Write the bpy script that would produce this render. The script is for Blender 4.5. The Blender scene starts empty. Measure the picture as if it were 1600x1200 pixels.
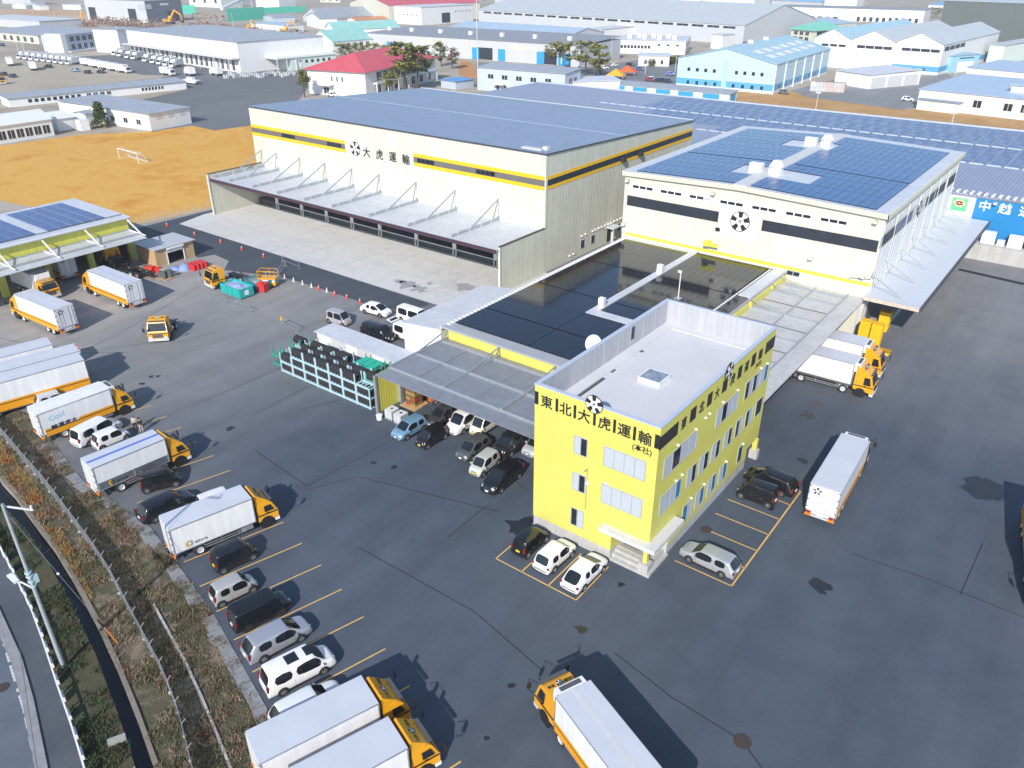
import bpy, bmesh, math, random
from mathutils import Vector, Matrix
from math import sin, cos, pi, radians
random.seed(7)
scene = bpy.context.scene
COL = scene.collection
# ---------------------------------------------------------------- camera (drone, 42 m up; world axes follow the buildings)
CAM_H = 42.0; FPX = 1233.8; PITCH = .49356; YAW = .65405; ROLL = .00096
_c, _s = cos(YAW), sin(YAW)
def _w(v): return Vector((v[0]*_c - v[1]*_s, v[0]*_s + v[1]*_c, v[2]))
_F = Vector((0, cos(PITCH), -sin(PITCH))); _R0 = Vector((1, 0, 0)); _D0 = Vector((0, -sin(PITCH), -cos(PITCH)))
CF = _w(_F); CR = _w(_R0*cos(ROLL) + _D0*sin(ROLL)); CD = _w(-_R0*sin(ROLL) + _D0*cos(ROLL))
cd = bpy.data.cameras.new('drone_camera'); cam = bpy.data.objects.new('drone_camera', cd); COL.objects.link(cam)
cam.matrix_world = Matrix(((CR.x, -CD.x, -CF.x, 0), (CR.y, -CD.y, -CF.y, 0), (CR.z, -CD.z, -CF.z, CAM_H), (0, 0, 0, 1)))
cd.sensor_width = 36; cd.lens = 36*FPX/1600; cd.clip_end = 9000; cd.clip_start = .5
scene.camera = cam
# ---------------------------------------------------------------- sky and sun
SUN_EL = radians(33); SUN_AZ = Vector((.34, -.94, 0)).normalized()      # direction towards the sun, on the ground plane
world = bpy.data.worlds.new('World'); scene.world = world; world.use_nodes = True
wn = world.node_tree; wn.nodes.clear()
sky = wn.nodes.new('ShaderNodeTexSky'); sky.sky_type = 'NISHITA'; sky.sun_disc = False
sky.sun_elevation = SUN_EL; sky.sun_rotation = math.atan2(SUN_AZ.x, SUN_AZ.y); sky.altitude = 20; sky.air_density = 1; sky.dust_density = .4; sky.ozone_density = 2.0
bg = wn.nodes.new('ShaderNodeBackground'); bg.inputs[1].default_value = .125
wo = wn.nodes.new('ShaderNodeOutputWorld'); wn.links.new(sky.outputs[0], bg.inputs[0]); wn.links.new(bg.outputs[0], wo.inputs[0])
sl = bpy.data.lights.new('sun', 'SUN'); sl.energy = 3.7; sl.angle = radians(.6); sl.color = (1, .93, .84)
so = bpy.data.objects.new('sun', sl); COL.objects.link(so)
sdir = Vector((SUN_AZ.x*cos(SUN_EL), SUN_AZ.y*cos(SUN_EL), sin(SUN_EL)))
so.rotation_euler = sdir.to_track_quat('Z', 'Y').to_euler(); so.location = sdir*300
scene.view_settings.view_transform = 'Standard'; scene.view_settings.look = 'None'
scene.view_settings.gamma = 1; scene.view_settings.use_curve_mapping = False; scene.view_settings.exposure = .62

def at(u, v, z=0.):
    "ground (or height z) point seen at photo pixel u, v"
    d = CR*((u-800)/FPX) + CD*((v-600)/FPX) + CF
    t = (z-CAM_H)/d.z
    return Vector((d.x*t, d.y*t, z))
def topz(u, v, p):
    "height of the point straight above ground point p that shows at photo row v"
    lo, hi = 0., 41.5
    for _ in range(40):
        m = (lo+hi)/2; q = Vector((p[0], p[1], m-CAM_H)); vv = 600+FPX*(q.dot(CD))/(q.dot(CF))
        if vv > v: lo = m
        else: hi = m
    return lo
# ---------------------------------------------------------------- mesh helpers
class MB:
    def __init__(s): s.v = []; s.f = []; s.m = []
    def face(s, pts, m=0):
        n = len(s.v); s.v += [tuple(p) for p in pts]; s.f.append(tuple(range(n, n+len(pts)))); s.m.append(m); return s
    def idx(s, verts, faces, m=0):
        n = len(s.v); s.v += [tuple(p) for p in verts]
        for f in faces: s.f.append(tuple(n+i for i in f)); s.m.append(m)
        return s
    def box(s, x0, y0, z0, x1, y1, z1, m=0):
        x0, x1 = sorted((x0, x1)); y0, y1 = sorted((y0, y1)); z0, z1 = sorted((z0, z1))
        V = [(x0,y0,z0),(x1,y0,z0),(x1,y1,z0),(x0,y1,z0),(x0,y0,z1),(x1,y0,z1),(x1,y1,z1),(x0,y1,z1)]
        return s.idx(V, [(3,2,1,0),(4,5,6,7),(0,1,5,4),(1,2,6,5),(2,3,7,6),(3,0,4,7)], m)
    def prism(s, poly, z0, z1, m=0):
        n = len(poly)
        if sum(poly[i][0]*poly[(i+1)%n][1]-poly[(i+1)%n][0]*poly[i][1] for i in range(n)) < 0: poly = poly[::-1]
        V = [(p[0],p[1],z0) for p in poly]+[(p[0],p[1],z1) for p in poly]
        return s.idx(V, [tuple(range(n-1,-1,-1)), tuple(range(n,2*n))]+[(i,(i+1)%n,n+(i+1)%n,n+i) for i in range(n)], m)
    def side(s, prof, y0, y1, m=0):
        "profile in x, z (optionally with inset) extruded in y"
        n = len(prof); a = [(p[0], y0+(p[2] if len(p) > 2 else 0), p[1]) for p in prof]; b = [(p[0], y1-(p[2] if len(p) > 2 else 0), p[1]) for p in prof]
        ar = sum(prof[i][0]*prof[(i+1)%n][1]-prof[(i+1)%n][0]*prof[i][1] for i in range(n))
        F = [tuple(range(n)), tuple(range(2*n-1,n-1,-1))]+[((i+1)%n,i,n+i,n+(i+1)%n) for i in range(n)]
        if ar < 0: F = [f[::-1] for f in F]
        return s.idx(a+b, F, m)
    def bar(s, p, q, w, h=None, m=0):
        h = h or w; p = Vector(p); q = Vector(q); d = (q-p)
        if d.length < 1e-6: return s
        d.normalize(); up = Vector((0,0,1)) if abs(d.z) < .95 else Vector((1,0,0))
        a = d.cross(up).normalized(); b = a.cross(d).normalized(); V = []
        for c in (p, q):
            for i, j in ((-1,-1),(1,-1),(1,1),(-1,1)): V.append(c+a*(i*w/2)+b*(j*h/2))
        return s.idx(V, [(0,1,2,3),(7,6,5,4),(0,4,5,1),(1,5,6,2),(2,6,7,3),(3,7,4,0)], m)
    def cyl(s, p, q, r, n=12, m=0, r2=None, cap=True):
        r2 = r if r2 is None else r2; p = Vector(p); q = Vector(q); d = (q-p).normalized()
        up = Vector((0,0,1)) if abs(d.z) < .95 else Vector((1,0,0)); a = d.cross(up).normalized(); b = a.cross(d)
        V = [p+(a*cos(t)+b*sin(t))*r for t in [2*pi*i/n for i in range(n)]]+[q+(a*cos(t)+b*sin(t))*r2 for t in [2*pi*i/n for i in range(n)]]
        F = [(i,n+i,n+(i+1)%n,(i+1)%n) for i in range(n)]
        if cap: F += [tuple(range(n)), tuple(range(2*n-1,n-1,-1))]
        return s.idx(V, F, m)
    def ring(s, prof, n=18, m=0, axis='y'):
        "lathe of (r, t) profile (closed loop) round the y axis"
        k = len(prof); V = []
        for i in range(n):
            t = 2*pi*i/n
            for r, y in prof: V.append((r*cos(t), y, r*sin(t)) if axis == 'y' else (r*cos(t), r*sin(t), y))
        return s.idx(V, [(i*k+j, i*k+(j+1)%k, ((i+1)%n)*k+(j+1)%k, ((i+1)%n)*k+j) for i in range(n) for j in range(k)], m)
    def ball(s, c, r, m=0, n=8, k=6, sz=1.):
        V = [(c[0]+r*sin(pi*j/k)*cos(2*pi*i/n), c[1]+r*sin(pi*j/k)*sin(2*pi*i/n), c[2]+sz*r*cos(pi*j/k)) for j in range(k+1) for i in range(n)]
        return s.idx(V, [(j*n+i,(j+1)*n+i,(j+1)*n+(i+1)%n,j*n+(i+1)%n) for j in range(k) for i in range(n)], m)
    def move(s, M):
        s.v = [tuple(M @ Vector(p)) for p in s.v]; return s
    def mesh(s, name, mats, smooth=None):
        me = bpy.data.meshes.new(name); me.from_pydata(s.v, [], s.f)
        for m in (mats if isinstance(mats, (list, tuple)) else [mats]): me.materials.append(m)
        if any(s.m): me.polygons.foreach_set('material_index', s.m)
        if smooth:
            me.polygons.foreach_set('use_smooth', [True]*len(s.f)); me.set_sharp_from_angle(angle=radians(smooth))
        me.update(); return me
def obj(name, mb, mats, parent=None, smooth=None, loc=None, rz=None):
    me = mb if isinstance(mb, bpy.types.Mesh) else mb.mesh(name, mats, smooth)
    o = bpy.data.objects.new(name, me); COL.objects.link(o)
    if parent is not None: o.parent = parent
    if loc is not None: o.location = loc
    if rz is not None: o.rotation_euler = (0, 0, rz)
    return o
def objs(name, mb, mats, parent=None, smooth=None):
    "one object for every separate piece in the builder"
    par = list(range(len(mb.v)))
    def root(i):
        while par[i] != i: par[i] = par[par[i]]; i = par[i]
        return i
    for f in mb.f:
        for k in f[1:]: par[root(k)] = root(f[0])
    groups = {}
    for f, m in zip(mb.f, mb.m): groups.setdefault(root(f[0]), []).append((f, m))
    out = []
    for fs in groups.values():
        n = MB(); ix = {}
        for f, m in fs:
            for k in f:
                if k not in ix: ix[k] = len(n.v); n.v.append(mb.v[k])
            n.f.append(tuple(ix[k] for k in f)); n.m.append(m)
        out.append(obj(name, n, mats, parent, smooth))
    return out
def tag(o, label=None, cat=None, group=None, kind=None):
    if label: o['label'] = label
    if cat: o['category'] = cat
    if group: o['group'] = group
    if kind: o['kind'] = kind
    return o
def thing(name, label, cat, loc=(0,0,0), rz=0, group=None):
    o = bpy.data.objects.new(name, None); COL.objects.link(o); o.location = loc; o.rotation_euler = (0,0,rz); o.empty_display_size = .3
    return tag(o, label, cat, group)
KIDS = {}
def kids(o): return [c for c in bpy.data.objects if c.parent == o]
def copy_tree(o, label=None, loc=None, rz=None, group=None, tree=None):
    tree = tree or {}
    def rec(x, par):
        c = x.copy(); COL.objects.link(c); c.parent = par
        for ch in tree.get(x.name, ()): rec(ch, c)
        return c
    c = rec(o, None)
    if label: c['label'] = label
    if loc is not None: c.location = loc
    if rz is not None: c.rotation_euler = (0,0,rz)
    if group: c['group'] = group
    return c
def tree_of(o):
    "children lookup of one thing (parts and sub-parts)"
    by = {}
    for x in bpy.data.objects:
        if x.parent: by.setdefault(x.parent.name, []).append(x)
    return by
def struct(name, mb, mats, smooth=None): return tag(obj(name, mb, mats, smooth=smooth), kind='structure')
def sheet(pts, z): return MB().face([(p[0], p[1], z) for p in pts])
def ccw(pts):
    n = len(pts); a = sum(pts[i][0]*pts[(i+1)%n][1]-pts[(i+1)%n][0]*pts[i][1] for i in range(n))
    return pts if a > 0 else pts[::-1]
_txt = {}
def text_mesh(s, size, depth=.02):
    k = (s, size, depth)
    if k not in _txt:
        cu = bpy.data.curves.new('lettering', 'FONT'); cu.body = s; cu.size = size; cu.extrude = depth; cu.offset = size*.014; cu.align_x = 'CENTER'; cu.align_y = 'CENTER'; cu.resolution_u = 2
        o = bpy.data.objects.new('lettering', cu); COL.objects.link(o); bpy.context.view_layer.update()
        me = bpy.data.meshes.new_from_object(o.evaluated_get(bpy.context.evaluated_depsgraph_get()))
        xs = [v.co.x for v in me.vertices] or [0]; ys = [v.co.y for v in me.vertices] or [0]
        dx, dy = (min(xs)+max(xs))/2, (min(ys)+max(ys))/2
        for v in me.vertices: v.co.x -= dx; v.co.y -= dy
        bpy.data.objects.remove(o); bpy.data.curves.remove(cu); _txt[k] = me
    return _txt[k].copy()
def text(name, s, size, mat, parent, loc, rot, sx=1., depth=.02):
    me = text_mesh(s, size, depth); me.materials.clear(); me.materials.append(mat)
    o = bpy.data.objects.new(name, me); COL.objects.link(o); o.parent = parent; o.location = loc; o.rotation_euler = rot; o.scale = (sx, 1, 1)
    return o
FRONT = (pi/2, 0, 0); RIGHT = (pi/2, 0, pi/2)
# ---------------------------------------------------------------- materials (all procedural)
def nodes(name):
    m = bpy.data.materials.new(name); m.use_nodes = True; nt = m.node_tree
    return m, nt, nt.nodes['Principled BSDF']
def N(nt, t, **k):
    n = nt.nodes.new(t)
    for a, b in k.items(): setattr(n, a, b)
    return n
def noise(nt, co, scale, detail=3, rough=.55):
    n = N(nt, 'ShaderNodeTexNoise'); n.inputs['Scale'].default_value = scale; n.inputs['Detail'].default_value = detail; n.inputs['Roughness'].default_value = rough
    nt.links.new(co, n.inputs['Vector']); return n.outputs['Fac']
def ramp(nt, fac, stops):
    r = N(nt, 'ShaderNodeValToRGB'); nt.links.new(fac, r.inputs[0]); e = r.color_ramp.elements
    while len(e) < len(stops): e.new(.5)
    for i, (p, c) in enumerate(stops):
        e[i].position = p; e[i].color = (c[0], c[1], c[2], 1) if isinstance(c, (tuple, list)) else (c, c, c, 1)
    return r.outputs[0]
def mixc(nt, fac, a, b, mode='MIX'):
    n = N(nt, 'ShaderNodeMix', data_type='RGBA', blend_type=mode)
    if isinstance(fac, (int, float)): n.inputs[0].default_value = fac
    else: nt.links.new(fac, n.inputs[0])
    for i, x in ((6, a), (7, b)):
        if isinstance(x, (tuple, list)): n.inputs[i].default_value = (x[0], x[1], x[2], 1)
        else: nt.links.new(x, n.inputs[i])
    return n.outputs[2]
def math_(nt, op, a, b=None):
    n = N(nt, 'ShaderNodeMath', operation=op)
    for i, x in ((0, a), (1, b)):
        if x is None: continue
        if isinstance(x, (int, float)): n.inputs[i].default_value = x
        else: nt.links.new(x, n.inputs[i])
    return n.outputs[0]
def bump(nt, bs, h, dist=.02, strength=1.):
    b = N(nt, 'ShaderNodeBump'); b.inputs['Distance'].default_value = dist; b.inputs['Strength'].default_value = strength
    nt.links.new(h, b.inputs['Height']); nt.links.new(b.outputs[0], bs.inputs['Normal'])
def geo(nt): return N(nt, 'ShaderNodeNewGeometry').outputs['Position']
def oco(nt): return N(nt, 'ShaderNodeTexCoord').outputs['Object']
_plain = {}
def M(col, rough=.5, metal=0., var=.10, vs=1.5, name=None, coat=0., spec=.5, streak=0.):
    "painted or plain surface with uneven tone, fine relief and some grime"
    k = (tuple(round(c, 3) for c in col), rough, metal, var, vs, coat, spec, streak)
    if k in _plain: return _plain[k]
    m, nt, bs = nodes(name or 'paint'); co = oco(nt)
    n1 = noise(nt, co, vs, 5, .6); n2 = noise(nt, co, vs*9, 2)
    s = math_(nt, 'ADD', math_(nt, 'MULTIPLY', n1, .7), math_(nt, 'MULTIPLY', n2, .3))
    c = ramp(nt, s, [(.3, tuple(x*(1-var) for x in col)), (.7, tuple(min(1, x*(1+var*.6)) for x in col))])
    if streak:
        mp = N(nt, 'ShaderNodeMapping'); mp.inputs['Scale'].default_value = (2.2, 2.2, .12); nt.links.new(co, mp.inputs['Vector'])
        st = ramp(nt, noise(nt, mp.outputs[0], 1.2, 4), [(.42, (1-streak,)*3), (.62, (1, 1, 1))])
        c = mixc(nt, 1., c, st, 'MULTIPLY')
    nt.links.new(c, bs.inputs['Base Color'])
    bs.inputs['Metallic'].default_value = metal; bs.inputs['Specular IOR Level'].default_value = spec
    r = ramp(nt, n1, [(.3, max(0., rough-.08)), (.75, min(1., rough+.1))]); nt.links.new(r, bs.inputs['Roughness'])
    if coat: bs.inputs['Coat Weight'].default_value = coat; bs.inputs['Coat Roughness'].default_value = .08
    _plain[k] = m; return m
def rib(col, period=.3, rough=.45, metal=0., depth=.03, dark=.75, axis='xy', var=.06, spec=.4, name='ribbed_sheet', streak=.1):
    "profiled sheet metal: ribs along one axis as bump relief, groove shade painted into the colour, with streaks"
    m, nt, bs = nodes(name); co = oco(nt); sp = N(nt, 'ShaderNodeSeparateXYZ'); nt.links.new(co, sp.inputs[0])
    x = math_(nt, 'ADD', sp.outputs[0], sp.outputs[1]) if axis == 'xy' else sp.outputs[{'x':0,'y':1,'z':2}[axis]]
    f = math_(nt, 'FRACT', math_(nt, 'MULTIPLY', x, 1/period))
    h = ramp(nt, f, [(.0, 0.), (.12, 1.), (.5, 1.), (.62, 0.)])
    n1 = noise(nt, co, .35, 5); mp = N(nt, 'ShaderNodeMapping'); mp.inputs['Scale'].default_value = (1.5, 1.5, .08); nt.links.new(co, mp.inputs['Vector'])
    c = ramp(nt, n1, [(.3, tuple(k*(1-var) for k in col)), (.7, tuple(min(1, k*(1+var)) for k in col))])
    c = mixc(nt, 1., c, ramp(nt, noise(nt, mp.outputs[0], 1., 4), [(.4, (1-streak,)*3), (.6, (1,1,1))]), 'MULTIPLY')
    c = mixc(nt, 1., c, ramp(nt, f, [(.0, dark), (.1, 1.), (.55, 1.), (.66, dark), (1., dark+.1)]), 'MULTIPLY')  # shade in the grooves between ribs is multiplied into the sheet colour
    nt.links.new(c, bs.inputs['Base Color']); bs.inputs['Roughness'].default_value = rough; bs.inputs['Metallic'].default_value = metal; bs.inputs['Specular IOR Level'].default_value = spec
    bump(nt, bs, h, depth, .6); return m
def solar(name, base, rough, cell=(1.65, .99), line=(.10, .13, .2), spec=.5, rnd=.12, lw=.018, tilt=0.):
    "photovoltaic module: dark cells, fine bus lines, glass gloss, each module a touch different"
    m, nt, bs = nodes(name); co = oco(nt); sp = N(nt, 'ShaderNodeSeparateXYZ'); nt.links.new(co, sp.inputs[0])
    def ln(s, per, w):
        f = math_(nt, 'FRACT', math_(nt, 'MULTIPLY', s, 1/per)); return math_(nt, 'LESS_THAN', f, w/per)
    l = math_(nt, 'MAXIMUM', ln(sp.outputs[1], cell[0], lw*2), ln(sp.outputs[0], cell[1], lw))
    oi = N(nt, 'ShaderNodeObjectInfo')
    fl = N(nt, 'ShaderNodeVectorMath', operation='FLOOR'); mv = N(nt, 'ShaderNodeVectorMath', operation='DIVIDE'); mv.inputs[1].default_value = (cell[1], cell[0], 99)
    nt.links.new(co, mv.inputs[0]); nt.links.new(mv.outputs[0], fl.inputs[0])
    wn_ = N(nt, 'ShaderNodeTexWhiteNoise'); nt.links.new(fl.outputs[0], wn_.inputs['Vector'])
    c = ramp(nt, wn_.outputs['Value'], [(0., tuple(x*(1-rnd) for x in base)), (1., tuple(x*(1+rnd*2) for x in base))])
    c = mixc(nt, l, c, line); nt.links.new(c, bs.inputs['Base Color'])
    nt.links.new(ramp(nt, noise(nt, co, .6, 4), [(.35, rough*.7), (.7, rough*1.5)]), bs.inputs['Roughness'])
    bs.inputs['Specular IOR Level'].default_value = spec
    if tilt: bump(nt, bs, noise(nt, co, .8, 2), tilt, 1.)
    return m
def asphalt(name, base, blue=.0, crack=.5, stain=.35):
    m, nt, bs = nodes(name); co = geo(nt)
    big = noise(nt, co, .028, 4, .6); mid = noise(nt, co, .35, 5, .65); fine = noise(nt, co, 14., 3, .8); grain = noise(nt, co, 55., 2, .8)
    b = base
    c = ramp(nt, big, [(.32, (b*.90*(1-blue), b*.94, b*(.96+blue*1.5))), (.55, (b*(1-blue), b*1.02, b*(1.06+blue*1.7))), (.75, (b*1.14*(1-blue), b*1.15, b*(1.15+blue*1.6)))])
    c = mixc(nt, 1., c, ramp(nt, mid, [(.3, .90), (.7, 1.08)]), 'MULTIPLY')
    c = mixc(nt, 1., c, ramp(nt, fine, [(.3, .86), (.7, 1.12)]), 'MULTIPLY')
    c = mixc(nt, 1., c, ramp(nt, grain, [(.3, .80), (.72, 1.22)]), 'MULTIPLY')
    # tyre-polished tracks, stretched along the yard
    mp = N(nt, 'ShaderNodeMapping'); mp.inputs['Scale'].default_value = (.35, .03, 1); mp.inputs['Rotation'].default_value = (0, 0, -.2); nt.links.new(co, mp.inputs['Vector'])
    c = mixc(nt, .6, c, ramp(nt, noise(nt, mp.outputs[0], 1., 4), [(.35, .82), (.65, 1.15)]), 'MULTIPLY')
    # oil drips
    vo = N(nt, 'ShaderNodeTexVoronoi'); vo.inputs['Scale'].default_value = .42; nt.links.new(co, vo.inputs['Vector'])
    oil = math_(nt, 'MULTIPLY', math_(nt, 'LESS_THAN', math_(nt, 'ADD', vo.outputs['Distance'], math_(nt, 'MULTIPLY', mid, .12)), .125), math_(nt, 'GREATER_THAN', noise(nt, co, .11, 2), .52))
    c = mixc(nt, math_(nt, 'MULTIPLY', oil, stain), c, (b*.3, b*.3, b*.33))
    # hairline cracks in worn areas
    wv = N(nt, 'ShaderNodeVectorMath', operation='ADD'); nt.links.new(co, wv.inputs[0]); nz = N(nt, 'ShaderNodeTexNoise'); nz.inputs['Scale'].default_value = .7; nt.links.new(co, nz.inputs['Vector']); nt.links.new(nz.outputs['Color'], wv.inputs[1])
    v2 = N(nt, 'ShaderNodeTexVoronoi', feature='DISTANCE_TO_EDGE'); v2.inputs['Scale'].default_value = .16; nt.links.new(wv.outputs[0], v2.inputs['Vector'])
    cr = math_(nt, 'MULTIPLY', math_(nt, 'LESS_THAN', v2.outputs['Distance'], .0035), math_(nt, 'GREATER_THAN', noise(nt, co, .06, 3), .58))
    c = mixc(nt, math_(nt, 'MULTIPLY', cr, crack), c, (b*.35, b*.35, b*.36))
    # bright grit and leaf specks
    sp = math_(nt, 'GREATER_THAN', noise(nt, co, 7., 1), .80); c = mixc(nt, math_(nt, 'MULTIPLY', sp, .35), c, (.30, .24, .17))
    nt.links.new(c, bs.inputs['Base Color']); nt.links.new(ramp(nt, mid, [(.3, .62), (.7, .85)]), bs.inputs['Roughness']); bs.inputs['Specular IOR Level'].default_value = .45
    bump(nt, bs, math_(nt, 'ADD', grain, fine), .006, .5); return m
def ground_mix(name, cols, s1, s2, rough=.95, bd=.03, grain=.25, gs=10.):
    "soil, dry grass, gravel: several tones mixed at two scales"
    m, nt, bs = nodes(name); co = geo(nt); n = len(cols)
    a = noise(nt, co, s1, 6, .62); b = noise(nt, co, s2, 4, .7); g = noise(nt, co, gs, 3, .8)
    s = math_(nt, 'ADD', math_(nt, 'MULTIPLY', a, .6), math_(nt, 'MULTIPLY', b, .4))
    c = ramp(nt, s, [(.33+.34*i/(n-1), cols[i]) for i in range(n)])
    c = mixc(nt, 1., c, ramp(nt, g, [(.28, 1-grain), (.72, 1+grain)]), 'MULTIPLY')
    nt.links.new(c, bs.inputs['Base Color']); bs.inputs['Roughness'].default_value = rough; bs.inputs['Specular IOR Level'].default_value = .15
    bump(nt, bs, math_(nt, 'ADD', b, g), bd, .8); return m
def glassy(col, rough=.06, spec=.6, name='window_glass'):
    m, nt, bs = nodes(name); co = oco(nt)
    nt.links.new(ramp(nt, noise(nt, co, .9, 3), [(.3, tuple(c*.7 for c in col)), (.7, tuple(c*1.3 for c in col))]), bs.inputs['Base Color'])
    bs.inputs['Roughness'].default_value = rough; bs.inputs['Specular IOR Level'].default_value = spec; return m
def foliage(name, cols, s=.9):
    m, nt, bs = nodes(name); co = geo(nt)
    c = ramp(nt, noise(nt, co, s, 5, .7), [(.30+.4*i/(len(cols)-1), cols[i]) for i in range(len(cols))])
    nt.links.new(c, bs.inputs['Base Color']); bs.inputs['Roughness'].default_value = .8; bs.inputs['Specular IOR Level'].default_value = .2; return m
def carpaint(col, metal=0.): return M(col, .20, metal, .05, 1.2, 'car_paint', coat=.6)
YEL = (.60, .565, .125); ORG = (.72, .34, .012); CREAM = (.60, .60, .52)
m_black = M((.016, .016, .018), .5, name='black_paint'); m_blackgloss = M((.01, .01, .012), .2, name='black_gloss')
m_white = M((.78, .79, .80), .4, var=.05, name='white_paint', streak=.08); m_whitebox = M((.76, .77, .79), .42, var=.04, vs=.5, name='white_panel', streak=.10)
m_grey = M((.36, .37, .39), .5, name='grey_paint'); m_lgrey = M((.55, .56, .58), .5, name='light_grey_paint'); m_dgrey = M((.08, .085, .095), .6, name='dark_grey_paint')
m_galv = M((.42, .46, .50), .42, .55, .15, 3., name='galvanised_steel'); m_alu = M((.62, .64, .67), .35, .7, .08, 2., name='aluminium')
m_rubber = M((.022, .022, .024), .85, var=.25, vs=6., name='rubber'); m_chrome = M((.7, .71, .73), .18, .95, .05, name='chrome')
m_yellow = M(YEL, .5, var=.05, vs=.25, name='yellow_render', streak=.025); m_yline = M((.66, .40, .12), .75, var=.2, vs=3., name='line_paint'); m_orange = M(ORG, .32, var=.04, name='orange_yellow_paint', coat=.5)
m_stripey = M((.78, .46, .012), .5, var=.05, name='yellow_stripe'); m_navy = M((.022, .028, .042), .5, var=.2, vs=.8, name='black_cladding')
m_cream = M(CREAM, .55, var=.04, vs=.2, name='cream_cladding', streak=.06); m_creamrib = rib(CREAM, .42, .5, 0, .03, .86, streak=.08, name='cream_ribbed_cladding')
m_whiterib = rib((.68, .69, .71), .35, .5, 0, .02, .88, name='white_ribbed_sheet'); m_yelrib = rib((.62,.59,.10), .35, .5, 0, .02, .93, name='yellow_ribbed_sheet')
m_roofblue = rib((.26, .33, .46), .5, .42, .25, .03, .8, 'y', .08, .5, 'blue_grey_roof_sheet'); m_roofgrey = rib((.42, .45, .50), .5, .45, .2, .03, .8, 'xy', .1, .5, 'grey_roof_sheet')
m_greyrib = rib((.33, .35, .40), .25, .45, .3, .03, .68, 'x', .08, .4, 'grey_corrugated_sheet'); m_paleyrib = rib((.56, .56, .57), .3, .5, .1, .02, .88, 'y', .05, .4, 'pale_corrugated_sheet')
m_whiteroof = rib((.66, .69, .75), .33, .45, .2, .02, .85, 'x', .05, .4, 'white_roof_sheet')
m_glass = glassy((.018, .024, .032)); m_glassblue = glassy((.03, .16, .30), .12, name='blue_blind'); m_carglass = glassy((.012, .016, .02), .04, .7, 'car_glass')
m_curtain = M((.42, .46, .51), .6, var=.1, vs=6., name='net_curtain'); m_frame = M((.50, .54, .58), .4, .4, .05, name='window_frame')
m_red = M((.62, .03, .03), .45, name='red_paint'); m_lampred = M((.22, .015, .015), .2, name='tail_lamp'); m_lamp = M((.7, .72, .74), .1, .3, name='head_lamp'); m_amber = M((.80, .22, .01), .35, name='amber_reflector')
m_teal = M((.02, .34, .32), .5, var=.15, name='teal_paint', streak=.15); m_green = M((.02, .30, .18), .5, name='green_paint'); m_sky = M((.44, .62, .70), .5, name='pale_blue_paint')
m_conc = M((.46, .46, .45), .85, var=.15, vs=.8, name='concrete', streak=.12); m_conc2 = M((.32, .32, .31), .9, var=.22, vs=1.5, name='old_concrete')
m_plate_y = M((.75, .55, .03), .5, name='yellow_plate'); m_plate_w = M((.75, .76, .74), .5, name='white_plate')
m_wood = M((.50, .34, .19), .7, var=.18, vs=2., name='plywood', streak=.1); m_bark = M((.09, .06, .04), .9, var=.3, vs=5., name='bark')
m_roofmem = M((.56, .57, .61), .75, var=.07, vs=.35, name='roof_membrane'); m_parapet = M((.44, .45, .48), .7, var=.06, vs=.6, name='parapet_render', streak=.12)
m_coping = M((.50, .56, .66), .45, .2, .05, name='coping_metal')
s_cold = solar('solar_blue', (.022, .085, .24), .24, (1.0, 99.), (.014, .05, .15), .5, .05, .012)
s_low = solar('solar_black', (.006, .009, .018), .09, (1.6, 1.0), (.012, .016, .026), .55, .2, .02, .004)
s_far = solar('solar_far', (.06, .09, .22), .3, (1.0, 99.), (.16, .20, .33), .5, .10, .05); s_gar = solar('solar_garage', (.045, .085, .24), .25, (99., 1.0), (.13, .18, .34), .5, .1, .05)
# ---------------------------------------------------------------- the ground
def P2(pts): return [at(u, v) for u, v in pts]
def ext(line, d0, d1, L=2500):
    return [line[0]+Vector(d0)*L]+line+[line[-1]+Vector(d1)*L]
dR = P2([(0,746.7),(20,768),(57,820),(82.7,853),(109,896),(149,970.7),(181,1040),(210.7,1114.7),(240,1197)])
dL = P2([(-14,768),(7,792),(44,833),(76,880),(112,946.7),(149,1021),(184,1114.7),(210.7,1197)])
da, db = Vector((-.985,.17,0)), Vector((.90,-.43,0))
dRx, dLx = ext(dR, da, db), ext(dL, da, db)
g_base = ground_mix('gravel_ground', [(.24,.20,.15), (.33,.29,.23), (.40,.37,.32), (.36,.31,.24)], .02, .15)
gm = MB()
gm.face(ccw([Vector((p.x,p.y,0)) for p in dRx]+[Vector((3000,5200,0)), Vector((-5200,5200,0))]))
gm.face(ccw([Vector((p.x,p.y,0)) for p in dLx]+[Vector((2400,-2600,0)), Vector((-3000,-2600,0))]))
struct('ground', gm, g_base)
# ditch: floor, two walls, dark water
wm = MB()
for line, s in ((dRx, 1), (dLx, -1)):
    for a, b in zip(line, line[1:]):
        q = [(a.x,a.y,0),(b.x,b.y,0),(b.x,b.y,-1.5),(a.x,a.y,-1.5)]; wm.face(q if s > 0 else q[::-1])
n = min(len(dRx), len(dLx))
fl = [Vector((p.x,p.y,0)) for p in dRx]+[Vector((p.x,p.y,0)) for p in dLx[::-1]]
struct('ditch_wall', wm, m_conc2)
struct('ditch_bed', sheet(ccw(fl), -1.5), ground_mix('ditch_mud', [(.03,.03,.025),(.06,.05,.04)], .3, 2))
mw, nt, bs = nodes('ditch_water'); nt.links.new(ramp(nt, noise(nt, geo(nt), .5, 3), [(.3, (.004,.006,.010)), (.7, (.012,.016,.022))]), bs.inputs['Base Color']); bs.inputs['Roughness'].default_value = .08; bump(nt, bs, noise(nt, geo(nt), 2., 3), .01, .4)
struct('ditch_water', sheet(ccw(fl), -1.12), mw)
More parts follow.
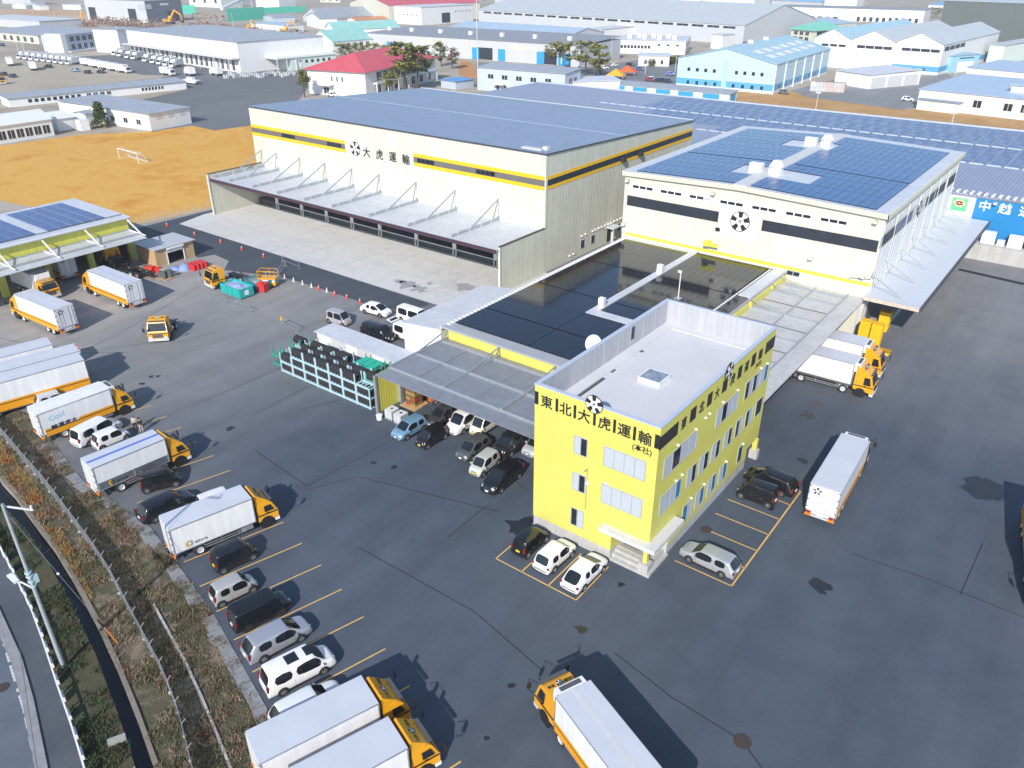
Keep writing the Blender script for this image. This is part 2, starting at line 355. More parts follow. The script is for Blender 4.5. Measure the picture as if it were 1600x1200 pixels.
# concrete lip of the ditch
lip = MB()
for a, b in zip(dR, dR[1:]):
    d = (b-a).normalized(); nrm = Vector((-d.y, d.x, 0)); nrm = nrm if nrm.y > 0 else -nrm
    lip.prism([(a.x,a.y),(b.x,b.y),(b.x+nrm.x*.28,b.y+nrm.y*.28),(a.x+nrm.x*.28,a.y+nrm.y*.28)], -.3, .14)
struct('ditch_kerb', lip, M((.22,.19,.16), .9, var=.25))
# yard
curb = P2([(-60,640),(30,642),(52,648),(80,690),(130,752),(200,800),(236,825),(277,881),(334,960),(397,1072),(450,1165),(505,1262),(640,1480)])
yard_pts = [p for p in curb]+[Vector((70,-25,0)), Vector((70,141.8,0)), Vector((-136,141.8,0)), Vector((-136,84,0)), Vector((-138,68,0)), Vector((-165,61,0)), Vector((-165,28,0))]
a_yard = asphalt('yard_asphalt', .084, .20, .25)
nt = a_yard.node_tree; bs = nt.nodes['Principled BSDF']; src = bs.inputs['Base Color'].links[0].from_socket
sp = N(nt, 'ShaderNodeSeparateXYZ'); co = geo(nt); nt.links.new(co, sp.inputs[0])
# pale-to-dark gradient put into the asphalt colour: west palest, east mid grey; edges ragged by noise
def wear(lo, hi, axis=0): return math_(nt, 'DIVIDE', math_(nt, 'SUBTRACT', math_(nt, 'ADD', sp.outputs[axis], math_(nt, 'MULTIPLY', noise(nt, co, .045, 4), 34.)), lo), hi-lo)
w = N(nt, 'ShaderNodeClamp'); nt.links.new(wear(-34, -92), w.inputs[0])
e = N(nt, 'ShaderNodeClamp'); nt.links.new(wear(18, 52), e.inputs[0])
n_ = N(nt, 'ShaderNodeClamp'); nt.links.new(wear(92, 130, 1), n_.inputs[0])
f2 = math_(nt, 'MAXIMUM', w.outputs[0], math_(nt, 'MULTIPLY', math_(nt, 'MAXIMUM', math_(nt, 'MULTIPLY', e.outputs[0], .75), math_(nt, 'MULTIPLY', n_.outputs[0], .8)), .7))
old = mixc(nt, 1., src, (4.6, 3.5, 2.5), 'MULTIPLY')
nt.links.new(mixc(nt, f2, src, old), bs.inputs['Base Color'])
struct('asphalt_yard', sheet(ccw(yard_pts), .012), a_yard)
a_new = asphalt('new_asphalt', .070, .16, .15); a_lot = asphalt('lot_asphalt', .19, .02)
struct('asphalt_lane', sheet(ccw(P2([(190,362),(336,327),(336,337),(286,351),(672,475),(640,488),(575,476),(511,454),(459,438),(445,434),(350,422),(358,408),(335,398),(309,403),(262,372),(215,372)])), .024), a_new)
ap = ground_mix('apron_concrete', [(.40,.40,.39),(.50,.50,.49),(.56,.56,.55),(.50,.49,.47)], .05, .5, .85, .004, .06, 6.)
struct('concrete_apron', sheet([(-132.2,73.9),(-56,73.9),(-56,93.4),(-134,93.4),(-134,80)], .036), ap)
jm = MB()
for x in range(-128, -56, 9): jm.box(x-.03, 74, .037, x+.03, 93, .039)
for y in (80.2, 86.6): jm.box(-131.5, y-.03, .0368, -56, y+.03, .0392)
struct('apron_joint', jm, m_conc2)
st = MB()
def blot(mb, c, r, seed, z, n=18, k=.35):
    rd = random.Random(seed); p = [(c.x+cos(2*pi*i/n)*r*(1+rd.uniform(-k,k)), c.y+sin(2*pi*i/n)*r*(1+rd.uniform(-k,k)), z) for i in range(n)]; mb.face(p)
for i, (u, v, r) in enumerate([(637,445,1.3),(625,440,.9),(655,452,1.2),(672,443,.5),(730,450,1.6)]): blot(st, at(u,v), r, i, .0405, k=.6)
struct('apron_stain', st, M((.30,.31,.32), .9, var=.2))
# damp patches, patched holes and spills on the yard
wet = MB(); rd = random.Random(3)
c0 = at(1540, 764); blot(wet, c0, 1.9, 5, .019, 26, .18)
for i in range(13):
    t = rd.uniform(-2.0, .6); r0 = 1.6; q = c0+Vector((cos(t)*r0, sin(t)*r0, 0)); L = rd.uniform(.3, 1.0)
    e_ = q+Vector((cos(t+rd.uniform(-.4,.4))*L, sin(t+rd.uniform(-.4,.4))*L, 0)); nn = Vector((-(e_-q).y, (e_-q).x, 0)).normalized()*.06
    wet.face([(q.x-nn.x,q.y-nn.y,.0185+.00002*i),(q.x+nn.x,q.y+nn.y,.0185+.00002*i),(e_.x+nn.x*.4,e_.y+nn.y*.4,.0185+.00002*i),(e_.x-nn.x*.4,e_.y-nn.y*.4,.0185+.00002*i)])
for i, (u, v, r) in enumerate([(1264,649,.75),(1276,633,.7),(821,815,.5),(835,812,.35),(970,913,.28),(799,1072,.22),(760,1154,.16),(908,983,.4),(1282,915,.8),(1205,795,.35),(1236,588,.5),(616,730,.3),(584,723,.3),(360,670,.45),(236,589,.35),(248,588,.3),(222,600,.3),(1255,720,.5),(815,826,1.4)]): blot(wet, at(u,v), r, 30+i, .0195+.00005*i, 14, .5)
struct('damp_patch', wet, M((.022,.024,.03), .35, var=.2, name='damp_asphalt'))
sm = MB()
def seam(pts, w=.07, z=.017):
    q = P2(pts)
    for a, b in zip(q, q[1:]):
        d = (b-a).normalized(); nn = Vector((-d.y, d.x, 0))*w/2
        sm.face([(a.x-nn.x,a.y-nn.y,z),(b.x-nn.x,b.y-nn.y,z),(b.x+nn.x,b.y+nn.y,z),(a.x+nn.x,a.y+nn.y,z)])
for s in ([(0,560),(62,526)],[(120,552),(184,523),(310,448)],[(0,529),(70,541),(150,547),(240,535)],[(0,545),(90,552),(200,551)],[(300,635),(400,592),(560,520)],[(400,646),(490,600),(640,540)],[(470,640),(545,622)],[(400,705),(480,760),(700,640)],[(480,765),(560,745),(780,800)],[(700,840),(760,790)],[(850,1050),(740,955),(560,855)],[(960,1020),(1050,1090),(1160,1158),(1190,1200)],[(1330,865),(1450,905),(1600,965)],[(1500,930),(1535,850)],[(1498,422),(1600,446)],[(380,420),(440,436)],[(240,545),(330,520)],[(735,700),(830,770)]): seam(s)
seam([(1498,421),(1600,444)], 1.1, .0165)
struct('asphalt_seam', sm, M((.016,.016,.018), .8, var=.3, name='tar_seam'))
def manhole(u, v, r=.42):
    c = at(u, v, .02); m = MB(); m.cyl((0,0,-.02), (0,0,.012), r, 20); m.ring([(r,-.02),(r+.06,-.02),(r+.06,.008),(r,.008)], 20, 0, 'z')
    return tag(obj('manhole_cover', m, M((.07,.055,.05), .7, .3, name='cast_iron'), loc=c), 'round rusty manhole cover set in the asphalt', 'manhole cover')
manhole(1103, 827)['label'] = 'round rusty manhole cover across a parking line beside the yellow office'; manhole(1160, 1158, .5)['label'] = 'round manhole cover in the dark asphalt near the bottom truck'; manhole(4, 1074, .35)['label'] = 'small round manhole cover in the roadway by the bottom left corner'
# parking lines
pl = MB()
def pline(a, b, w=.11, z=.023):
    d = (b-a).normalized(); nn = Vector((-d.y, d.x, 0))*w/2
    pl.face([(a.x-nn.x,a.y-nn.y,z),(b.x-nn.x,b.y-nn.y,z),(b.x+nn.x,b.y+nn.y,z),(a.x+nn.x,a.y+nn.y,z)])
ends = [(640,1072),(602,1014),(568,964),(534,921),(502,883),(472,849),(443,816),(360,735),(334,712),(308,690),(283,668),(260,651),(238,633),(216,619),(720,1190)]
DIRL = Vector((.262, .965, 0))
for u, v in ends: e_ = at(u, v); pline(e_-DIRL*8.3, e_)
a0, a1 = at(775,873), at(900,938)
pline(a0, a1)
for i in range(4): b0 = a0.lerp(a1, i/3); pline(b0, b0+Vector((0,4.6,0)))
c0_, c1_ = at(1143,916), at(1251,768)
pline(c0_, c1_, .13)
for i in range(7): b0 = c0_.lerp(c1_, i/6); pline(b0, b0-Vector((4.75,0,0)))
struct('parking_line', pl, m_yline)
# kerb strip between yard and bank, broken concrete
ks = MB(); rd = random.Random(11)
for a, b in zip(curb[3:-2], curb[4:-1]):
    L = (b-a).length; k = max(1, int(L/1.6)); d = (b-a).normalized(); nn = Vector((-d.y, d.x, 0)); nn = nn if nn.x+nn.y < 0 else -nn
    for i in range(k):
        if rd.random() < .12: continue
        p, q = a.lerp(b, i/k)+d*.03, a.lerp(b, (i+1)/k)-d*.03; w1, w2 = rd.uniform(.75,1.05), rd.uniform(.75,1.05)
        ks.prism([(p.x,p.y),(q.x,q.y),(q.x+nn.x*w2,q.y+nn.y*w2),(p.x+nn.x*w1,p.y+nn.y*w1)], -.05, .045+rd.uniform(0,.03))
struct('kerb_slab', ks, M((.24,.25,.27), .9, var=.25, vs=1.2, name='kerb_concrete'))
# planted bank, verge, pavement, road
bank_cols = [(.06,.05,.035), (.13,.10,.07), (.08,.085,.05), (.17,.14,.105), (.26,.21,.15), (.14,.09,.06)]
bankm = ground_mix('bank_soil', bank_cols, .22, 1.6, .95, .12, .4, 9.)
struct('bank', sheet(ccw(curb+dRx[::-1][:-1]+[Vector((-300,60,0)), Vector((-300,95,0)), Vector((-165,45,0))]), .006), bankm)
grl = P2([(-30,810),(12,880),(26.7,909),(50.7,957),(70.7,1010.7),(96,1088),(114.7,1141),(132,1197),(150,1262)])
swl = P2([(-60,858),(0,952),(34.7,1029),(53,1093),(74.7,1197),(84,1262)])
struct('verge', sheet(ccw(grl+dL[::-1]), .004), ground_mix('verge_soil', [(.05,.05,.03),(.10,.085,.05),(.07,.08,.05),(.15,.11,.065)], .3, 1.8, .95, .1, .4))
struct('pavement', sheet(ccw(grl+swl[::-1]), .02), asphalt('pavement_asphalt', .085, .12, .9))
rd_l = P2([(-60,905),(0,987),(16,1040),(37,1109),(56,1197),(66,1262)])
kb = MB()
for a, b in zip(swl, swl[1:]):
    d = (b-a).normalized(); nn = Vector((-d.y, d.x, 0)); nn = nn if nn.x < 0 else -nn
    k = max(1, int((b-a).length/1.)); 
    for i in range(k):
        p, q = a.lerp(b, i/k)+d*.01, a.lerp(b, (i+1)/k)-d*.01
        kb.prism([(p.x,p.y),(q.x,q.y),(q.x+nn.x*.2,q.y+nn.y*.2),(p.x+nn.x*.2,p.y+nn.y*.2)], 0, .13); kb.prism([(p.x+nn.x*.2,p.y+nn.y*.2),(q.x+nn.x*.2,q.y+nn.y*.2),(q.x+nn.x*.65,q.y+nn.y*.65),(p.x+nn.x*.65,p.y+nn.y*.65)], -.05, .022)
struct('road_kerb', kb, M((.25,.26,.28), .9, var=.25))
far_rd = [Vector((-120,-30,0)), Vector((-45,-30,0))]
struct('road', sheet(ccw(swl+[Vector((-36,-6,0)), Vector((-60,-30,0)), Vector((-120,10,0))]), .010), asphalt('road_asphalt', .13, .14, 1.))
wl = MB(); rd = random.Random(4)
for a, b in zip(rd_l, rd_l[1:]):
    k = max(1, int((b-a).length/.35)); d = (b-a).normalized(); nn = Vector((-d.y, d.x, 0))*.07
    for i in range(k):
        if rd.random() < .3: continue
        p, q = a.lerp(b, i/k), a.lerp(b, (i+.9)/k); wl.face([(p.x-nn.x,p.y-nn.y,.016),(q.x-nn.x,q.y-nn.y,.016),(q.x+nn.x*rd.uniform(.5,1),q.y+nn.y,.016),(p.x+nn.x,p.y+nn.y,.016)])
struct('road_edge_line', wl, M((.55,.56,.57), .8, var=.2))
# fields and lots beyond
fieldm = ground_mix('dry_turf', [(.46,.20,.03),(.56,.28,.05),(.62,.36,.09),(.58,.30,.055),(.66,.44,.20)], .035, .22, .95, .03, .12, 5.)
struct('sports_field', sheet(ccw([Vector((-138.2,68,0)),Vector((-136.2,84,0)),Vector((-136.2,146,0)),Vector((-204,143,0)),Vector((-206.8,134,0)),Vector((-207,131,0)),Vector((-215,130,0)),Vector((-217.5,118.7,0)),Vector((-228,104,0)),Vector((-230,84.6,0)),Vector((-300,60,0)),Vector((-300,45,0)),Vector((-170,62,0))]), .02), fieldm)
struct('depot_yard', sheet(ccw(P2([(60,92),(205,84),(378,113),(482,105),(492,124),(465,158),(395,196),(335,204),(298,196),(238,206),(120,180),(290,140),(292,128),(222,117),(140,103)])), .03), asphalt('depot_asphalt', .15, .02, 0))
struct('gravel_lot', sheet(ccw(P2([(-60,100),(40,96),(60,92),(140,103),(222,117),(270,119),(0,147),(-60,153)])), .035), ground_mix('lot_gravel', [(.30,.26,.19),(.40,.36,.29),(.36,.31,.24)], .03, .3))
struct('side_lot', sheet(ccw(P2([(735,120),(746,140),(860,152),(965,130),(1056,133),(1056,118),(1140,80),(1075,84),(900,107),(850,104),(745,97)])), .03), a_lot)
struct('grass_strip', sheet(ccw(P2([(1140,158),(1147,142),(1206,148),(1236,140),(1262,152),(1412,172),(1432,170),(1640,193),(1640,214)])), .03), ground_mix('dry_reeds', [(.36,.19,.07),(.46,.28,.12),(.52,.34,.17)], .1, .8, .95, .15, .3, 3.))
struct('storage_lot', sheet(ccw(P2([(1206,150),(1303,124),(1400,126),(1480,115),(1500,128),(1432,167),(1410,172),(1262,152),(1236,142)])), .04), asphalt('storage_asphalt', .24, .0, 0))
struct('dry_waste_ground', sheet(ccw(P2([(-60,38),(-60,14),(90,16),(140,17),(140,34),(70,38)])), .05), ground_mix('waste_ground', [(.42,.25,.14),(.50,.36,.24),(.46,.42,.36)], .012, .1))
struct('straw_bank', sheet(ccw(P2([(716,116),(720,92),(742,101),(746,118),(742,128)])), .05), ground_mix('straw', [(.40,.19,.07),(.52,.30,.13)], .1, .8))
# rough dry growth on the bank and verge: tens of thousands of small blades, nobody could count them
import numpy as np
def inside(px, py, poly):
    r = np.zeros(len(px), bool); n = len(poly)
    for i in range(n):
        x1, y1 = poly[i][0], poly[i][1]; x2, y2 = poly[(i+1)%n][0], poly[(i+1)%n][1]
        c = ((y1 > py) != (y2 > py)); xs = (x2-x1)*(py-y1)/(y2-y1+1e-12)+x1; r ^= c & (px < xs)
    return r
def vnoise(x, y, s, rg):
    g = rg.uniform(-.5, .5, (97, 89)); u, v = x/s, y/s; i, j = np.floor(u).astype(int), np.floor(v).astype(int); a, b = u-i, v-j; a, b = a*a*(3-2*a), b*b*(3-2*b)
    G = lambda p, q: g[p % 97, q % 89]
    return (G(i,j)*(1-a)+G(i+1,j)*a)*(1-b)+(G(i,j+1)*(1-a)+G(i+1,j+1)*a)*b
def growth(name, poly, n, seed, hmin, hmax, wid, mat, keep=None, clump=.55):
    rg = np.random.RandomState(seed); xs = [p[0] for p in poly]; ys = [p[1] for p in poly]
    px = rg.uniform(min(xs), max(xs), n*5); py = rg.uniform(min(ys), max(ys), n*5); k = inside(px, py, poly)
    f = vnoise(px, py, 1.7, rg)*1.2+vnoise(px, py, .6, rg)*.8+rg.uniform(-.35, .35, len(px))
    k &= f > (-.35+clump*.9)*rg.uniform(.3, 1, len(px)); px, py = px[k][:n], py[k][:n]; m = len(px)
    a = rg.uniform(0, 2*pi, m); h = rg.uniform(hmin, hmax, m)*(.55+.6*np.clip(vnoise(px, py, 1.1, rg)+.5, 0, 1)); w = rg.uniform(.5, 1., m)*wid; lean = rg.uniform(.2, 1., m)*h; b = rg.uniform(0, 2*pi, m)
    V = np.zeros((m, 3, 3)); V[:,0] = np.c_[px-np.cos(a)*w, py-np.sin(a)*w, np.full(m, .0)]; V[:,1] = np.c_[px+np.cos(a)*w, py+np.sin(a)*w, np.full(m, .0)]; V[:,2] = np.c_[px+np.cos(b)*lean, py+np.sin(b)*lean, h]
    me = bpy.data.meshes.new(name); me.vertices.add(3*m); me.vertices.foreach_set('co', V.ravel()); me.loops.add(3*m); me.loops.foreach_set('vertex_index', np.arange(3*m)); me.polygons.add(m); me.polygons.foreach_set('loop_start', np.arange(0, 3*m, 3)); me.update(calc_edges=True); me.materials.append(mat)
    o = bpy.data.objects.new(name, me); COL.objects.link(o); return o
clip = [(-95,32),(-32,22),(-28,8),(-40,2),(-62,8),(-95,16)]
bpoly = [(p.x,p.y) for p in curb[:-1]]+[(p.x,p.y) for p in dR[::-1]]+[(-88,21)]
dryg = foliage('dry_growth', [(.06,.05,.03),(.18,.14,.085),(.09,.10,.045),(.29,.23,.16),(.17,.085,.05),(.15,.125,.09)], .5)
tag(growth('dry_grass', bpoly, 60000, 1, .06, .34, .05, dryg), 'brown and straw coloured dry grass on the bank behind the parked row', 'grass', kind='stuff')
tag(growth('verge_plants', [(p.x,p.y) for p in grl]+[(p.x,p.y) for p in dL[::-1]], 16000, 2, .08, .45, .06, foliage('verge_leaves', [(.03,.035,.016),(.08,.075,.035),(.05,.085,.045),(.16,.09,.045)], .6)), 'dark green and brown weeds on the verge beside the ditch', 'weeds', kind='stuff')
rb = [at(*p) for p in [(0,690),(56,760),(120,870),(150,950),(110,890),(57,815),(0,742)]]
tag(growth('red_shrub_growth', [(p.x,p.y) for p in rb], 14000, 5, .08, .4, .06, foliage('red_leaves', [(.26,.09,.05),(.36,.17,.06),(.30,.24,.09),(.40,.26,.14)], .7), clump=.3), 'reddish autumn growth on the bank between fence and ditch', 'undergrowth', kind='stuff')
# ---------------------------------------------------------------- building helpers
def FM(face, plane):
    return {'-Y': lambda u, d, z: (u, plane-d, z), '+X': lambda u, d, z: (plane+d, u, z), '+Y': lambda u, d, z: (u, plane+d, z), '-X': lambda u, d, z: (plane-d, u, z)}[face]
def fbox(mb, f, u0, d0, z0, u1, d1, z1, m=0): a = f(u0, d0, z0); b = f(u1, d1, z1); return mb.box(*a, *b, m)
def window(par, face, plane, u0, u1, z0, z1, panes, fw=.07, frame=None, sill=False, lab=None):
    f = FM(face, plane); mb = MB(); n = len(panes)
    fbox(mb, f, u0, -.02, z0, u1, .05, z0+fw); fbox(mb, f, u0, -.02, z1-fw, u1, .05, z1)
    for i in range(n+1):
        x = u0+(u1-u0-fw)*i/n; fbox(mb, f, x, -.02, z0+fw, x+fw, .05, z1-fw)
    w = obj('window', mb, frame or m_frame, par)
    if lab: w['label'] = lab
    for i, pm in enumerate(panes):
        x0 = u0+(u1-u0-fw)*i/n+fw; x1 = u0+(u1-u0-fw)*(i+1)/n
        pb = MB(); fbox(pb, f, x0, -.015, z0+fw, x1, .018 if i % 2 else .03, z1-fw); obj('pane', pb, pm, w)
    if sill:
        sb = MB(); fbox(sb, f, u0-.05, 0, z0-.07, u1+.05, .12, z0); obj('sill', sb, m_lgrey, w)
    return w
def emblem(par, r, loc, rot, disc=True, ch=True, name='emblem'):
    "round crest: white disc with five black radial bars and a white hub that carries one character"
    mb = MB()
    if disc: mb.cyl((0,0,-.06), (0,0,.0), r, 32, 0); mb.ring([(r*.97,-.06),(r*1.03,-.06),(r*1.03,.012),(r*.97,.012)], 32, 1, 'z')
    for k in range(5):
        a = pi/2+2*pi*k/5; ca, sa = cos(a), sin(a); q = []
        for rr, ww in ((.40*r, .17*r), (.95*r, .27*r)):
            q += [(rr, ww), (rr, -ww)]
        p = [q[1], q[3], q[2], q[0]]; P = [(x*ca-y*sa, x*sa+y*ca) for x, y in p]; mb.prism(P, .0 if disc else -.01, .014, 1)
    if disc: mb.cyl((0,0,0), (0,0,.02), r*.34, 24, 0)
    e = obj(name, mb, [m_white, m_black], par); e.location = loc; e.rotation_euler = rot
    if ch and disc: text('emblem_lettering', '虎', r*.42, m_black, e, (0,0,.024), (0,0,0), depth=.004)
    return e
def lamp_ball(par, x, y, z, r=.12, name='wall_vent'):
    b = MB(); b.ball((0,0,0), r, 0, 8, 5); return obj(name, b, m_white, par, 40, loc=(x,y,z))
# ---------------------------------------------------------------- yellow office
X0, X1, Y0, Y1, ZT = -30.9, -20.15, 43.2, 64.6, 13.5
of = thing('office_building', 'three storey yellow office block with black lettering and round crests', 'office building')
b = MB()
b.box(X0, Y0, 1.02, -23.4, 62, 3.3); b.box(-23.4, 46.5, 1.02, X1, 62, 3.3); b.box(X0, Y0, 3.3, X1, Y1, 11.1); b.box(X0, 62, 2.1, X1, Y1, 3.3)
t = .26
b.box(X0, Y0, 11.1, X1, Y0+t, ZT-.08); b.box(X0, Y1-t, 11.1, X1, Y1, ZT-.08); b.box(X0, Y0+t, 11.1, X0+t, Y1-t, ZT-.08); b.box(X1-t, Y0+t, 11.1, X1, Y1-t, ZT-.08)
obj('wall', b, m_yellow, of)
b = MB(); e_ = .012
b.box(X0+t, Y0+t, 11.1, X0+t+e_, Y1-t, ZT-.1); b.box(X1-t-e_, Y0+t, 11.1, X1-t, Y1-t, ZT-.1); b.box(X0+t+e_, Y0+t, 11.1, X1-t-e_, Y0+t+e_, ZT-.1); b.box(X0+t+e_, Y1-t-e_, 11.1, X1-t-e_, Y1-t, ZT-.1)
pp = obj('parapet_lining', b, m_parapet, of)
for (x, y, w_, h_) in ((X0+t+.03, 57.5, .5, 1.2),):
    q = MB(); q.box(x-.01, y, 11.9, x+.02, y+w_, 11.9+h_); obj('opening', q, m_navy, pp)
for i in range(9):                                                   # upstand panels of the parapet lining
    y = Y0+t+.1+i*2.3
    if y < Y1-1: q = MB(); q.box(X0+t+e_, y, 11.12, X0+t+e_+.006, y+.03, ZT-.1); obj('lining_joint', q, m_lgrey, pp)
b = MB(); b.box(X0-.05, Y0-.05, ZT-.08, X1+.05, Y0+t+.04, ZT+.02); b.box(X0-.05, Y1-t-.04, ZT-.08, X1+.05, Y1+.05, ZT+.02); b.box(X0-.05, Y0+t+.04, ZT-.08, X0+t+.04, Y1-t-.04, ZT+.02); b.box(X1-t-.04, Y0+t+.04, ZT-.08, X1+.05, Y1-t-.04, ZT+.02)
obj('coping', b, m_coping, of)
b = MB(); b.box(X0+t+e_, Y0+t+e_, 11.1, X1-t-e_, Y1-t-e_, 11.16); b.box(X0+t+e_, Y0+t+e_, 11.16, X0+t+1.1, Y1-t-e_, 11.26); b.box(X0+t+1.1, Y1-t-1., 11.16, X1-t-e_, Y1-t-e_, 11.24)
rd_ = obj('roof_deck', b, m_roofmem, of)
b = MB(); b.box(X0+t+1.12, Y0+t+.4, 11.161, X0+t+1.42, 51, 11.175); b.box(X0+t+1.12, 52.2, 11.161, X0+t+1.3, 52.9, 11.18); b.box(X0+t+1.12, 57.2, 11.161, X0+t+1.4, 57.6, 11.18); obj('gutter', b, m_dgrey, rd_)
# skylight
b = MB(); b.box(-26.9, 52.2, 11.16, -24.9, 54.2, 11.6); sk = obj('skylight', b, m_white, of)
b = MB(); c = (-25.9, 53.2, 12.05); k = [(-26.8,52.3,11.6),(-25.0,52.3,11.6),(-25.0,54.1,11.6),(-26.8,54.1,11.6)]
for i in range(4): b.face([k[i], k[(i+1)%4], c])
obj('glazing', b, glassy((.18,.24,.32), .12, .7, 'skylight_glass'), sk)
b = MB()
b.box(X0+.03, Y0+.03, 0, -23.4, 62, 1.02); b.box(-23.4, 46.5, 0, X1-.03, 62, 1.02); obj('plinth', b, m_conc, of)
# wall panel joints in relief
b = MB()
for z in (3.92, 7.6): fbox(b, FM('-Y', Y0), X0+.02, 0, z, X1-.02, .004, z+.03); fbox(b, FM('+X', X1), Y0+.02, 0, z, Y1-.02, .004, z+.03)
for x in (-25.5,): fbox(b, FM('-Y', Y0), x, 0, 3.95, x+.02, .003, 11)
obj('wall_joint', b, M((.60,.54,.05), .5, name='wall_joint'), of)
# windows
gl, cu, bl = m_glass, m_curtain, m_glassblue
window(of, '-Y', Y0, -27.17, -25.94, 8.7, 10.33, [cu, gl]); window(of, '-Y', Y0, -27.17, -25.96, 5.33, 6.98, [cu, gl]); window(of, '-Y', Y0, -27.17, -25.96, 1.86, 3.58, [gl, cu])
window(of, '-Y', Y0, -24.52, -20.99, 8.65, 10.37, [cu]*4); window(of, '-Y', Y0, -24.52, -20.99, 5.28, 7.02, [cu]*4)
for u0, u1, pn in ((44.3, 49.7, [cu,gl,cu,cu]), (53.2, 57.5, [cu,gl,cu,cu]), (58.93, 64.1, [gl,cu,gl,cu,cu,bl])): window(of, '+X', X1, u0, u1, 8.55, 10.28, pn)
for u0, u1, pn in ((44.3, 47.75, [cu,cu,cu,bl]), (48.75, 50.42, [cu,gl]), (50.92, 52.68, [cu,gl]), (53.2, 54.9, [cu,gl]), (55.7, 57.3, [cu,gl]), (58.03, 59.5, [gl,cu]), (60.15, 61.75, [gl,cu]), (62.45, 64.0, [gl])): window(of, '+X', X1, u0, u1, 5.17, 6.92, pn)
for u0, u1, pn in ((48.75, 50.43, [bl,cu]), (51.1, 52.72, [cu,bl]), (53.4, 55.05, [cu,bl]), (55.7, 57.3, [cu,bl]), (59.65, 60.65, [gl])): window(of, '+X', X1, u0, u1, 1.62, 3.38, pn)
for y, z in ((46.2,10.6),(49.2,10.5),(50.8,10.75),(51.5,10.8),(54,10.7),(57,10.5),(62,10.5),(63.4,10.4),(46.6,7.2),(47.6,7.2),(50,3.6),(52.4,3.6),(56.8,3.5),(60.4,3.5)): lamp_ball(of, X1+.1, y, z)
lamp_ball(of, -24.1, Y0-.1, 7.2); lamp_ball(of, -25.75, Y0-.1, 6.5, .18)
# black bars, lettering, crests
f, g_ = FM('-Y', Y0), FM('+X', X1)
for a, c in ((X0, -30.55), (-28.95,-28.72), (-27.32,-27.1), (-25.6,-25.38), (-23.9,-23.68), (-22.25,-22.03), (-20.53, X1)):
    b = MB(); fbox(b, f, a, 0, 11.74, c, .02, 12.86); obj('sign_bar', b, m_black, of)
for a, c in ((Y0-.02, 46.), (47.95,48.95), (50.88,51.72), (53.62,54.55), (56.6,57.42), (59.42,60.3), (62.5, Y1)):
    b = MB(); fbox(b, g_, a, 0, 11.6, c, .02, 12.72); obj('sign_bar', b, m_black, of)
for ch, x in zip('東北大虎運輸', (-29.78,-28.05,-26.4,-24.63,-22.97,-21.28)): text('lettering', ch, 1.12, m_black, of, (x, Y0-.012, 12.24), FRONT)
for ch, y in zip('東北大虎運輸', (46.95,49.9,52.65,55.6,58.4,61.4)): text('lettering', ch, 1.05, m_black, of, (X1+.012, y, 12.12), RIGHT, .85)
text('lettering', '(本社)', .62, m_black, of, (-21.45, Y0-.012, 11.2), FRONT, depth=.008); text('lettering', '(本社)', .5, m_black, of, (X1+.012, 61.3, 11.15), RIGHT, depth=.008)
emblem(of, .72, (-25.54, Y0-.12, 13.55), FRONT); emblem(of, .72, (X1+.12, 54.35, 13.35), RIGHT)
for x, y in ((-25.54, Y0-.03),): b = MB(); b.box(x-.05, y-.05, 12.7, x+.05, y+.02, 13.4); obj('crest_bracket', b, m_black, of)
# entrance at the corner: landing, steps on two sides, pillar, canopy
b = MB(); b.box(-23.4, 44.3, 0, -21.05, 46.5, .92)
obj('landing', b, M((.34,.33,.30), .8, var=.15), of)
for i, z in enumerate((.25, .5, .74)):
    b = MB(); d = .36*(2-i)+.02; e2 = 1.08-.36*i
    b.box(-23.4, 44.3-.36*(3-i), 0, -19.93-.36*i, 44.3-.36*(2-i), z); b.box(-21.05+.36*(2-i), 44.3-.36*(2-i), 0, -21.05+.36*(3-i), 46.5, z); obj('step', b, m_conc, of)
b = MB(); b.box(-20.95, 43.3, 0, -20.12, 44.15, 1.0); obj('pillar_base', b, m_conc, of)
b = MB(); b.box(-20.72, 43.55, 1.0, -20.37, 43.9, 3.3); obj('pillar', b, m_yellow, of)
b = MB(); b.box(-23.0, 44.7, .92, -21.5, 46.3, .94); obj('door_mat', b, M((.10,.07,.10), .95, var=.2), of)
b = MB(); b.box(-24.2, 42.55, 2.98, -19.35, Y0, 3.36); b.box(X1, Y0, 2.98, -19.35, 47.4, 3.36); ca = obj('entrance_canopy', b, m_lgrey, of)
b = MB(); b.box(-23.38, 44.9, .93, -23.33, 46.3, 2.9); dr = obj('entrance_door', b, m_glass, of)
b = MB(); b.box(-23.39, 44.8, .93, -23.3, 44.9, 2.95); b.box(-23.39, 45.55, .93, -23.3, 45.65, 2.95); obj('door_frame', b, m_frame, dr)
b = MB(); b.box(-20.55, 63.9, 0, -19.75, 64.5, .95); obj('pillar_base', b, m_conc, of)
b = MB(); b.box(-20.4, 64.0, .95, -19.95, 64.4, 2.1); obj('pillar', b, m_yellow, of)
b = MB(); b.bar((-25.85,Y0-.05,7.75), (-25.85,Y0-.5,7.75), .06); b.bar((-25.85,Y0-.03,3.9), (-25.85,Y0-.03,7.75), .05); obj('service_bracket', b, m_galv, of)
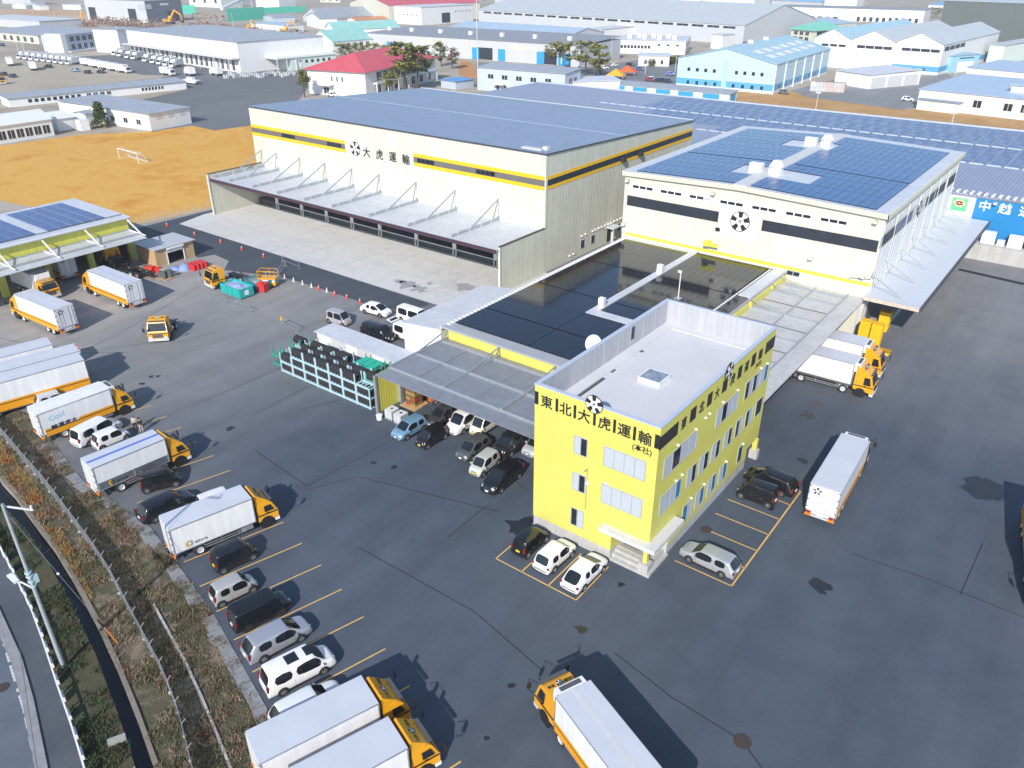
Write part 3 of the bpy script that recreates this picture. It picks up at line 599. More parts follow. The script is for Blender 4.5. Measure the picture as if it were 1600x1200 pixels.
# dish and aerial behind the office
di = thing('satellite_dish', 'white round satellite dish behind the office parapet', 'satellite dish', (-31.6, 52.6, 11.2))
b = MB(); b.ring([(.02,.0),(.75,.22),(.78,.22),(.05,-.04)], 20, 0, 'y'); b.move(Matrix.Rotation(radians(-25),4,'X') @ Matrix.Translation((0,-.2,0))); b.move(Matrix.Translation((0,0,1.9))); obj('dish', b, m_white, di, 40)
b = MB(); b.cyl((0,.1,-5.2), (0,.1,1.9), .06, 8); obj('mast', b, m_galv, di)
an = thing('antenna_mast', 'thin white mast with a small camera on the dark panel roof', 'mast', (-37.7, 81.8, 6.3))
b = MB(); b.cyl((0,0,0), (0,0,3.4), .06, 8); obj('pole', b, m_white, an); b = MB(); b.box(-.35,-.1,3.25,.1,.1,3.5); obj('camera', b, m_white, an); b = MB(); b.box(-.4,-.4,0,.4,.4,.06); obj('base', b, m_galv, an)
# ---------------------------------------------------------------- big ribbed warehouse
BX0, BX1, BY0, BY1 = -133.7, -65.25, 93.1, 140.
wh = thing('warehouse', 'large cream ribbed warehouse with yellow and black band and blue grey roof', 'warehouse')
def wz(y): return 17.6-(y-BY0)*1.9/46.9
b = MB()
V = [(BX0,BY0,0),(BX1,BY0,0),(BX1,BY1,0),(BX0,BY1,0),(BX0,BY0,17.6),(BX1,BY0,17.6),(BX1,BY1,15.7),(BX0,BY1,15.7)]
b.idx(V, [(0,1,5,4),(1,2,6,5),(2,3,7,6),(3,0,4,7)]); obj('wall', b, m_creamrib, wh)
b = MB(); o_ = .18
V = [(BX0-o_,BY0-o_,17.61),(BX1+o_,BY0-o_,17.61),(BX1+o_,BY1+o_,15.7),(BX0-o_,BY1+o_,15.7)]; V += [(x,y,z+.22) for x, y, z in V]
b.idx(V, [(4,5,6,7),(3,2,1,0)]); b.idx(V, [(0,1,5,4),(1,2,6,5),(2,3,7,6),(3,0,4,7)], 1); rf = obj('roof', b, [m_roofblue, M((.05,.055,.075), .5)], wh)
b = MB(); y = 115.3; b.box(BX0, y-.11, wz(y)+.2, BX1, y+.11, wz(y)+.25); obj('roof_joint', b, m_coping, rf)
b = MB(); b.box(-70.5, 94.2, 17.7, -67, 95.2, 17.95); b.box(-67.4, 95.2, 17.7, -66.6, 96, 18.2); obj('roof_unit', b, m_lgrey, rf)
b = MB(); b.box(BX0, BY1-.1, 15.92, BX1, BY1+.18, 16.02); obj('eaves_trim', b, m_lgrey, rf)
b = MB()
for x in (-64.9,): b.bar((BX1-2,100,17.5), (BX1-2,100,19.5), .06); b.bar((BX1-2,99.5,19.0), (BX1-2,100.5,19.2), .04)
obj('lightning_rod', b, m_galv, rf)
f, g_ = FM('-Y', BY0), FM('+X', BX1)
m_band = M((.17,.165,.15), .5, .3, .1, .6, 'grey_band')
for a, c in ((BX0, -107.6), (-91.3, BX1)):
    for z0, z1, mm in ((14.0,14.55,m_stripey), (12.55,13.1,m_stripey), (13.1,14.0,m_band)):
        b = MB(); fbox(b, f, a, 0, z0, c+(.05 if c == BX1 else 0), .05, z1); obj('band_stripe', b, mm, wh)
for z0, z1, mm in ((14.0,14.5,m_stripey), (12.6,13.1,m_stripey), (13.1,14.0,m_navy)):
    b = MB(); fbox(b, g_, BY0+.4, 0, z0, BY1, .05, z1); obj('band_stripe', b, mm, wh)
b = MB(); b.box(BX1-.1, BY0-.08, 6.9, BX1+.08, BY0+.38, 17.5); obj('corner_trim', b, m_cream, wh)
for u in (-124.65, -112.2, -90.5, -78.2): window(wh, '-Y', BY0-.05, u, u+3.7, 13.18, 13.92, [m_glass]*4, .06, m_dgrey)
emblem(wh, 1.15, (-105.0, BY0-.1, 13.55), FRONT)
for ch, x in zip('大虎運輸', (-102.3,-99.2,-96.1,-93.05)): text('lettering', ch, 1.75, m_black, wh, (x, BY0-.02, 13.3), FRONT)
for y in (114.5, 120.1): b = MB(); b.box(BX1+.05, y-.4, 12.95, BX1+.75, y+.4, 13.65); obj('floodlight', b, m_navy, wh)
for u0, u1 in ((103.1,104.25), (106.2,107.3), (114.6,115.8)): window(wh, '+X', BX1, u0, u1, 1.1, 2.55, [m_glass], .06)
b = MB(); b.box(BX1, 110.6, 2.75, BX1+1.6, 113.0, 2.9); obj('door_hood', b, m_lgrey, wh)
b = MB(); b.box(BX1, 111.2, .2, BX1+.05, 112.3, 2.4); obj('door', b, m_navy, wh)
b = MB(); b.box(BX1+1.45, 110.7, 0, BX1+1.55, 110.8, 2.75); b.box(BX1+1.1, 110.7, .1, BX1+1.5, 111., 2.3); obj('door_post', b, m_lgrey, wh)
for i, y in enumerate((103.2,104.3,106.4,107.3,108.3,109.2,110.2,111.2,112.1,113.2,114.2,115.2,116.1,99.9,101)): lamp_ball(wh, BX1+.12, y, 3.3 if y > 102 else 0.9, .17)
# loading canopy with tie rods
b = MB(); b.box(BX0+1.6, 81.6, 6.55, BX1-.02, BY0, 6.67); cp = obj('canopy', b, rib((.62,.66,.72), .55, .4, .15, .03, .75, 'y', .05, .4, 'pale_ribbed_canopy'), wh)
b = MB(); b.box(BX0+1.6, 81.46, 6.2, BX1-.02, 81.6, 6.72); obj('fascia', b, M((.06,.03,.05), .5), cp)
RX = (-133.0,-127.13,-120.29,-113.44,-106.41,-99.62,-91.02,-82.58,-73.95)
for i, x in enumerate(RX):
    xx = x+(1.4 if i == 0 else 0)
    b = MB(); b.box(xx-.09, 82.2, 6.67, xx+.09, BY0-.05, 7.12); b.box(xx-.3, BY0-.12, 6.67, xx+.3, BY0-.02, 7.3); bm_ = obj('canopy_beam', b, m_galv, cp)
    b = MB(); b.bar((xx,86.6,7.0), (xx,BY0-.05,9.95), .16); b.bar((xx,BY0-.04,7.1), (xx,BY0-.04,9.95), .05); obj('tie_rod', b, m_galv, cp)
    b = MB()
    for k in range(4): b.box(xx-.13, 83.4+k*2.6, 6.7, xx+.13, 83.6+k*2.6, 7.16)
    obj('beam_bracket', b, m_lgrey, bm_)
b = MB(); b.box(BX1-.12, 82.4, 0, BX1+.02, BY0, 6.9); b.box(BX0+1.4, 81.2, 0, BX0+1.58, BY0, 7.5); sd = objs('canopy_side_wall', b, m_creamrib, wh)[0]
b = MB(); b.box(BX1-.2, 82.3, 6.9, BX1+.08, BY0, 7.05); b.box(BX0+1.35, 81.1, 7.5, BX0+1.63, BY0, 7.62); objs('side_wall_coping', b, M((.07,.05,.06), .5), wh)
b = MB(); b.box(BX1-.24, 82.25, 0, BX1+.1, 82.42, 6.9); b.box(BX0+1.3, 81.05, 0, BX0+1.7, 81.22, 7.5); objs('edge_trim', b, m_cream, wh)
DX = (-125.55,-118.33,-111.5,-104.8,-97.85,-89.3,-80.95,-72.57)
b = MB(); b.box(BX0+1.6, 91.2, 0, BX1-.15, BY0, 1.1); obj('loading_dock', b, m_dgrey, wh)
for i, x in enumerate(DX):
    b = MB()
    for s in (-.3, .3): b.box(x+s-.07, 90.5, 0, x+s+.07, 90.64, 4.2)
    for z in (.05, 1.2, 2.2, 4.1): b.box(x-.37, 90.5, z, x+.37, 90.64, z+.12)
    b.box(x-.3, 90.52, 1.3, x+.3, 90.6, 2.2); obj('dock_post', b, m_white, wh)
    b = MB(); b.box(x+.7, 90.55, 3.3, x+1.0, 90.8, 4.0); b.box(x+1.6, 90.55, 3.3, x+1.9, 90.8, 4.0); obj('dock_light', b, m_amber if i != 5 else m_red, wh)
    x2 = (list(DX)+[-65.6])[i+1]
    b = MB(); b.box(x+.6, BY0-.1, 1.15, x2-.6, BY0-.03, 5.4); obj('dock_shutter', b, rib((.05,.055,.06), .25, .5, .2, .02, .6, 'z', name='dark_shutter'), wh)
    b = MB(); b.box(x+.38, 90.5, 1.22, x2-.38, 90.6, 1.34); b.box(x+.38, 90.5, 4.12, x2-.38, 90.6, 4.24); obj('dock_rail', b, m_white, wh)
# ---------------------------------------------------------------- cold store with blue panels
cs = thing('cold_store', 'cream cold store with black bands, round crest and blue solar roof', 'warehouse')
CX0, CX1, CY0, CY1, CZ = -55.9, -20.55, 99.5, 142., 15.4; RXC = -38.9; RZ = 15.95
b = MB(); b.idx([(CX0,CY0,0),(CX1,CY0,0),(CX1,CY1,0),(CX0,CY1,0),(CX0,CY0,CZ),(CX1,CY0,CZ),(CX1,CY1,CZ),(CX0,CY1,CZ),(RXC,CY0,RZ),(RXC,CY1,RZ)], [(0,1,5,8,4),(1,2,6,5),(2,3,7,9,6),(3,0,4,7)])
obj('wall', b, m_cream, cs)
def crz(x): return CZ+(RZ-CZ)*(1-abs(x-RXC)/((RXC-CX0) if x < RXC else (CX1-RXC)))
b = MB(); o_ = .3
for a, c in ((CX0-o_, RXC), (RXC, CX1+o_)):
    za, zc = (CZ, RZ) if c == RXC else (RZ, CZ)
    b.idx([(a,CY0-o_,za),(c,CY0-o_,zc),(c,CY1+o_,zc),(a,CY1+o_,za),(a,CY0-o_,za+.14),(c,CY0-o_,zc+.14),(c,CY1+o_,zc+.14),(a,CY1+o_,za+.14)], [(4,5,6,7),(3,2,1,0),(0,1,5,4),(1,2,6,5),(2,3,7,6),(3,0,4,7)])
rf = obj('roof', b, m_whiteroof, cs)
b = MB()
for a, c in ((CX0-.45, RXC), (RXC, CX1+.45)):
    za, zc = (CZ, RZ) if c == RXC else (RZ, CZ)
    b.idx([(a,CY0-.5,za-.42),(c,CY0-.5,zc-.42),(c,CY0-.3,zc-.42),(a,CY0-.3,za-.42),(a,CY0-.5,za+.16),(c,CY0-.5,zc+.16),(c,CY0-.3,zc+.16),(a,CY0-.3,za+.16)], [(4,5,6,7),(3,2,1,0),(0,1,5,4),(2,3,7,6)])
b.box(CX1+.3, CY0-.5, CZ-.42, CX1+.5, CY1+.4, CZ+.15); b.box(CX0-.5, CY0-.5, CZ-.42, CX0-.3, CY1+.4, CZ+.15); objs('gutter', b, M((.64,.62,.48), .45, name='cream_gutter'), rf)
b = MB(); b.box(RXC-.9, CY0-.2, RZ+.1, RXC+.9, CY1+.2, RZ+.22); obj('ridge_walkway', b, m_lgrey, rf)
protos = {}; UND = []
def panel_run(par, name, x0, x1, y0, y1, zf, mat, th=.05):
    k = (round(x1-x0,3), round(y1-y0,3), mat.name, round(zf(x1)-zf(x0),3))
    if k not in protos:
        q = MB(); dz = zf(x1)-zf(x0); W = x1-x0; L = y1-y0
        q.idx([(0,0,0),(W,0,dz),(W,L,dz),(0,L,0),(0,0,th),(W,0,dz+th),(W,L,dz+th),(0,L,th)], [(4,5,6,7),(0,1,5,4),(1,2,6,5),(2,3,7,6),(3,0,4,7)]); protos[k] = q.mesh('solar_panel', [mat])
    o = bpy.data.objects.new(name, protos[k]); COL.objects.link(o); o.parent = par; o.location = (x0, y0, zf(x0)); return o
HOLES = [(-38.2,-32.3,106,111.5), (-44,-36.8,127.9,133.1), (-43,-37,106.6,110)]
def hole(x0, x1, y0, y1): return any(x0 < h[1] and x1 > h[0] and y0 < h[3] and y1 > h[2] for h in HOLES)
b = MB()
for a, c in ((-54.5,-39.8), (-37.75,-21.9)): b.idx([(a,100.15,crz(a)+.15),(c,100.15,crz(c)+.15),(c,139.65,crz(c)+.15),(a,139.65,crz(a)+.15)], [(0,1,2,3)])
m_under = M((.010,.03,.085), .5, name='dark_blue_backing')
z_ = lambda x: crz(x)+.20
w_ = 1.13
for xs in (-54.5, -37.75):
    for i in range(13 if xs < -50 else 14):
        x0 = xs+i*w_+.02; x1 = x0+w_-.05
        for y0, y1 in ((100.2,105.9),(106.05,111.4),(111.5,115.2),(115.75,121.6),(121.7,127.7),(127.85,133.2),(133.3,139.6)):
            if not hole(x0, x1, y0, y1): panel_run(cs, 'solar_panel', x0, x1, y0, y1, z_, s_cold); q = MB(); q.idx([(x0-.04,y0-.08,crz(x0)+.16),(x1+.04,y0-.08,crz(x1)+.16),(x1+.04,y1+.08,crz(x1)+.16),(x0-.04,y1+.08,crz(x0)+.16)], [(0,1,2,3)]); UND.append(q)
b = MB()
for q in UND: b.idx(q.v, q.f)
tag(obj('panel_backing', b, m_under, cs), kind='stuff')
for x, y in ((-37.55,108.3), (-37.9,130.4)):
    b = MB(); b.box(x-.75, y-.75, crz(x), x+.75, y+.75, 16.9); v_ = obj('roof_vent', b, m_white, cs); b = MB(); b.cyl((x,y,16.9), (x,y,17.15), .8, 16); b.cyl((x,y,17.15), (x,y,17.9), 1.0, 16, 0, .55); obj('cowl', b, m_white, v_, 40)
    b = MB(); b.box(-41.2, y-.5, 16, -40.35, y+.5, 17.25); b.box(-40.25, y-.5, 16, -39.4, y+.5, 17.25); obj('roof_cabinet', b, m_white, cs)
f, g_ = FM('-Y', CY0), FM('+X', CX1)
for a, c in ((-55.35,-41.3), (-35.2,-20.75)):
    b = MB(); fbox(b, f, a, 0, 10.75, c, .04, 12.18); obj('band_stripe', b, m_navy, cs)
for a, c in ((99.6,106.8), (107.2,114.6), (122.2,127.2), (128,134), (136,141.6)):
    b = MB(); fbox(b, g_, a, 0, 11.2, c, .04, 12.6); obj('band_stripe', b, m_navy if a > 115 or a < 100 else M((.03,.05,.14), .3, var=.5, vs=.5, name='blue_black_cladding'), cs)
for a in (-54.7,-50.28,-45.89,-41.42,-36.98,-32.5,-28.1): window(cs, '-Y', CY0, a, a+3.42, 13.25, 13.92, [m_glass]*3 if a != -45.89 else [m_glass, m_glass, m_curtain], .14, m_white)
window(cs, '-Y', CY0, -41.55, -40.8, 9.45, 10.08, [m_glass]); window(cs, '-Y', CY0, -31.05, -29.25, 5.6, 6.3, [m_glass]*2, .1)
for i in range(7): window(cs, '+X', CX1, 100.4+i*5.9, 104.4+i*5.9, 13.1, 13.85, [m_curtain]*5, .09, m_white)
emblem(cs, 1.3, (-38.2, CY0-.1, 11.42), FRONT); emblem(cs, 1.1, (CX1+.1, 118.3, 11.9), RIGHT)
b = MB(); fbox(b, f, -41.2, 0, 9.0, -35.5, .012, 13.1); obj('sign_panel', b, M((.70,.69,.62), .5, var=.04), cs)
b = MB(); fbox(b, f, -55.2, 0, 6.35, CX1, .06, 6.75); obj('yellow_trim', b, m_stripey if False else M((.72,.66,.06), .5), cs)
b = MB(); b.box(-42.6, CY0-1.1, 7.5, -41.9, CY0, 8.1); b.box(-41.9, CY0-.9, 7.5, -40.6, CY0-.8, 8.0); obj('yellow_bracket', b, M((.72,.66,.06), .5), cs)
for x, z in ((-28.2,8.6), (-21.6,7.6), (-55.3,14.4), (-42.3,14.6), (-21.5,14.5), (-55.5,8.0)): b = MB(); b.box(x-.25, CY0-.75, z-.2, x+.25, CY0, z+.15); obj('flood_lamp', b, m_cream, cs)
for i in range(8): y = 99.7+i*5.9; b = MB(); fbox(b, g_, y, 0, 5.6, y+.22, .10, 14.9); obj('downpipe', b, m_lgrey, cs)
for i in range(7): y = 101.+i*5.9; b = MB(); fbox(b, g_, y, 0, 6.0, y+4.0, .03, 10.9); obj('wall_panel', b, m_white, cs)
b = MB(); b.bar((CX1+.05,CY0-.02,8.4), (CX1-.2,CY0-.06,7.3), .06); b.bar((CX1-.2,CY0-.06,7.3), (-23,CY0-.06,7.0), .06); b.bar((-23,CY0-.06,7.0), (-23.4,CY0-.06,6.6), .06); obj('cable', b, m_dgrey, cs)
b = MB(); b.box(CX1, 97.4, 5.55, -14.25, 141.6, 5.75); cp = obj('side_canopy', b, M((.60,.64,.70), .4, .1, .05, .3, 'canopy_sheet', streak=.05), cs)
b = MB(); b.box(-14.25, 97.3, 5.1, -14.1, 141.7, 5.8); obj('gutter', b, m_dgrey, cp); b = MB(); b.box(CX1, 97.25, 5.35, -14.25, 97.4, 5.8); obj('fascia', b, M((.6,.5,.44), .5, var=.3, vs=2), cp)
for i in range(7): y = 99+i*6.4; b = MB(); b.bar((CX1+.05,y,8.0), (-16.8,y+.2,5.85), .07); b.bar((CX1+.05,y,8.0), (-17.5,y+1.5,5.85), .05); obj('tie_rod', b, m_galv, cp)
b = MB(); b.box(CX1, 100.4, .9, CX1+.06, 141, 5.2); obj('dock_front', b, m_dgrey, cs); b = MB(); b.box(CX1, 99.6, 0, CX1+2.2, 141, .95); obj('dock_platform', b, m_conc2, cs)
# ---------------------------------------------------------------- low link building: dark mirror panels and two canopies
lb = thing('link_building', 'low yellow building with dark mirror-like solar roof and steel canopies', 'workshop')
LX0, LX1, LY0, LY1 = -55., -31.2, 59.5, 99.44
b = MB(); b.box(LX0, LY0, 0, LX1, LY1, 5.75); obj('wall', b, m_yelrib, lb)
b = MB(); b.box(LX0-.25, LY0-.3, 5.75, LX1+.2, LY1, 5.95); rf = obj('roof', b, M((.36,.38,.42), .6, .1, .08, .5, 'roof_sheet'), lb)
b = MB(); b.box(LX0-.45, LY0-.4, 5.6, LX0-.25, LY1, 6.02); obj('gutter', b, m_lgrey, rf)
b = MB()
for i in range(60): y = 60+i*.66; b.box(LX0-.25, y, 5.95, LX0+.25, y+.3, 6.04)
obj('clip', b, m_white, rf); rf.children
b = MB(); b.box(-44.5, 73.6, 5.95, -43.5, LY1, 6.12); b.box(-44.5, 72.0, 5.95, -33, 73.4, 6.12); wk = obj('roof_walkway', b, m_whiteroof, lb)
b = MB(); b.box(-32.7, 87.9, 5.95, -31.2, LY1, 6.1); b.box(-54.6, 98.5, 5.95, -43.5, LY1, 6.13); objs('roof_margin', b, m_whiteroof, lb)
b = MB()
for i in range(40): b.box(-33.0, 74+i*.62, 6.1, -32.78, 74.3+i*.62, 6.19)
obj('clip', b, m_white, wk)
b = MB(); b.box(-54.62, 60.85, 5.95, -44.47, 98.45, 6.0); b.box(-44.47, 60.85, 5.95, -33.3, 71.95, 6.0); b.box(-43.45, 73.55, 5.95, -32.75, 99.3, 6.0); b.box(-32.75, 73.55, 5.95, -31.4, 87.8, 6.0); objs('panel_rack', b, M((.012,.014,.02), .5), lb)  # dark underlay sheets, put in so the gaps between panels show dark
zl = lambda x: 6.03
for i in range(10):
    x0 = -54.6+i*1.01
    for y0, y1 in ((60.9,66.0),(66.25,71.4),(71.45,76.4),(76.65,82.0),(82.05,87.4),(87.65,93.0),(93.05,98.4)): panel_run(lb, 'solar_panel', x0, x0+.985, y0, y1, zl, s_low)
for i in range(12):
    x0 = -44.45+i*1.01
    if x0 < -39.5 or True:
        for y0, y1 in ((60.9,66.0),(66.25,71.9)):
            if x0 < -34: panel_run(lb, 'solar_panel', x0, x0+.985, y0, y1, zl, s_low)
for i in range(12):
    x0 = -43.4+i*1.01
    for y0, y1 in ((73.6,76.4),(76.65,82.0),(82.05,87.4),(87.65,93.0),(93.05,99.2)):
        if x0+1 < -33. or y1 < 88: panel_run(lb, 'solar_panel', x0, x0+.985, y0, y1, zl, s_low)
for x, y in ((-43.9,74.6), (-43.9,88.9)): b = MB(); b.box(x-.35, y-.3, 6.1, x+.35, y+.3, 7.2); obj('roof_cabinet', b, m_white, lb)
# front canopy over the staff cars
b = MB(); b.box(LX0+.3, 48.35, 4.42, X0-.02, LY0, 4.5); cp = obj('front_canopy', b, m_greyrib, lb)
for x in (-54.62,-47.22,-39.9,-32.6): b = MB(); b.box(x-.09, 50.4, 4.5, x+.09, LY0-.3, 4.82); obj('canopy_beam', b, m_galv, cp)
for y in (50.4, 54.4, 58.45): b = MB(); b.box(-54.5, y-.1, 4.51, X0-.1, y+.1, 4.74); obj('canopy_beam', b, m_galv, cp)
for x in (-50.9,-43.5,-36.2): b = MB(); b.box(x-.05, 50.5, 4.515, x+.05, 58.35, 4.66); obj('canopy_purlin', b, m_galv, cp)
for x in (-54.62,-47.22,-39.9): b = MB(); b.bar((x,54.6,4.75), (x,LY0-.02,5.7), .12); b.box(x-.1, LY0-.12, 4.6, x+.1, LY0, 5.75); obj('tie_rod', b, m_galv, cp)
b = MB(); b.box(-54.9, 48.3, 0, -54.75, 51.4, 4.4); b.box(-54.9, 52, 0, -54.75, LY0, 4.4); objs('canopy_side_wall', b, m_yelrib, lb)
b = MB(); b.box(-54.75, 51.35, 0, -54.35, 51.9, 4.4); b.box(-54.95, 48.2, 0, -54.65, 48.45, 4.4); objs('canopy_post', b, m_galv, lb)
b = MB(); b.box(LX0+.02, LY0-.03, 4.7, X0-.05, LY0-.001, 5.72); obj('fascia', b, m_yellow, lb)
b = MB(); b.box(-53, LY0-.05, 0, -32, LY0-.03, 4.3); obj('workshop_opening', b, m_navy, lb)
# pale canopy beside the cold store
b = MB(); b.box(LX1, 66.2, 4.88, -20.65, 98.7, 4.98); cp = obj('pale_canopy', b, m_paleyrib, lb)
for y in (68.2, 74.5, 80.8, 87.5, 94.1, 97.2): b = MB(); b.box(LX1+.1, y-.1, 4.98, -22.75, y+.1, 5.26); obj('canopy_beam', b, m_galv, cp); b = MB(); b.bar((LX1+.05,y,6.0), (-27,y,5.2), .08); b.bar((LX1+.05,y,6.0), (-27.5,y+1.6,5.0), .03); obj('tie_rod', b, m_galv, cp)
for x in (-30.95,-26.7,-22.7): b = MB(); b.box(x-.07, 66.3, 4.985, x+.07, 98.6, 5.17); obj('canopy_purlin', b, m_galv, cp)
for y in (71.4, 77.7, 84.1, 91): b = MB(); b.box(LX1+.1, y-.03, 4.985, -22.8, y+.03, 5.06); obj('canopy_purlin', b, m_dgrey, cp)
for y0, y1 in ((66.4,79.9), (80.6,86.6), (87.3,93.4), (94.1,98.6)): b = MB(); b.box(LX1, y0, 5.0, LX1+.5, y1, 5.74); obj('fascia', b, m_yellow, lb)
b = MB(); b.box(-21.2, 98.75, 0, -20.6, 99.4, 4.9); obj('canopy_post', b, m_lgrey, cp)
b = MB(); b.box(-30.9, 98.9, 0, -20.9, 99.45, 4.85); obj('end_wall', b, m_cream, lb)
b = MB(); b.box(LX1, 66.5, .9, LX1+.05, 98.5, 4.6); obj('dock_opening', b, m_navy, lb)
# white lean-to and long white shed behind the tyre racks
ln = thing('lean_to_shed', 'white lean-to shed joined to the dark solar roof', 'shed')
b = MB(); b.idx([(-61.3,59.2,0),(-55.45,59.2,0),(-55.45,73.8,0),(-61.3,73.8,0),(-61.3,59.2,4.75),(-55.45,59.2,5.5),(-55.45,73.8,5.5),(-61.3,73.8,4.75)], [(0,1,5,4),(1,2,6,5),(2,3,7,6),(3,0,4,7)]); obj('wall', b, m_white, ln)
b = MB(); b.idx([(-61.5,59.0,4.76),(-55.46,59.0,5.52),(-55.46,74,5.52),(-61.5,74,4.76),(-61.5,59.0,4.88),(-55.46,59.0,5.64),(-55.46,74,5.64),(-61.5,74,4.88)], [(4,5,6,7),(3,2,1,0),(0,1,5,4),(1,2,6,5),(2,3,7,6),(3,0,4,7)]); obj('roof', b, m_whiteroof, ln)
sh = thing('long_shed', 'long narrow white shed behind the tyre racks', 'shed')
b = MB(); b.box(-71.5, 54.6, 0, -57, 57.1, 2.5); obj('wall', b, m_white, sh); b = MB(); b.box(-71.7, 54.3, 2.5, -56.8, 57.4, 2.62); obj('roof', b, m_whiteroof, sh)
for x in (-69,-64.5,-60): b = MB(); b.box(x, 54.56, .1, x+2.6, 54.6, 2.3); obj('door', b, m_lgrey, sh)
# ---------------------------------------------------------------- far solar hall and the blue firm's dock
fh = thing('solar_hall', 'very long low hall with blue grey solar roof behind the cold store', 'warehouse')
FX0, FX1, FY0, FY1, FZ = -147., 40., 142.3, 205., 9.3
b = MB(); b.box(FX0, FY0, 0, FX1, FY1, FZ-.05); obj('wall', b, m_white, fh)
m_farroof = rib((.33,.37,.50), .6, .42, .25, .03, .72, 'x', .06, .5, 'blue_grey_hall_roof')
b = MB(); b.box(FX0-.4, FY0-.6, FZ-.05, FX1, FY1+.4, FZ+.1); rf = obj('roof', b, m_farroof, fh)
b = MB()
for y in (165.3, 183.6): [b.box(x, y-.15, FZ+.1, x+2.3, y+.15, FZ+.28) for x in np.arange(-112 if y > 170 else -76, FX1-2, 2.82)]
b.box(FX0, FY1+.0, FZ+.1, FX1, FY1+.5, FZ+.35); obj('snow_guard', b, m_coping, rf)
b = MB()
for x in range(-24, 40): b.box(x, FY0-.4, FZ+.1, x+.45, FY0-.1, FZ+.4); b.box(x, FY0+1.2, FZ+.1, x+.45, FY0+1.4, FZ+.3)
obj('snow_stop', b, m_lgrey, rf)
zf = lambda x: FZ+.12
for i in range(48):
    x0 = -101.+i*2.82
    if x0 > -32: panel_run(fh, 'solar_panel', x0, x0+2.45, 165.9, 183.0, zf, s_far)
    elif x0 > -75: panel_run(fh, 'solar_panel', x0, x0+2.72, 165.9, 183.0, zf, s_far)
    panel_run(fh, 'solar_panel', x0, x0+(2.45 if x0 > -32 else 2.72), 184.3, 203.8, zf, s_far)
    if x0 > -96 and x0 < -60: panel_run(fh, 'solar_panel', x0, x0+2.72, 172., 183.0, zf, s_far) if x0 <= -75 else None
f = FM('-Y', FY0)
m_blue = M((.012,.20,.47), .45, var=.05, vs=.3, name='blue_fascia')
b = MB(); fbox(b, f, -16.9, 0, 2.6, FX1, .06, 8.9); obj('blue_wall', b, m_blue, fh)
b = MB(); fbox(b, f, -21, 0, 2.6, -16.95, .05, 8.9); obj('grey_wall', b, m_lgrey, fh)
b = MB(); fbox(b, f, -20.2, .05, 6.5, -18., .1, 8.5); sg = obj('sign_board', b, M((.10,.50,.24), .5, name='green_board'), fh)
b = MB(); y = FY0-.14
for k in range(6): a = k*pi/3; b.cyl((-19.1+.55*cos(a), y, 7.7+.38*sin(a)), (-19.1+.55*cos(a), y+.02, 7.7+.38*sin(a)), .3, 12)
b.cyl((-19.1,y,7.7), (-19.1,y+.02,7.7), .35, 12); obj('sign_emblem', b, M((.78,.45,.30), .5), sg)
for ch, x in zip('中越通運', (-15.5,-12.7,-9.9,-7.1)): text('lettering', ch, 1.75, m_white, fh, (x, FY0-.08, 7.85), FRONT, 1.05, .03)
b = MB(); fbox(b, f, -16.2, .06, 5.6, -12.5, .4, 7.0) if False else None
for x in (-14.4, -9.): b = MB(); b.box(x, FY0-.9, 8.4, x+.5, FY0-.06, 8.7); obj('flood_lamp', b, m_lgrey, fh)
b = MB(); b.box(-20.5, 139.6, 0, 40, FY0-.05, 2.5); obj('dock_wall', b, m_conc, fh)
for x, w_, h_ in ((-14.6,1.9,1.9), (-12.3,1.,.8), (-10.9,2.0,1.9), (-8.5,1.9,1.8)):
    b = MB(); b.box(0, 0, 0, w_, .9, h_); tag(obj('packing_case', b, m_white, loc=(x, 140.6, 2.5)), 'white case on the concrete dock under the blue wall, %s along' % {-14.6:'first',-12.3:'low second',-10.9:'third',-8.5:'fourth'}[x], 'case', 'white cases on the dock')
# ---------------------------------------------------------------- yellow truck garage and beige shed
ga = thing('truck_garage', 'yellow truck garage with pale blue solar roof and white canopy', 'garage')
GX0, GX1, GY0, GY1, GZ = -136.3, -120., 26., 58.7, 7.0
b = MB(); b.idx([(GX0,GY0,0),(GX0,GY1,0),(GX1,GY1,0),(GX0,GY0,GZ),(GX0,GY1,GZ),(GX1,GY1,GZ)], [(0,3,4,1),(1,4,5,2)]); b.box(GX1-.15, GY0, 4.85, GX1, GY1, GZ-.02)
for y0, y1 in ((58.,GY1), (51.5,52.4), (45.2,46.1), (38.9,39.8)): b.box(GX1-.6, y0, 0, GX1, y1, 4.85)
obj('wall', b, m_yelrib, ga)
b = MB()
for y in (51.95, 45.65): b.box(GX1-.02, y-.06, 0, GX1+.06, y+.06, 4.8)
obj('downpipe', b, m_lgrey, ga)
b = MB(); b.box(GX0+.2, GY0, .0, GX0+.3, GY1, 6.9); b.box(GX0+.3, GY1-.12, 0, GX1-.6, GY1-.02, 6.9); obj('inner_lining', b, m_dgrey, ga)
b = MB(); b.box(GX0-.4, GY0, GZ, GX1+.35, GY1+.3, GZ+.15); rf = obj('roof', b, m_whiteroof, ga)
b = MB(); b.cyl((GX1+.4,GY0,GZ), (GX1+.4,GY1+.3,GZ), .2, 10); obj('gutter', b, m_lgrey, rf)
for y0 in (54.6,52.85,51.15-.05,49.35,47.75-.1, 44.3,42.6,40.9,39.2,37.5,35.8): panel_run(ga, 'solar_panel', -135.2, -121.6, y0, y0+1.6, lambda x: GZ+.2, s_gar)
b = MB()
for i in range(60): y = 36+i*.38; b.box(-121.5, y, GZ+.15, -121.2, y+.2, GZ+.24)
obj('panel_clip', b, m_dgrey, rf)
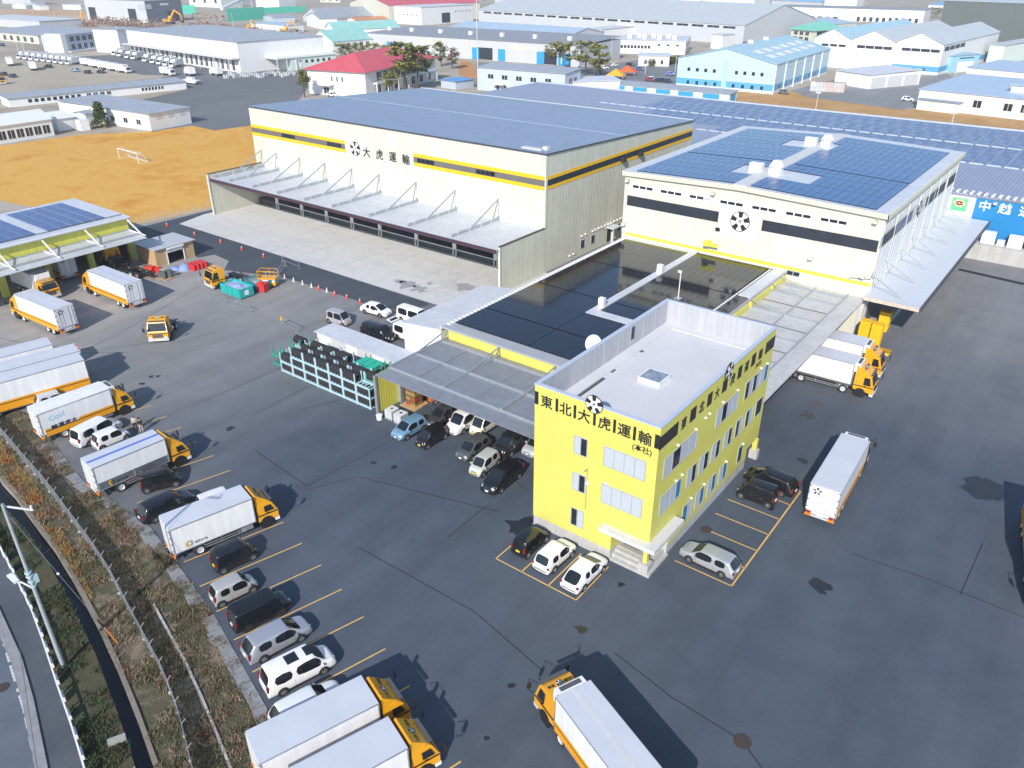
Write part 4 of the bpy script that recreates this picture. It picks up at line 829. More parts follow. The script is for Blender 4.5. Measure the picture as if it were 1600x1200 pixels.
b = MB(); b.idx([(GX1,GY0,4.95),(-114.6,GY0,4.75),(-114.6,58.45,4.75),(GX1,58.7,4.95),(GX1,GY0,5.03),(-114.6,GY0,4.83),(-114.6,58.45,4.83),(GX1,58.7,5.03)], [(4,5,6,7),(3,2,1,0),(0,1,5,4),(1,2,6,5),(2,3,7,6),(3,0,4,7)]); cp = obj('canopy', b, rib((.58,.60,.62), .4, .45, .1, .02, .85, 'y', name='pale_canopy_sheet'), ga)
for x in (-116.6, -119.7): b = MB(); b.box(x-.06, GY0, 5.03, x+.06, 58.6, 5.2); obj('canopy_beam', b, m_galv, cp)
for y in (58.5, 51.9, 45.7, 39.6, 33.4): b = MB(); b.bar((GX1,y,6.9), (-115.9,y,5.0), .16); b.box(GX1, y-.08, 5.03, -115., y+.08, 5.16); obj('tie_rod', b, m_white, cp)
sb = thing('storage_shed', 'small plywood shed with grey roof and half open roller shutter', 'shed')
SX0, SX1, SY0, SY1 = -119.9, -114.3, 59.0, 65.5
b = MB(); b.idx([(SX0,SY0,0),(SX1,SY0,0),(SX1,SY1,0),(SX0,SY1,0),(SX0,SY0,2.7),(SX1,SY0,2.7),(SX1,SY1,2.7),(SX0,SY1,2.7)], [(0,1,5,4),(2,3,7,6),(3,0,4,7)])
b.box(SX1-.06, SY0, 0, SX1, 60.9, 2.7); b.box(SX1-.06, 63.6, 0, SX1, SY1, 2.7); b.box(SX1-.06, 60.9, 2.2, SX1, 63.6, 2.7); obj('wall', b, m_wood, sb)
b = MB(); b.box(SX0-.2, SY0-.25, 2.7, SX1+.35, SY1+.3, 2.8); obj('roof', b, M((.50,.52,.55), .5, .2, .06), sb)
b = MB(); b.box(SX1-.02, 60.8, 1.8, SX1+.1, 63.7, 2.25); b.cyl((SX1+.15,60.8,2.45), (SX1+.15,63.7,2.45), .22, 10); obj('roller_shutter', b, m_white, sb)
b = MB(); b.box(SX1, 60.75, 0, SX1+.1, 60.9, 2.5); b.box(SX1, 63.6, 0, SX1+.1, 63.75, 2.5); obj('door_frame', b, m_white, sb)
b = MB(); b.box(SX0+.1, SY0+.1, .01, SX1-.2, SY1-.1, .05); obj('floor', b, m_dgrey, sb)
# ---------------------------------------------------------------- vehicles
def mk_wheel(r, w, name, rimcol):
    t = MB(); t.ring([(r*.62,-w/2),(r*.93,-w/2),(r,-w/2+.03),(r,w/2-.03),(r*.93,w/2),(r*.62,w/2)], 20)
    k = MB(); k.cyl((0,-w/2+.05,0), (0,w/2-.05,0), r*.63, 20); k.ring([(r*.50,w/2-.05),(r*.63,w/2-.05),(r*.63,w/2-.01),(r*.58,w/2+.0)], 20); k.ring([(r*.50,-w/2+.05),(r*.58,-w/2-.0),(r*.63,-w/2+.01),(r*.63,-w/2+.05)], 20)
    for i in range(5 if name == 'car' else 0):
        a = 2*pi*i/5
        for s in (1, -1): k.bar((0, s*(w/2-.035), 0), (r*.56*cos(a), s*(w/2-.035), r*.56*sin(a)), .09*r/.3, .03)
    return t.mesh('tyre', [m_rubber], 40), k.mesh('rim', [rimcol], 40)
m_rim = M((.50,.52,.54), .3, .6, .08, name='alloy'); m_rimdark = M((.05,.05,.055), .4, .4, name='dark_alloy'); m_hub = M((.62,.63,.64), .4, .3, .1, name='white_hub')
W_CAR = mk_wheel(.31, .20, 'car', m_rim); W_DK = mk_wheel(.31, .20, 'car', m_rimdark); W_TRK = mk_wheel(.48, .30, 'truck', m_hub); W_DUAL = mk_wheel(.48, .55, 'truck', m_hub)
def put_wheel(par, meshes, x, y, z):
    t = bpy.data.objects.new('wheel', meshes[0]); COL.objects.link(t); t.parent = par; t.location = (x, y, z)
    k = bpy.data.objects.new('rim', meshes[1]); COL.objects.link(k); k.parent = t; return t
# body types: L, W, H, belt height, hood length, windscreen run, hood height, rear glass run, roof width factor
CT = {'kei_box': (3.40,1.475,1.80,.98,.42,.48,.95,.10,.92), 'kei': (3.40,1.475,1.60,.95,.55,.55,.93,.22,.86), 'hatch': (3.95,1.69,1.52,.92,.78,.72,.92,.35,.82), 'prius': (4.46,1.745,1.48,.93,.80,1.05,.90,.85,.78),
      'minivan': (4.85,1.80,1.87,1.02,.72,.75,1.02,.22,.86), 'lowvan': (4.75,1.80,1.62,.96,.80,.90,.95,.45,.82), 'wagon': (4.72,1.77,1.50,.92,1.05,.75,.93,.45,.80), 'suv': (4.72,1.84,1.68,1.02,.98,.80,1.05,.45,.80), 'hiace': (4.70,1.70,1.98,1.05,.28,.62,1.05,.12,.90), 'sedan': (4.55,1.72,1.46,.93,1.05,.75,.92,.95,.78), 'boxvan': (4.30,1.69,1.85,1.02,.70,.35,1.05,.10,.93)}
_cars = {}
def build_car(kind, col, metal=0., dark=False, plate='w', ribs=False, roofs=(), roofcol=None):
    L, W, H, bz, hood, ws, hz, rg, rw = CT[kind]; h = W/2; xr, xf = -L/2, L/2; bz -= .04
    p = carpaint(col, metal); root = thing('car', None, 'car')
    xh = xf-hood; xw = xh-ws; xq = xr+.10+rg; xb = xq+(xw-xq)*.52; box = kind in ('kei_box', 'hiace', 'boxvan')
    e = .55 if box else 1.                                              # boxy vans keep squarer ends
    T = [(xr, .80+.1*(1-e), .50, .56, .74), (xr+.03, .93, .66, .72, .80), (xr+.07, .965, bz-.05, bz, .84), (xq, .985, bz+.03, H-.06*e, rw), (xq+.10, .99, bz+.03, H-.025*e, rw), (xq+.18, .995, bz+.02, H-.015, rw), (xb-.05, 1, bz, H, rw), (xb+.05, 1, bz, H, rw), (xw-.10, 1, bz-.01, H-.02, rw*.99), (xw, 1, bz-.02, H-.05, rw*.985), (xw+ws*.52, 1, bz-.03, H-.05-(H-.05-hz)*.50, rw*1.0), (xh, .985, hz-.05, hz+.01, .90), (xh+hood*.5, .96, hz-.09, hz-.035, .86), (xf-.16, .90, hz-.19, hz-.13, .80), (xf-.04, .82, .56, .64, .74), (xf, .76, .44, .50, .70)]
    rings = []
    for x, pf, b, r, wf in T:
        g = r-b > .2; hh = h*pf; wr = h*wf*(1 if g else pf)
        half = [(hh*.80, .19), (hh*.97, .27), (hh, .48 if b > .6 else b*.8), (hh*.995, b-.15 if b > .66 else b*.92), (hh*.96, b-.04), (wr, r-.055 if g else r-.015), (wr*.88, r), (wr*.45, r+(.035 if g else .025))]
        rings.append([(x, y, z) for y, z in half]+[(x, -y, z) for y, z in half[::-1]])
    nr = 16; V = [v for R in rings for v in R]; F, MI = [], []
    for i in range(len(T)-1):
        for j in range(nr-1):
            m = 0
            if j in (4, 10) and i in (5, 7, 8, 9): m = 1
            if j in (6, 7, 8) and i in (9, 10): m = 2
            if j in (6, 7, 8) and i == 2: m = 3
            a = i*nr+j; F.append((a+nr, a+nr+1, a+1, a)); MI.append(m)
        F.append((i*nr, i*nr+nr-1, i*nr+2*nr-1, i*nr+nr)); MI.append(0)
    F.append(tuple(range(nr))); MI.append(0); k = (len(T)-1)*nr; F.append(tuple(range(k+nr-1, k-1, -1))); MI.append(0)
    me = bpy.data.meshes.new('body'); me.from_pydata(V, [], F); [me.materials.append(x) for x in (p, m_carglass, m_carglass, m_carglass)]
    me.polygons.foreach_set('material_index', MI); me.update()
    cr = me.attributes.new('crease_edge', 'FLOAT', 'EDGE'); pm = {}
    for q in me.polygons:
        for ek in q.edge_keys: pm.setdefault(ek, []).append(q.material_index)
    for ed in me.edges:
        ms = pm.get(ed.key, [0]); cr.data[ed.index].value = .92 if len(set(ms)) > 1 else (.35 if box else .12)
    o = bpy.data.objects.new('body', me); COL.objects.link(o); sd = o.modifiers.new('smooth', 'SUBSURF'); sd.levels = sd.render_levels = 1
    bpy.context.view_layer.update(); m2 = bpy.data.meshes.new_from_object(o.evaluated_get(bpy.context.evaluated_depsgraph_get())); bpy.data.objects.remove(o)
    co = [v.co.copy() for v in m2.vertices]; parts = {}
    for q in m2.polygons:
        c = q.center; m = q.material_index
        key = 'body' if m == 0 else ('side_window', c.y > 0, c.x > xb) if m == 1 else 'windscreen' if m == 2 else 'rear_window'
        parts.setdefault(key, []).append(tuple(q.vertices))
    for key, fs in parts.items():
        n = MB(); ix = {}
        for f in fs:
            for v in f:
                if v not in ix: ix[v] = len(n.v); n.v.append(tuple(co[v]))
            n.f.append(tuple(ix[v] for v in f)); n.m.append(0)
        obj(key if isinstance(key, str) else key[0], n, p if key == 'body' else m_carglass, root, 50)
    zw = .31; wb = L*.585 if 'kei' not in kind else 2.42; xc = -.02
    for sx in (-1, 1):
        for sy in (-1, 1):
            x = xc+sx*wb/2; b = MB(); b.cyl((x, sy*(h-.12), zw+.02), (x, sy*(h-.004), zw+.02), .375, 18); obj('wheel_arch', b, m_black, root)
            put_wheel(root, W_DK if dark else W_CAR, x, sy*(h-.095), zw)
    for sy in (-1, 1):
        b = MB(); x0, x1 = xf-.42, xf-.07; b.idx([(x0, sy*h*.90, hz-.17), (x1, sy*h*.58, hz-.27), (x1+.03, sy*h*.60, hz-.37), (x0+.14, sy*h*.90, hz-.33), (x0+.02, sy*h*.74, hz-.10), (x1-.06, sy*h*.5, hz-.17)], [(0,3,2,1),(4,0,1,5),(0,4,3),(1,2,5)] if sy > 0 else [(1,2,3,0),(5,1,0,4),(3,4,0),(5,2,1)]); b.move(Matrix.Translation((.02, 0, .02))); obj('headlight', b, m_lamp, root)
        b = MB(); b.box(xr+.01, sy*h*.74, bz-.22, xr+.13, sy*h*.935, bz+(.22 if H > 1.58 else -.03)); obj('tail_light', b, m_lampred, root)
        b = MB(); b.box(xw+.30, sy*(h*.97), bz-.03, xw+.44, sy*(h+.16), bz+.11); obj('mirror', b, p, root)
        for xs in (xb-.06, xw+.28): b = MB(); b.box(xs-.008, sy*(h-.05), .32, xs+.008, sy*(h-.004), bz-.12); obj('door_seam', b, m_black, root)
        for xs in (xb-.35, xb+.55): b = MB(); b.box(xs, sy*(h-.03), bz-.20, xs+.17, sy*(h+.012), bz-.165); obj('door_handle', b, m_chrome if col[0] < .1 else p, root)
        b = MB(); b.box(xc-wb/2+.4, sy*(h-.06), .17, xc+wb/2-.4, sy*(h-.015), .27); obj('sill_trim', b, m_black, root)
    b = MB(); b.box(xf-.10, -h*.48, .30, xf+.006, h*.48, .42); obj('lower_grille', b, m_black, root)
    b = MB(); b.box(xf-.10, -h*.36, .54, xf-.015, h*.36, .63); obj('grille', b, m_chrome if kind in ('minivan', 'suv') else m_black, root)
    b = MB(); b.box(xr-.02, -.17, .60, xr+.03, .17, .76); obj('licence_plate', b, m_plate_y if plate == 'y' else m_plate_w, root)
    b = MB(); b.box(xf-.05, -.17, .40, xf+.022, .17, .54); obj('licence_plate', b, m_plate_y if plate == 'y' else m_plate_w, root)
    b = MB(); b.box(xr-.012, -h*.7, .36, xr+.05, h*.7, .44); obj('bumper_trim', b, m_black, root)
    b = MB(); b.bar((xh-.04, -h*.55, hz+.015), (xh-.10, h*.1, hz+.06), .03); b.bar((xh-.04, 0, hz+.015), (xh-.10, h*.55, hz+.06), .03); obj('wiper', b, m_black, root)
    if ribs:
        for k in range(5): b = MB(); y = (k-2)*W*.16; b.box(xq+.25, y-.025, H-.01, xw-.15, y+.025, H+.035); obj('roof_rib', b, p, root)
    for x0, x1 in roofs: b = MB(); b.box(x0, -.42, H-.03, x1, .42, H+.04); obj('sunroof', b, m_carglass, root)
    return root
TREE = None
def pose(rear, front, side, W):
    "ground centre and heading from the two wheel contacts seen on one side of a vehicle"
    r, f = at(*rear), at(*front); d = (f-r); d.z = 0; d.normalize(); lf = Vector((-d.y, d.x, 0)); c = (r+f)/2 - lf*(W/2-.12)*(1 if side == 'L' else -1)
    return c, math.atan2(d.y, d.x)
def car(kind, col, label, rear=None, front=None, side='R', c=None, h=None, group=None, **k):
    key = (kind, col, tuple(sorted((a, str(b)) for a, b in k.items())))
    if rear: c, h = pose(rear, front, side, CT[kind][1])
    global TREE
    if key in _cars:
        if TREE is None or _cars[key].name not in TREE: TREE = tree_of(None)
        o = copy_tree(_cars[key], tree=TREE)
    else: o = build_car(kind, col, **k); _cars[key] = o
    o['label'] = label; o.location = (c.x, c.y, .02); o.rotation_euler = (0, 0, h); o['group'] = group or 'cars parked in the yard'
    return o
WH, SV, BK, GR = (.74,.75,.76), (.40,.42,.45), (.010,.011,.014), (.10,.10,.115)
HL = math.atan2(.965, .262)
bank = 'cars parked along the bank'; can = 'cars parked under the front canopy'; offc = 'cars parked beside the office'; shd = 'vehicles parked by the white shed'
car('hatch', (.52,.54,.57), 'silver hatchback half hidden between the long orange skirted trailer and a white truck', c=at(88,632)+Vector((0,0,0)), h=HL, group=bank, metal=.3)
car('minivan', WH, 'white people carrier beside the white truck lettered Cool', (136.7,699), (185.5,673.5), 'R', group=bank)
car('kei', (.76,.76,.75), 'small white car beside two standing people', (160,705), (201,687), 'R', group=bank)
car('kei_box', BK, 'black boxy van tucked beside the silver sided wing truck', (226,772.5), (282,759), 'R', group=bank, plate='y', ribs=True)
car('lowvan', BK, 'long low black people carrier beside the hidden white van', (241,818), (295.4,792), 'R', group=bank)
car('kei_box', WH, 'white van with only its roof showing behind a white box truck', c=Vector((*at(338,769,1.8)[:2],0)), h=HL, group=bank)
car('kei_box', (.012,.014,.022), 'black tall kei wagon with a ribbed roof beside the lettered white box truck', (348.8,897), (397.8,874), 'R', group=bank, plate='y', ribs=True)
car('kei', (.48,.48,.47), 'small champagne silver hatchback between two black vans', (347.5,949), (396.7,925), 'R', group=bank, metal=.3)
car('boxvan', BK, 'black square backed van with dark wheels beside a small silver hatchback', (386,988), (444,959), 'R', group=bank, ribs=True, dark=True)
car('lowvan', (.42,.44,.50), 'silver blue sloping people carrier beside the white van with roof windows', (414.5,1033), (470,1002.5), 'R', group=bank, metal=.4)
car('minivan', (.80,.80,.80), 'white people carrier with two dark roof windows', (442,1086), (508.5,1051.5), 'R', group=bank, roofs=((-.75,.05),(.55,.98)))
car('wagon', (.70,.73,.76), 'white car mostly hidden beside the pair of yellow cab trucks', c=at(482,1112), h=HL, group=bank)
D = -pi/2
car('hatch', (.20,.37,.52), 'light blue hatchback beside the white liquid tanks', (661.7,673), (635,688), 'L', group=can, metal=.3)
car('kei', (.012,.012,.014), 'small black car with a yellow plate next to the light blue hatchback', (695,686), (667.5,702.5), 'L', group=can, plate='y')
car('sedan', (.05,.05,.055), 'dark grey car deep under the canopy by the stacked cases', c=at(694,655), h=D, group=can)
car('minivan', (.76,.75,.72), 'white people carrier under the canopy edge', (748,662), (726.7,676), 'L', group=can)
car('kei_box', (.70,.68,.58), 'cream kei car with a yellow plate under the canopy edge', c=at(757,672), h=D, group=can, plate='y')
car('hatch', (.13,.135,.15), 'dark grey hatchback with a pale nose in front of the cream kei car', (762.5,702.5), (735,721.7), 'L', group=can, metal=.4)
car('kei', (.46,.48,.44), 'pale green grey kei car with a yellow plate beside a black off-roader', (779,725), (751.7,747.5), 'L', group=can, plate='y')
car('suv', BK, 'black off-roader nearest the corner of the yellow office', (810,748), (781.7,771), 'L', group=can)
car('minivan', (.02,.021,.026), 'black people carrier with chrome grille under the canopy', (826,697), (801,711.7), 'L', group=can)
car('hatch', (.55,.58,.62), 'silver car half hidden behind the corner of the yellow office', c=at(842,702), h=D, group=can, metal=.3)
car('kei', (.010,.010,.012), 'small black car with a yellow plate backed against the office plinth', (824.5,871.5), (851.5,847.5), 'R', group=offc, plate='y')
car('hatch', (.78,.78,.77), 'white hatchback in the middle bay in front of the office', (863.5,895.5), (893.5,869), 'R', group=offc)
car('prius', (.80,.80,.81), 'white fastback car in the bay next to the entrance steps', (910,924.7), (942.3,892.5), 'R', group=offc)
car('wagon', (.46,.48,.50), 'silver estate car alone in the bay beside the entrance', (1125.5,901.6), (1076.7,878.6), 'L', group=offc, metal=.4)
car('kei_box', (.011,.011,.013), 'black kei wagon parked beside a larger black people carrier by the office', (1199,794), (1156,778.6), 'L', group=offc)
car('lowvan', (.011,.011,.014), 'larger black people carrier in the last bay by the office', (1222,776.7), (1172,756), 'L', group=offc)
car('kei_box', (.36,.34,.38), 'mauve silver kei van standing alone by the long white shed', (516,505.6), (535,511), 'R', group=shd, plate='y')
car('prius', (.81,.81,.81), 'white hatchback near the line of red cones', (572.5,490.6), (593,496), 'R', group=shd)
car('hiace', (.79,.79,.79), 'white van half covered by the lean-to shed', c=at(646,503), h=.02, group=shd)
vn = car('hiace', (.77,.77,.76), 'white van with its tailgate raised beside the lean-to shed', c=at(641,531), h=0., group=shd, plate='y')
b = MB(); b.bar((-2.3,0,1.98), (-3.2,0,2.15), 1.5, .07); obj('tailgate', b, m_white, vn); b = MB(); b.bar((-2.5,0,2.06), (-2.95,0,2.15), 1.2, .03); obj('tailgate_glass', b, m_carglass, vn)
car('minivan', (.012,.013,.018), 'black people carrier behind the long white shed', c=at(592,528), h=0.02, group=shd)
# --- trucks
def build_cab(par, xc, xf, W, zt, col, small=False, stripe=True, plate=True, marks=True):
    h = W/2; p = col
    prof = [(xc,.86,0),(xf-1.75,.80,0),(xf-.95,.78,0),(xf-.04,.62,.02),(xf,.95,.03),(xf,1.42,.03),(xf-.10,1.52,.02),(xf-.42,zt-.22,.13),(xf-.60,zt-.06,.17),(xf-.95,zt,.18),(xc,zt,.16),(xc,1.52,0)]
    b = MB(); b.side(prof, -h, h); cab = obj('cab', b, p, par, 35)
    def ws(t, off=.012): return (xf-.10-.32*t+off, 1.52+(zt-.22-1.52)*t)
    b = MB(); x0, z0 = ws(.06); x1, z1 = ws(.94); b.face([(x0,-h+.12,z0),(x0,h-.12,z0),(x1,h-.23,z1),(x1,-h+.23,z1)]); obj('windscreen', b, m_carglass, cab)
    for s in (-1, 1):
        def y(z): return s*(h-.16*max(0, (z-1.52)/(zt-1.52))+.012)
        b = MB(); P = [(xf-.34,1.56),(xf-.56,zt-.36),(xf-1.12,zt-.36),(xf-1.12,1.56)]; q = [(x,y(z),z) for x, z in P]; b.face(q if s > 0 else q[::-1]); obj('side_window', b, m_carglass, cab)
        if stripe: b = MB(); b.box(xc+.02, s*(h-.01), 1.30, xf-.05, s*(h+.012), 1.40); obj('cab_stripe', b, m_black, cab)
        b = MB(); b.cyl((xf-1.3 if not small else xf-1.05, s*(h-.25), .5), (xf-1.3 if not small else xf-1.05, s*(h+.006), .5), .60, 20); obj('wheel_arch', b, m_black, cab)
        b = MB(); b.bar((xf-.2, s*(h-.1), zt-.25), (xf+.25, s*(h+.22), zt-.15), .035); b.bar((xf+.25, s*(h+.22), zt-.15), (xf+.25, s*(h+.22), 1.5), .035); b.bar((xf+.25,s*(h+.22),1.55), (xf-.05,s*(h-.02),1.5), .03)
        b.box(xf+.22, s*(h+.08), 1.75, xf+.29, s*(h+.36), 2.2); obj('mirror', b, m_black, cab)
        b = MB(); b.box(xf-.08, s*(h-.55), .66, xf+.035, s*(h-.10), .90); obj('headlight', b, m_lamp, cab)
        b = MB(); b.box(xf-1.0, s*(h-.01), 1.42, xf-.85, s*(h+.025), 1.47); obj('door_handle', b, m_black, cab)
    b = MB(); b.box(xf-.35, -h+.02, .36, xf+.05, h-.02, .64); obj('bumper', b, m_lgrey if not small else m_white, cab)
    b = MB(); b.box(xf-.02, -h+.6, .78, xf+.02, h-.6, 1.22); obj('grille', b, m_dgrey, cab)
    b = MB(); b.box(xf-.01, -h+.15, 1.26, xf+.022, h-.15, 1.36); obj('cab_stripe', b, m_black, cab)
    if plate: b = MB(); b.box(xf+.04, -.2, .42, xf+.065, .2, .6); obj('licence_plate', b, m_plate_w, cab)
    b = MB(); b.box(xf-.55, -h+.3, zt-.05, xf-.30, h-.3, zt+.01); obj('sun_visor', b, m_dgrey, cab)
    return cab
def deflector(par, xc, xf, W, zt, zb, col, marks=True):
    "sloping roof fairing from the cab roof up to the body, with the crest and name on it"
    h = W/2-.2; b = MB(); b.idx([(xf-.62,-h+.05,zt-.02),(xf-.62,h-.05,zt-.02),(xc+.12,h,zb),(xc+.12,-h,zb),(xc+.02,h+.05,zt-.02),(xc+.02,-h-.05,zt-.02),(xc-.02,h-.02,zb-.04),(xc-.02,-h+.02,zb-.04)], [(0,1,2,3),(1,4,6,2),(5,0,3,7),(3,2,6,7)]); d = obj('roof_fairing', b, col, par, 30)
    n = Vector((zb-zt+.02, 0, (xf-.62)-(xc+.12))).normalized(); ang = math.atan2(n.x, n.z); mid = Vector(((xf-.62+xc+.12)/2, 0, (zt+zb)/2))+n*.03
    rot = Matrix.Rotation(ang, 4, 'Y') @ Matrix.Rotation(pi/2, 4, 'Z')
    if marks:
        e = emblem(d, .24, mid, rot.to_euler())
        for s, tx in ((1, '大虎'), (-1, '運輸')): text('lettering', tx, .26, m_black, d, mid+Vector((0, s*-.62, 0)), rot.to_euler(), depth=.003)
    return d
def build_truck(L, W=2.45, Hb=3.6, cabl=1.75, zt=2.55, floor=1.12, cab=True, skirt=None, reefer=False, fairing=True, strip=None, roof=None, axles=1, rear='doors', small=False, words=None, script=None, low=None, sides=None, logo=False, trailer=False, cabcol=None, rearmark=True):
    root = thing('truck', None, 'truck'); xr, xf = -L/2, L/2; h = W/2; cc = cabcol or m_orange
    xc = xf-cabl if cab else xf; xb = xc-(.22 if cab else 0)
    b = MB(); b.box(xr+.15, -.42, .62, (xf-.6 if cab else xb-.2), .42, .92); b.box(xr+.1, -h+.1, .95, xb-.02, h-.1, floor); ch = obj('chassis', b, m_dgrey, root)
    bx = MB(); bx.box(xr, -h, floor, xb, h, Hb); box = obj('cargo_box', bx, sides or m_whitebox, root)
    b = MB(); b.box(xr+.01, -h+.01, Hb, xb-.01, h-.01, Hb+.02); rf = obj('box_roof', b, roof or M((.56,.59,.66), .5, .1, .06, .4, 'roof_skin'), box)  # default skin is blue-grey: the blue cast on level tops is painted in
    if strip: b = MB(); b.box(xr+.05, -.16, Hb+.02, xb-.05, .16, Hb+.03); obj('roof_strip', b, strip, rf)
    for s in (-1, 1):
        b = MB(); b.box(xr, s*(h-.02), Hb-.09, xb, s*(h+.02), Hb+.015); b.box(xr, s*(h-.02), floor, xb, s*(h+.018), floor+.10); b.box(xb-.09, s*(h-.02), floor+.1, xb, s*(h+.018), Hb-.09); b.box(xr, s*(h-.02), floor+.1, xr+.09, s*(h+.018), Hb-.09); obj('edge_rail', b, m_alu, box)
        if skirt:
            z0 = .62 if trailer else .82
            b = MB(); b.box(xr+.3, s*(h-.03), z0, xb-.05, s*(h+.022), 1.36); obj('side_skirt', b, skirt, box)
            b = MB(); b.box(xr+.3, s*(h-.03), 1.36, xb-.05, s*(h+.023), 1.46); obj('skirt_stripe', b, m_black, box)
            w0 = words and (xr+.7, xr+3.3)
            b = MB(); 
            if words and s < 0:
                b.box(xr+.3, s*(h-.03), 1.46, xr+.75, s*(h+.022), 1.68); b.box(xr+3.5, s*(h-.03), 1.46, xb-.05, s*(h+.022), 1.68)
            elif words: b.box(xr+.3, s*(h-.03), 1.46, xb-3.6, s*(h+.022), 1.68); b.box(xb-.5, s*(h-.03), 1.46, xb-.05, s*(h+.022), 1.68)
            else: b.box(xr+.3, s*(h-.03), 1.46, xb-.05, s*(h+.022), 1.68)
            obj('side_skirt', b, skirt, box)
        if low:
            b = MB(); b.box(xr+.12, s*(h-.02), floor+.1, xb-.1, s*(h+.022), floor+.78); obj('lower_gate', b, low, box)
            for k in range(3): x = xr+.1+k*(xb-xr-.2)/2; b = MB(); b.box(x-.09, s*(h-.02), floor, x+.09, s*(h+.035), floor+.85); obj('gate_post', b, m_alu, box)
        b = MB()
        for z in (.5, .72): b.bar((xr+2.2, s*(h-.12), z), (xc-1.1 if cab else xb-2.5, s*(h-.12), z), .06)
        for k in range(3): x = xr+2.3+k*((xc if cab else xb)-xr-4.0)/2; b.bar((x, s*(h-.12), .45), (x, s*(h-.12), .98), .05)
        obj('side_guard', b, m_alu, ch)
    if words:
        for s in (-1, 1):
            tx = words[::-1] if s < 0 else words
            xm = xr+2.1 if s < 0 else xb-2.1
            text('lettering', tx, .5, m_black, box, (xm, s*(h+.026), 1.62), (pi/2, 0, 0 if s < 0 else pi), 1.25, .004)
    if script:
        text('lettering', script, .75, M((.20,.50,.78), .5, name='blue_script'), box, (xr+1.6, -h-.006, 2.62), (pi/2, radians(-4), 0), 1., .004)
    if logo:
        y = -h-.03 if low else -h-.006; z = floor+.42 if low else floor+.5
        g = obj('logo', MB().ring([(.30,-.003),(.32,-.003),(.32,.003),(.30,.003)], 20, 0, 'z'), m_black, box); g.location = (xr+1.25, y, z); g.rotation_euler = (pi/2, 0, 0)
        b = MB(); b.prism([(.29*cos(a), .29*sin(a)) for a in [pi*.55+i*pi*.9/10 for i in range(11)]]+[(.17*cos(a), .17*sin(a)) for a in [pi*.55+i*pi*.9/10 for i in range(10,-1,-1)]], -.003, .006); g2 = obj('logo_arc', b, m_stripey, g)
        text('lettering', 'D', .62, m_black, box, (xr+1.27, y, z), (pi/2, 0, 0), 1., .003); text('lettering', 'aitora', .42, m_black, box, (xr+2.15, y, z-.04), (pi/2, 0, 0), 1., .003)
    # rear
    b = MB(); b.box(xr-.03, -h, floor, xr, h, Hb); obj('rear_frame', b, m_alu, box)
    for s in (-1, 1):
        b = MB(); b.box(xr-.055, s*.015, floor+.06, xr-.03, s*(h-.06), Hb-.07); d = obj('rear_door', b, sides or m_whitebox, box)
        for k in (.33, .68):
            q = MB(); q.cyl((xr-.08, s*h*k, floor+.1), (xr-.08, s*h*k, Hb-.1), .022, 6); obj('lock_rod', q, m_lgrey, d)
        for k in (.28, .45, .8):
            q = MB(); q.box(xr-.065, s*h*k-.04, floor+.1, xr-.055, s*h*k+.04, Hb-.12); obj('door_rib', q, m_lgrey, d)
        q = MB()
        for k in range(4): z = floor+.3+k*(Hb-floor-.5)/3; q.box(xr-.07, s*(h-.16), z, xr-.03, s*(h+.005), z+.09)
        obj('hinge', q, m_dgrey, d)
        q = MB(); q.box(xr-.10, s*(h-.55), .62, xr+.02, s*(h-.02), .78); obj('reflector', q, m_amber, root)
        q = MB(); q.box(xr-.05, s*(h-.5), .86, xr+.05, s*(h-.12), 1.04); obj('tail_light', q, m_lampred, root)
    if rearmark: e = emblem(box, .36, (xr-.07, h*.45, Hb-.55), (pi/2, 0, -pi/2), False, False)
    b = MB(); b.box(xr-.08, -h+.05, .62, xr, h-.05, .76); b.box(xr+.02, -h+.1, .8, xr+.1, h-.1, floor); obj('rear_bumper', b, m_lgrey, ch)
    b = MB(); b.box(xr-.06, -.3, .82, xr-.03, .3, 1.0); obj('licence_plate', b, m_plate_w, ch)
    # wheels
    if trailer: xa = [xr+2.4, xr+3.75]
    else: xa = [xr+1.9] if axles == 1 else [xr+1.7, xr+3.0]
    for x in xa:
        for s in (-1, 1): put_wheel(root, W_DUAL, x, s*(h-.32), .48)
    if trailer:
        for s in (-1, 1): q = MB(); q.box(xf-2.6, s*.8-.08, .05, xf-2.4, s*.8+.08, 1.1); obj('landing_leg', q, m_galv, ch)
    if cab:
        xw = xf-1.05 if small else xf-1.3
        for s in (-1, 1): put_wheel(root, W_TRK, xw, s*(h-.2), .48)
        if axles == 2 and L > 10.5:
            for s in (-1, 1): put_wheel(root, W_TRK, xw-1.75, s*(h-.2), .48)
        cb = build_cab(root, xc, xf, W-.1, zt, cc, small)
        if fairing: deflector(cb, xc, xf, W-.1, zt, Hb-.08, cc)
        else:
            n = Vector((0,0,1)); emblem(cb, .22, (xf-1.05, 0, zt+.01), (0, 0, pi/2))
            for s, tx in ((1, '大虎'), (-1, '運輸')): text('lettering', tx, .26, m_black, cb, (xf-1.05, s*-.6, zt+.004), (0,0,pi/2), depth=.003)
        if reefer:
            q = MB(); q.side([(xb,Hb-.95),(xb+.55,Hb-.95),(xb+.62,Hb-.7),(xb+.55,Hb-.02),(xb,Hb+.02)], -h+.25, h-.25); u = obj('cooling_unit', q, m_white, box); q = MB(); q.box(xb+.12, -h+.5, Hb-.02, xb+.45, h-.5, Hb+.012); obj('vent', q, m_dgrey, u)
        q = MB(); q.box(xc-1.5, -h+.12, .45, xc-.5, -h+.62, .95); q.box(xc-1.4, h-.6, .5, xc-.7, h-.12, .95); obj('fuel_tank', q, m_alu, ch)
        q = MB(); q.box(xc-.2, -h+.3, .9, xc+.0, h-.3, 2.2); obj('cab_back', q, m_black, ch)
    return root
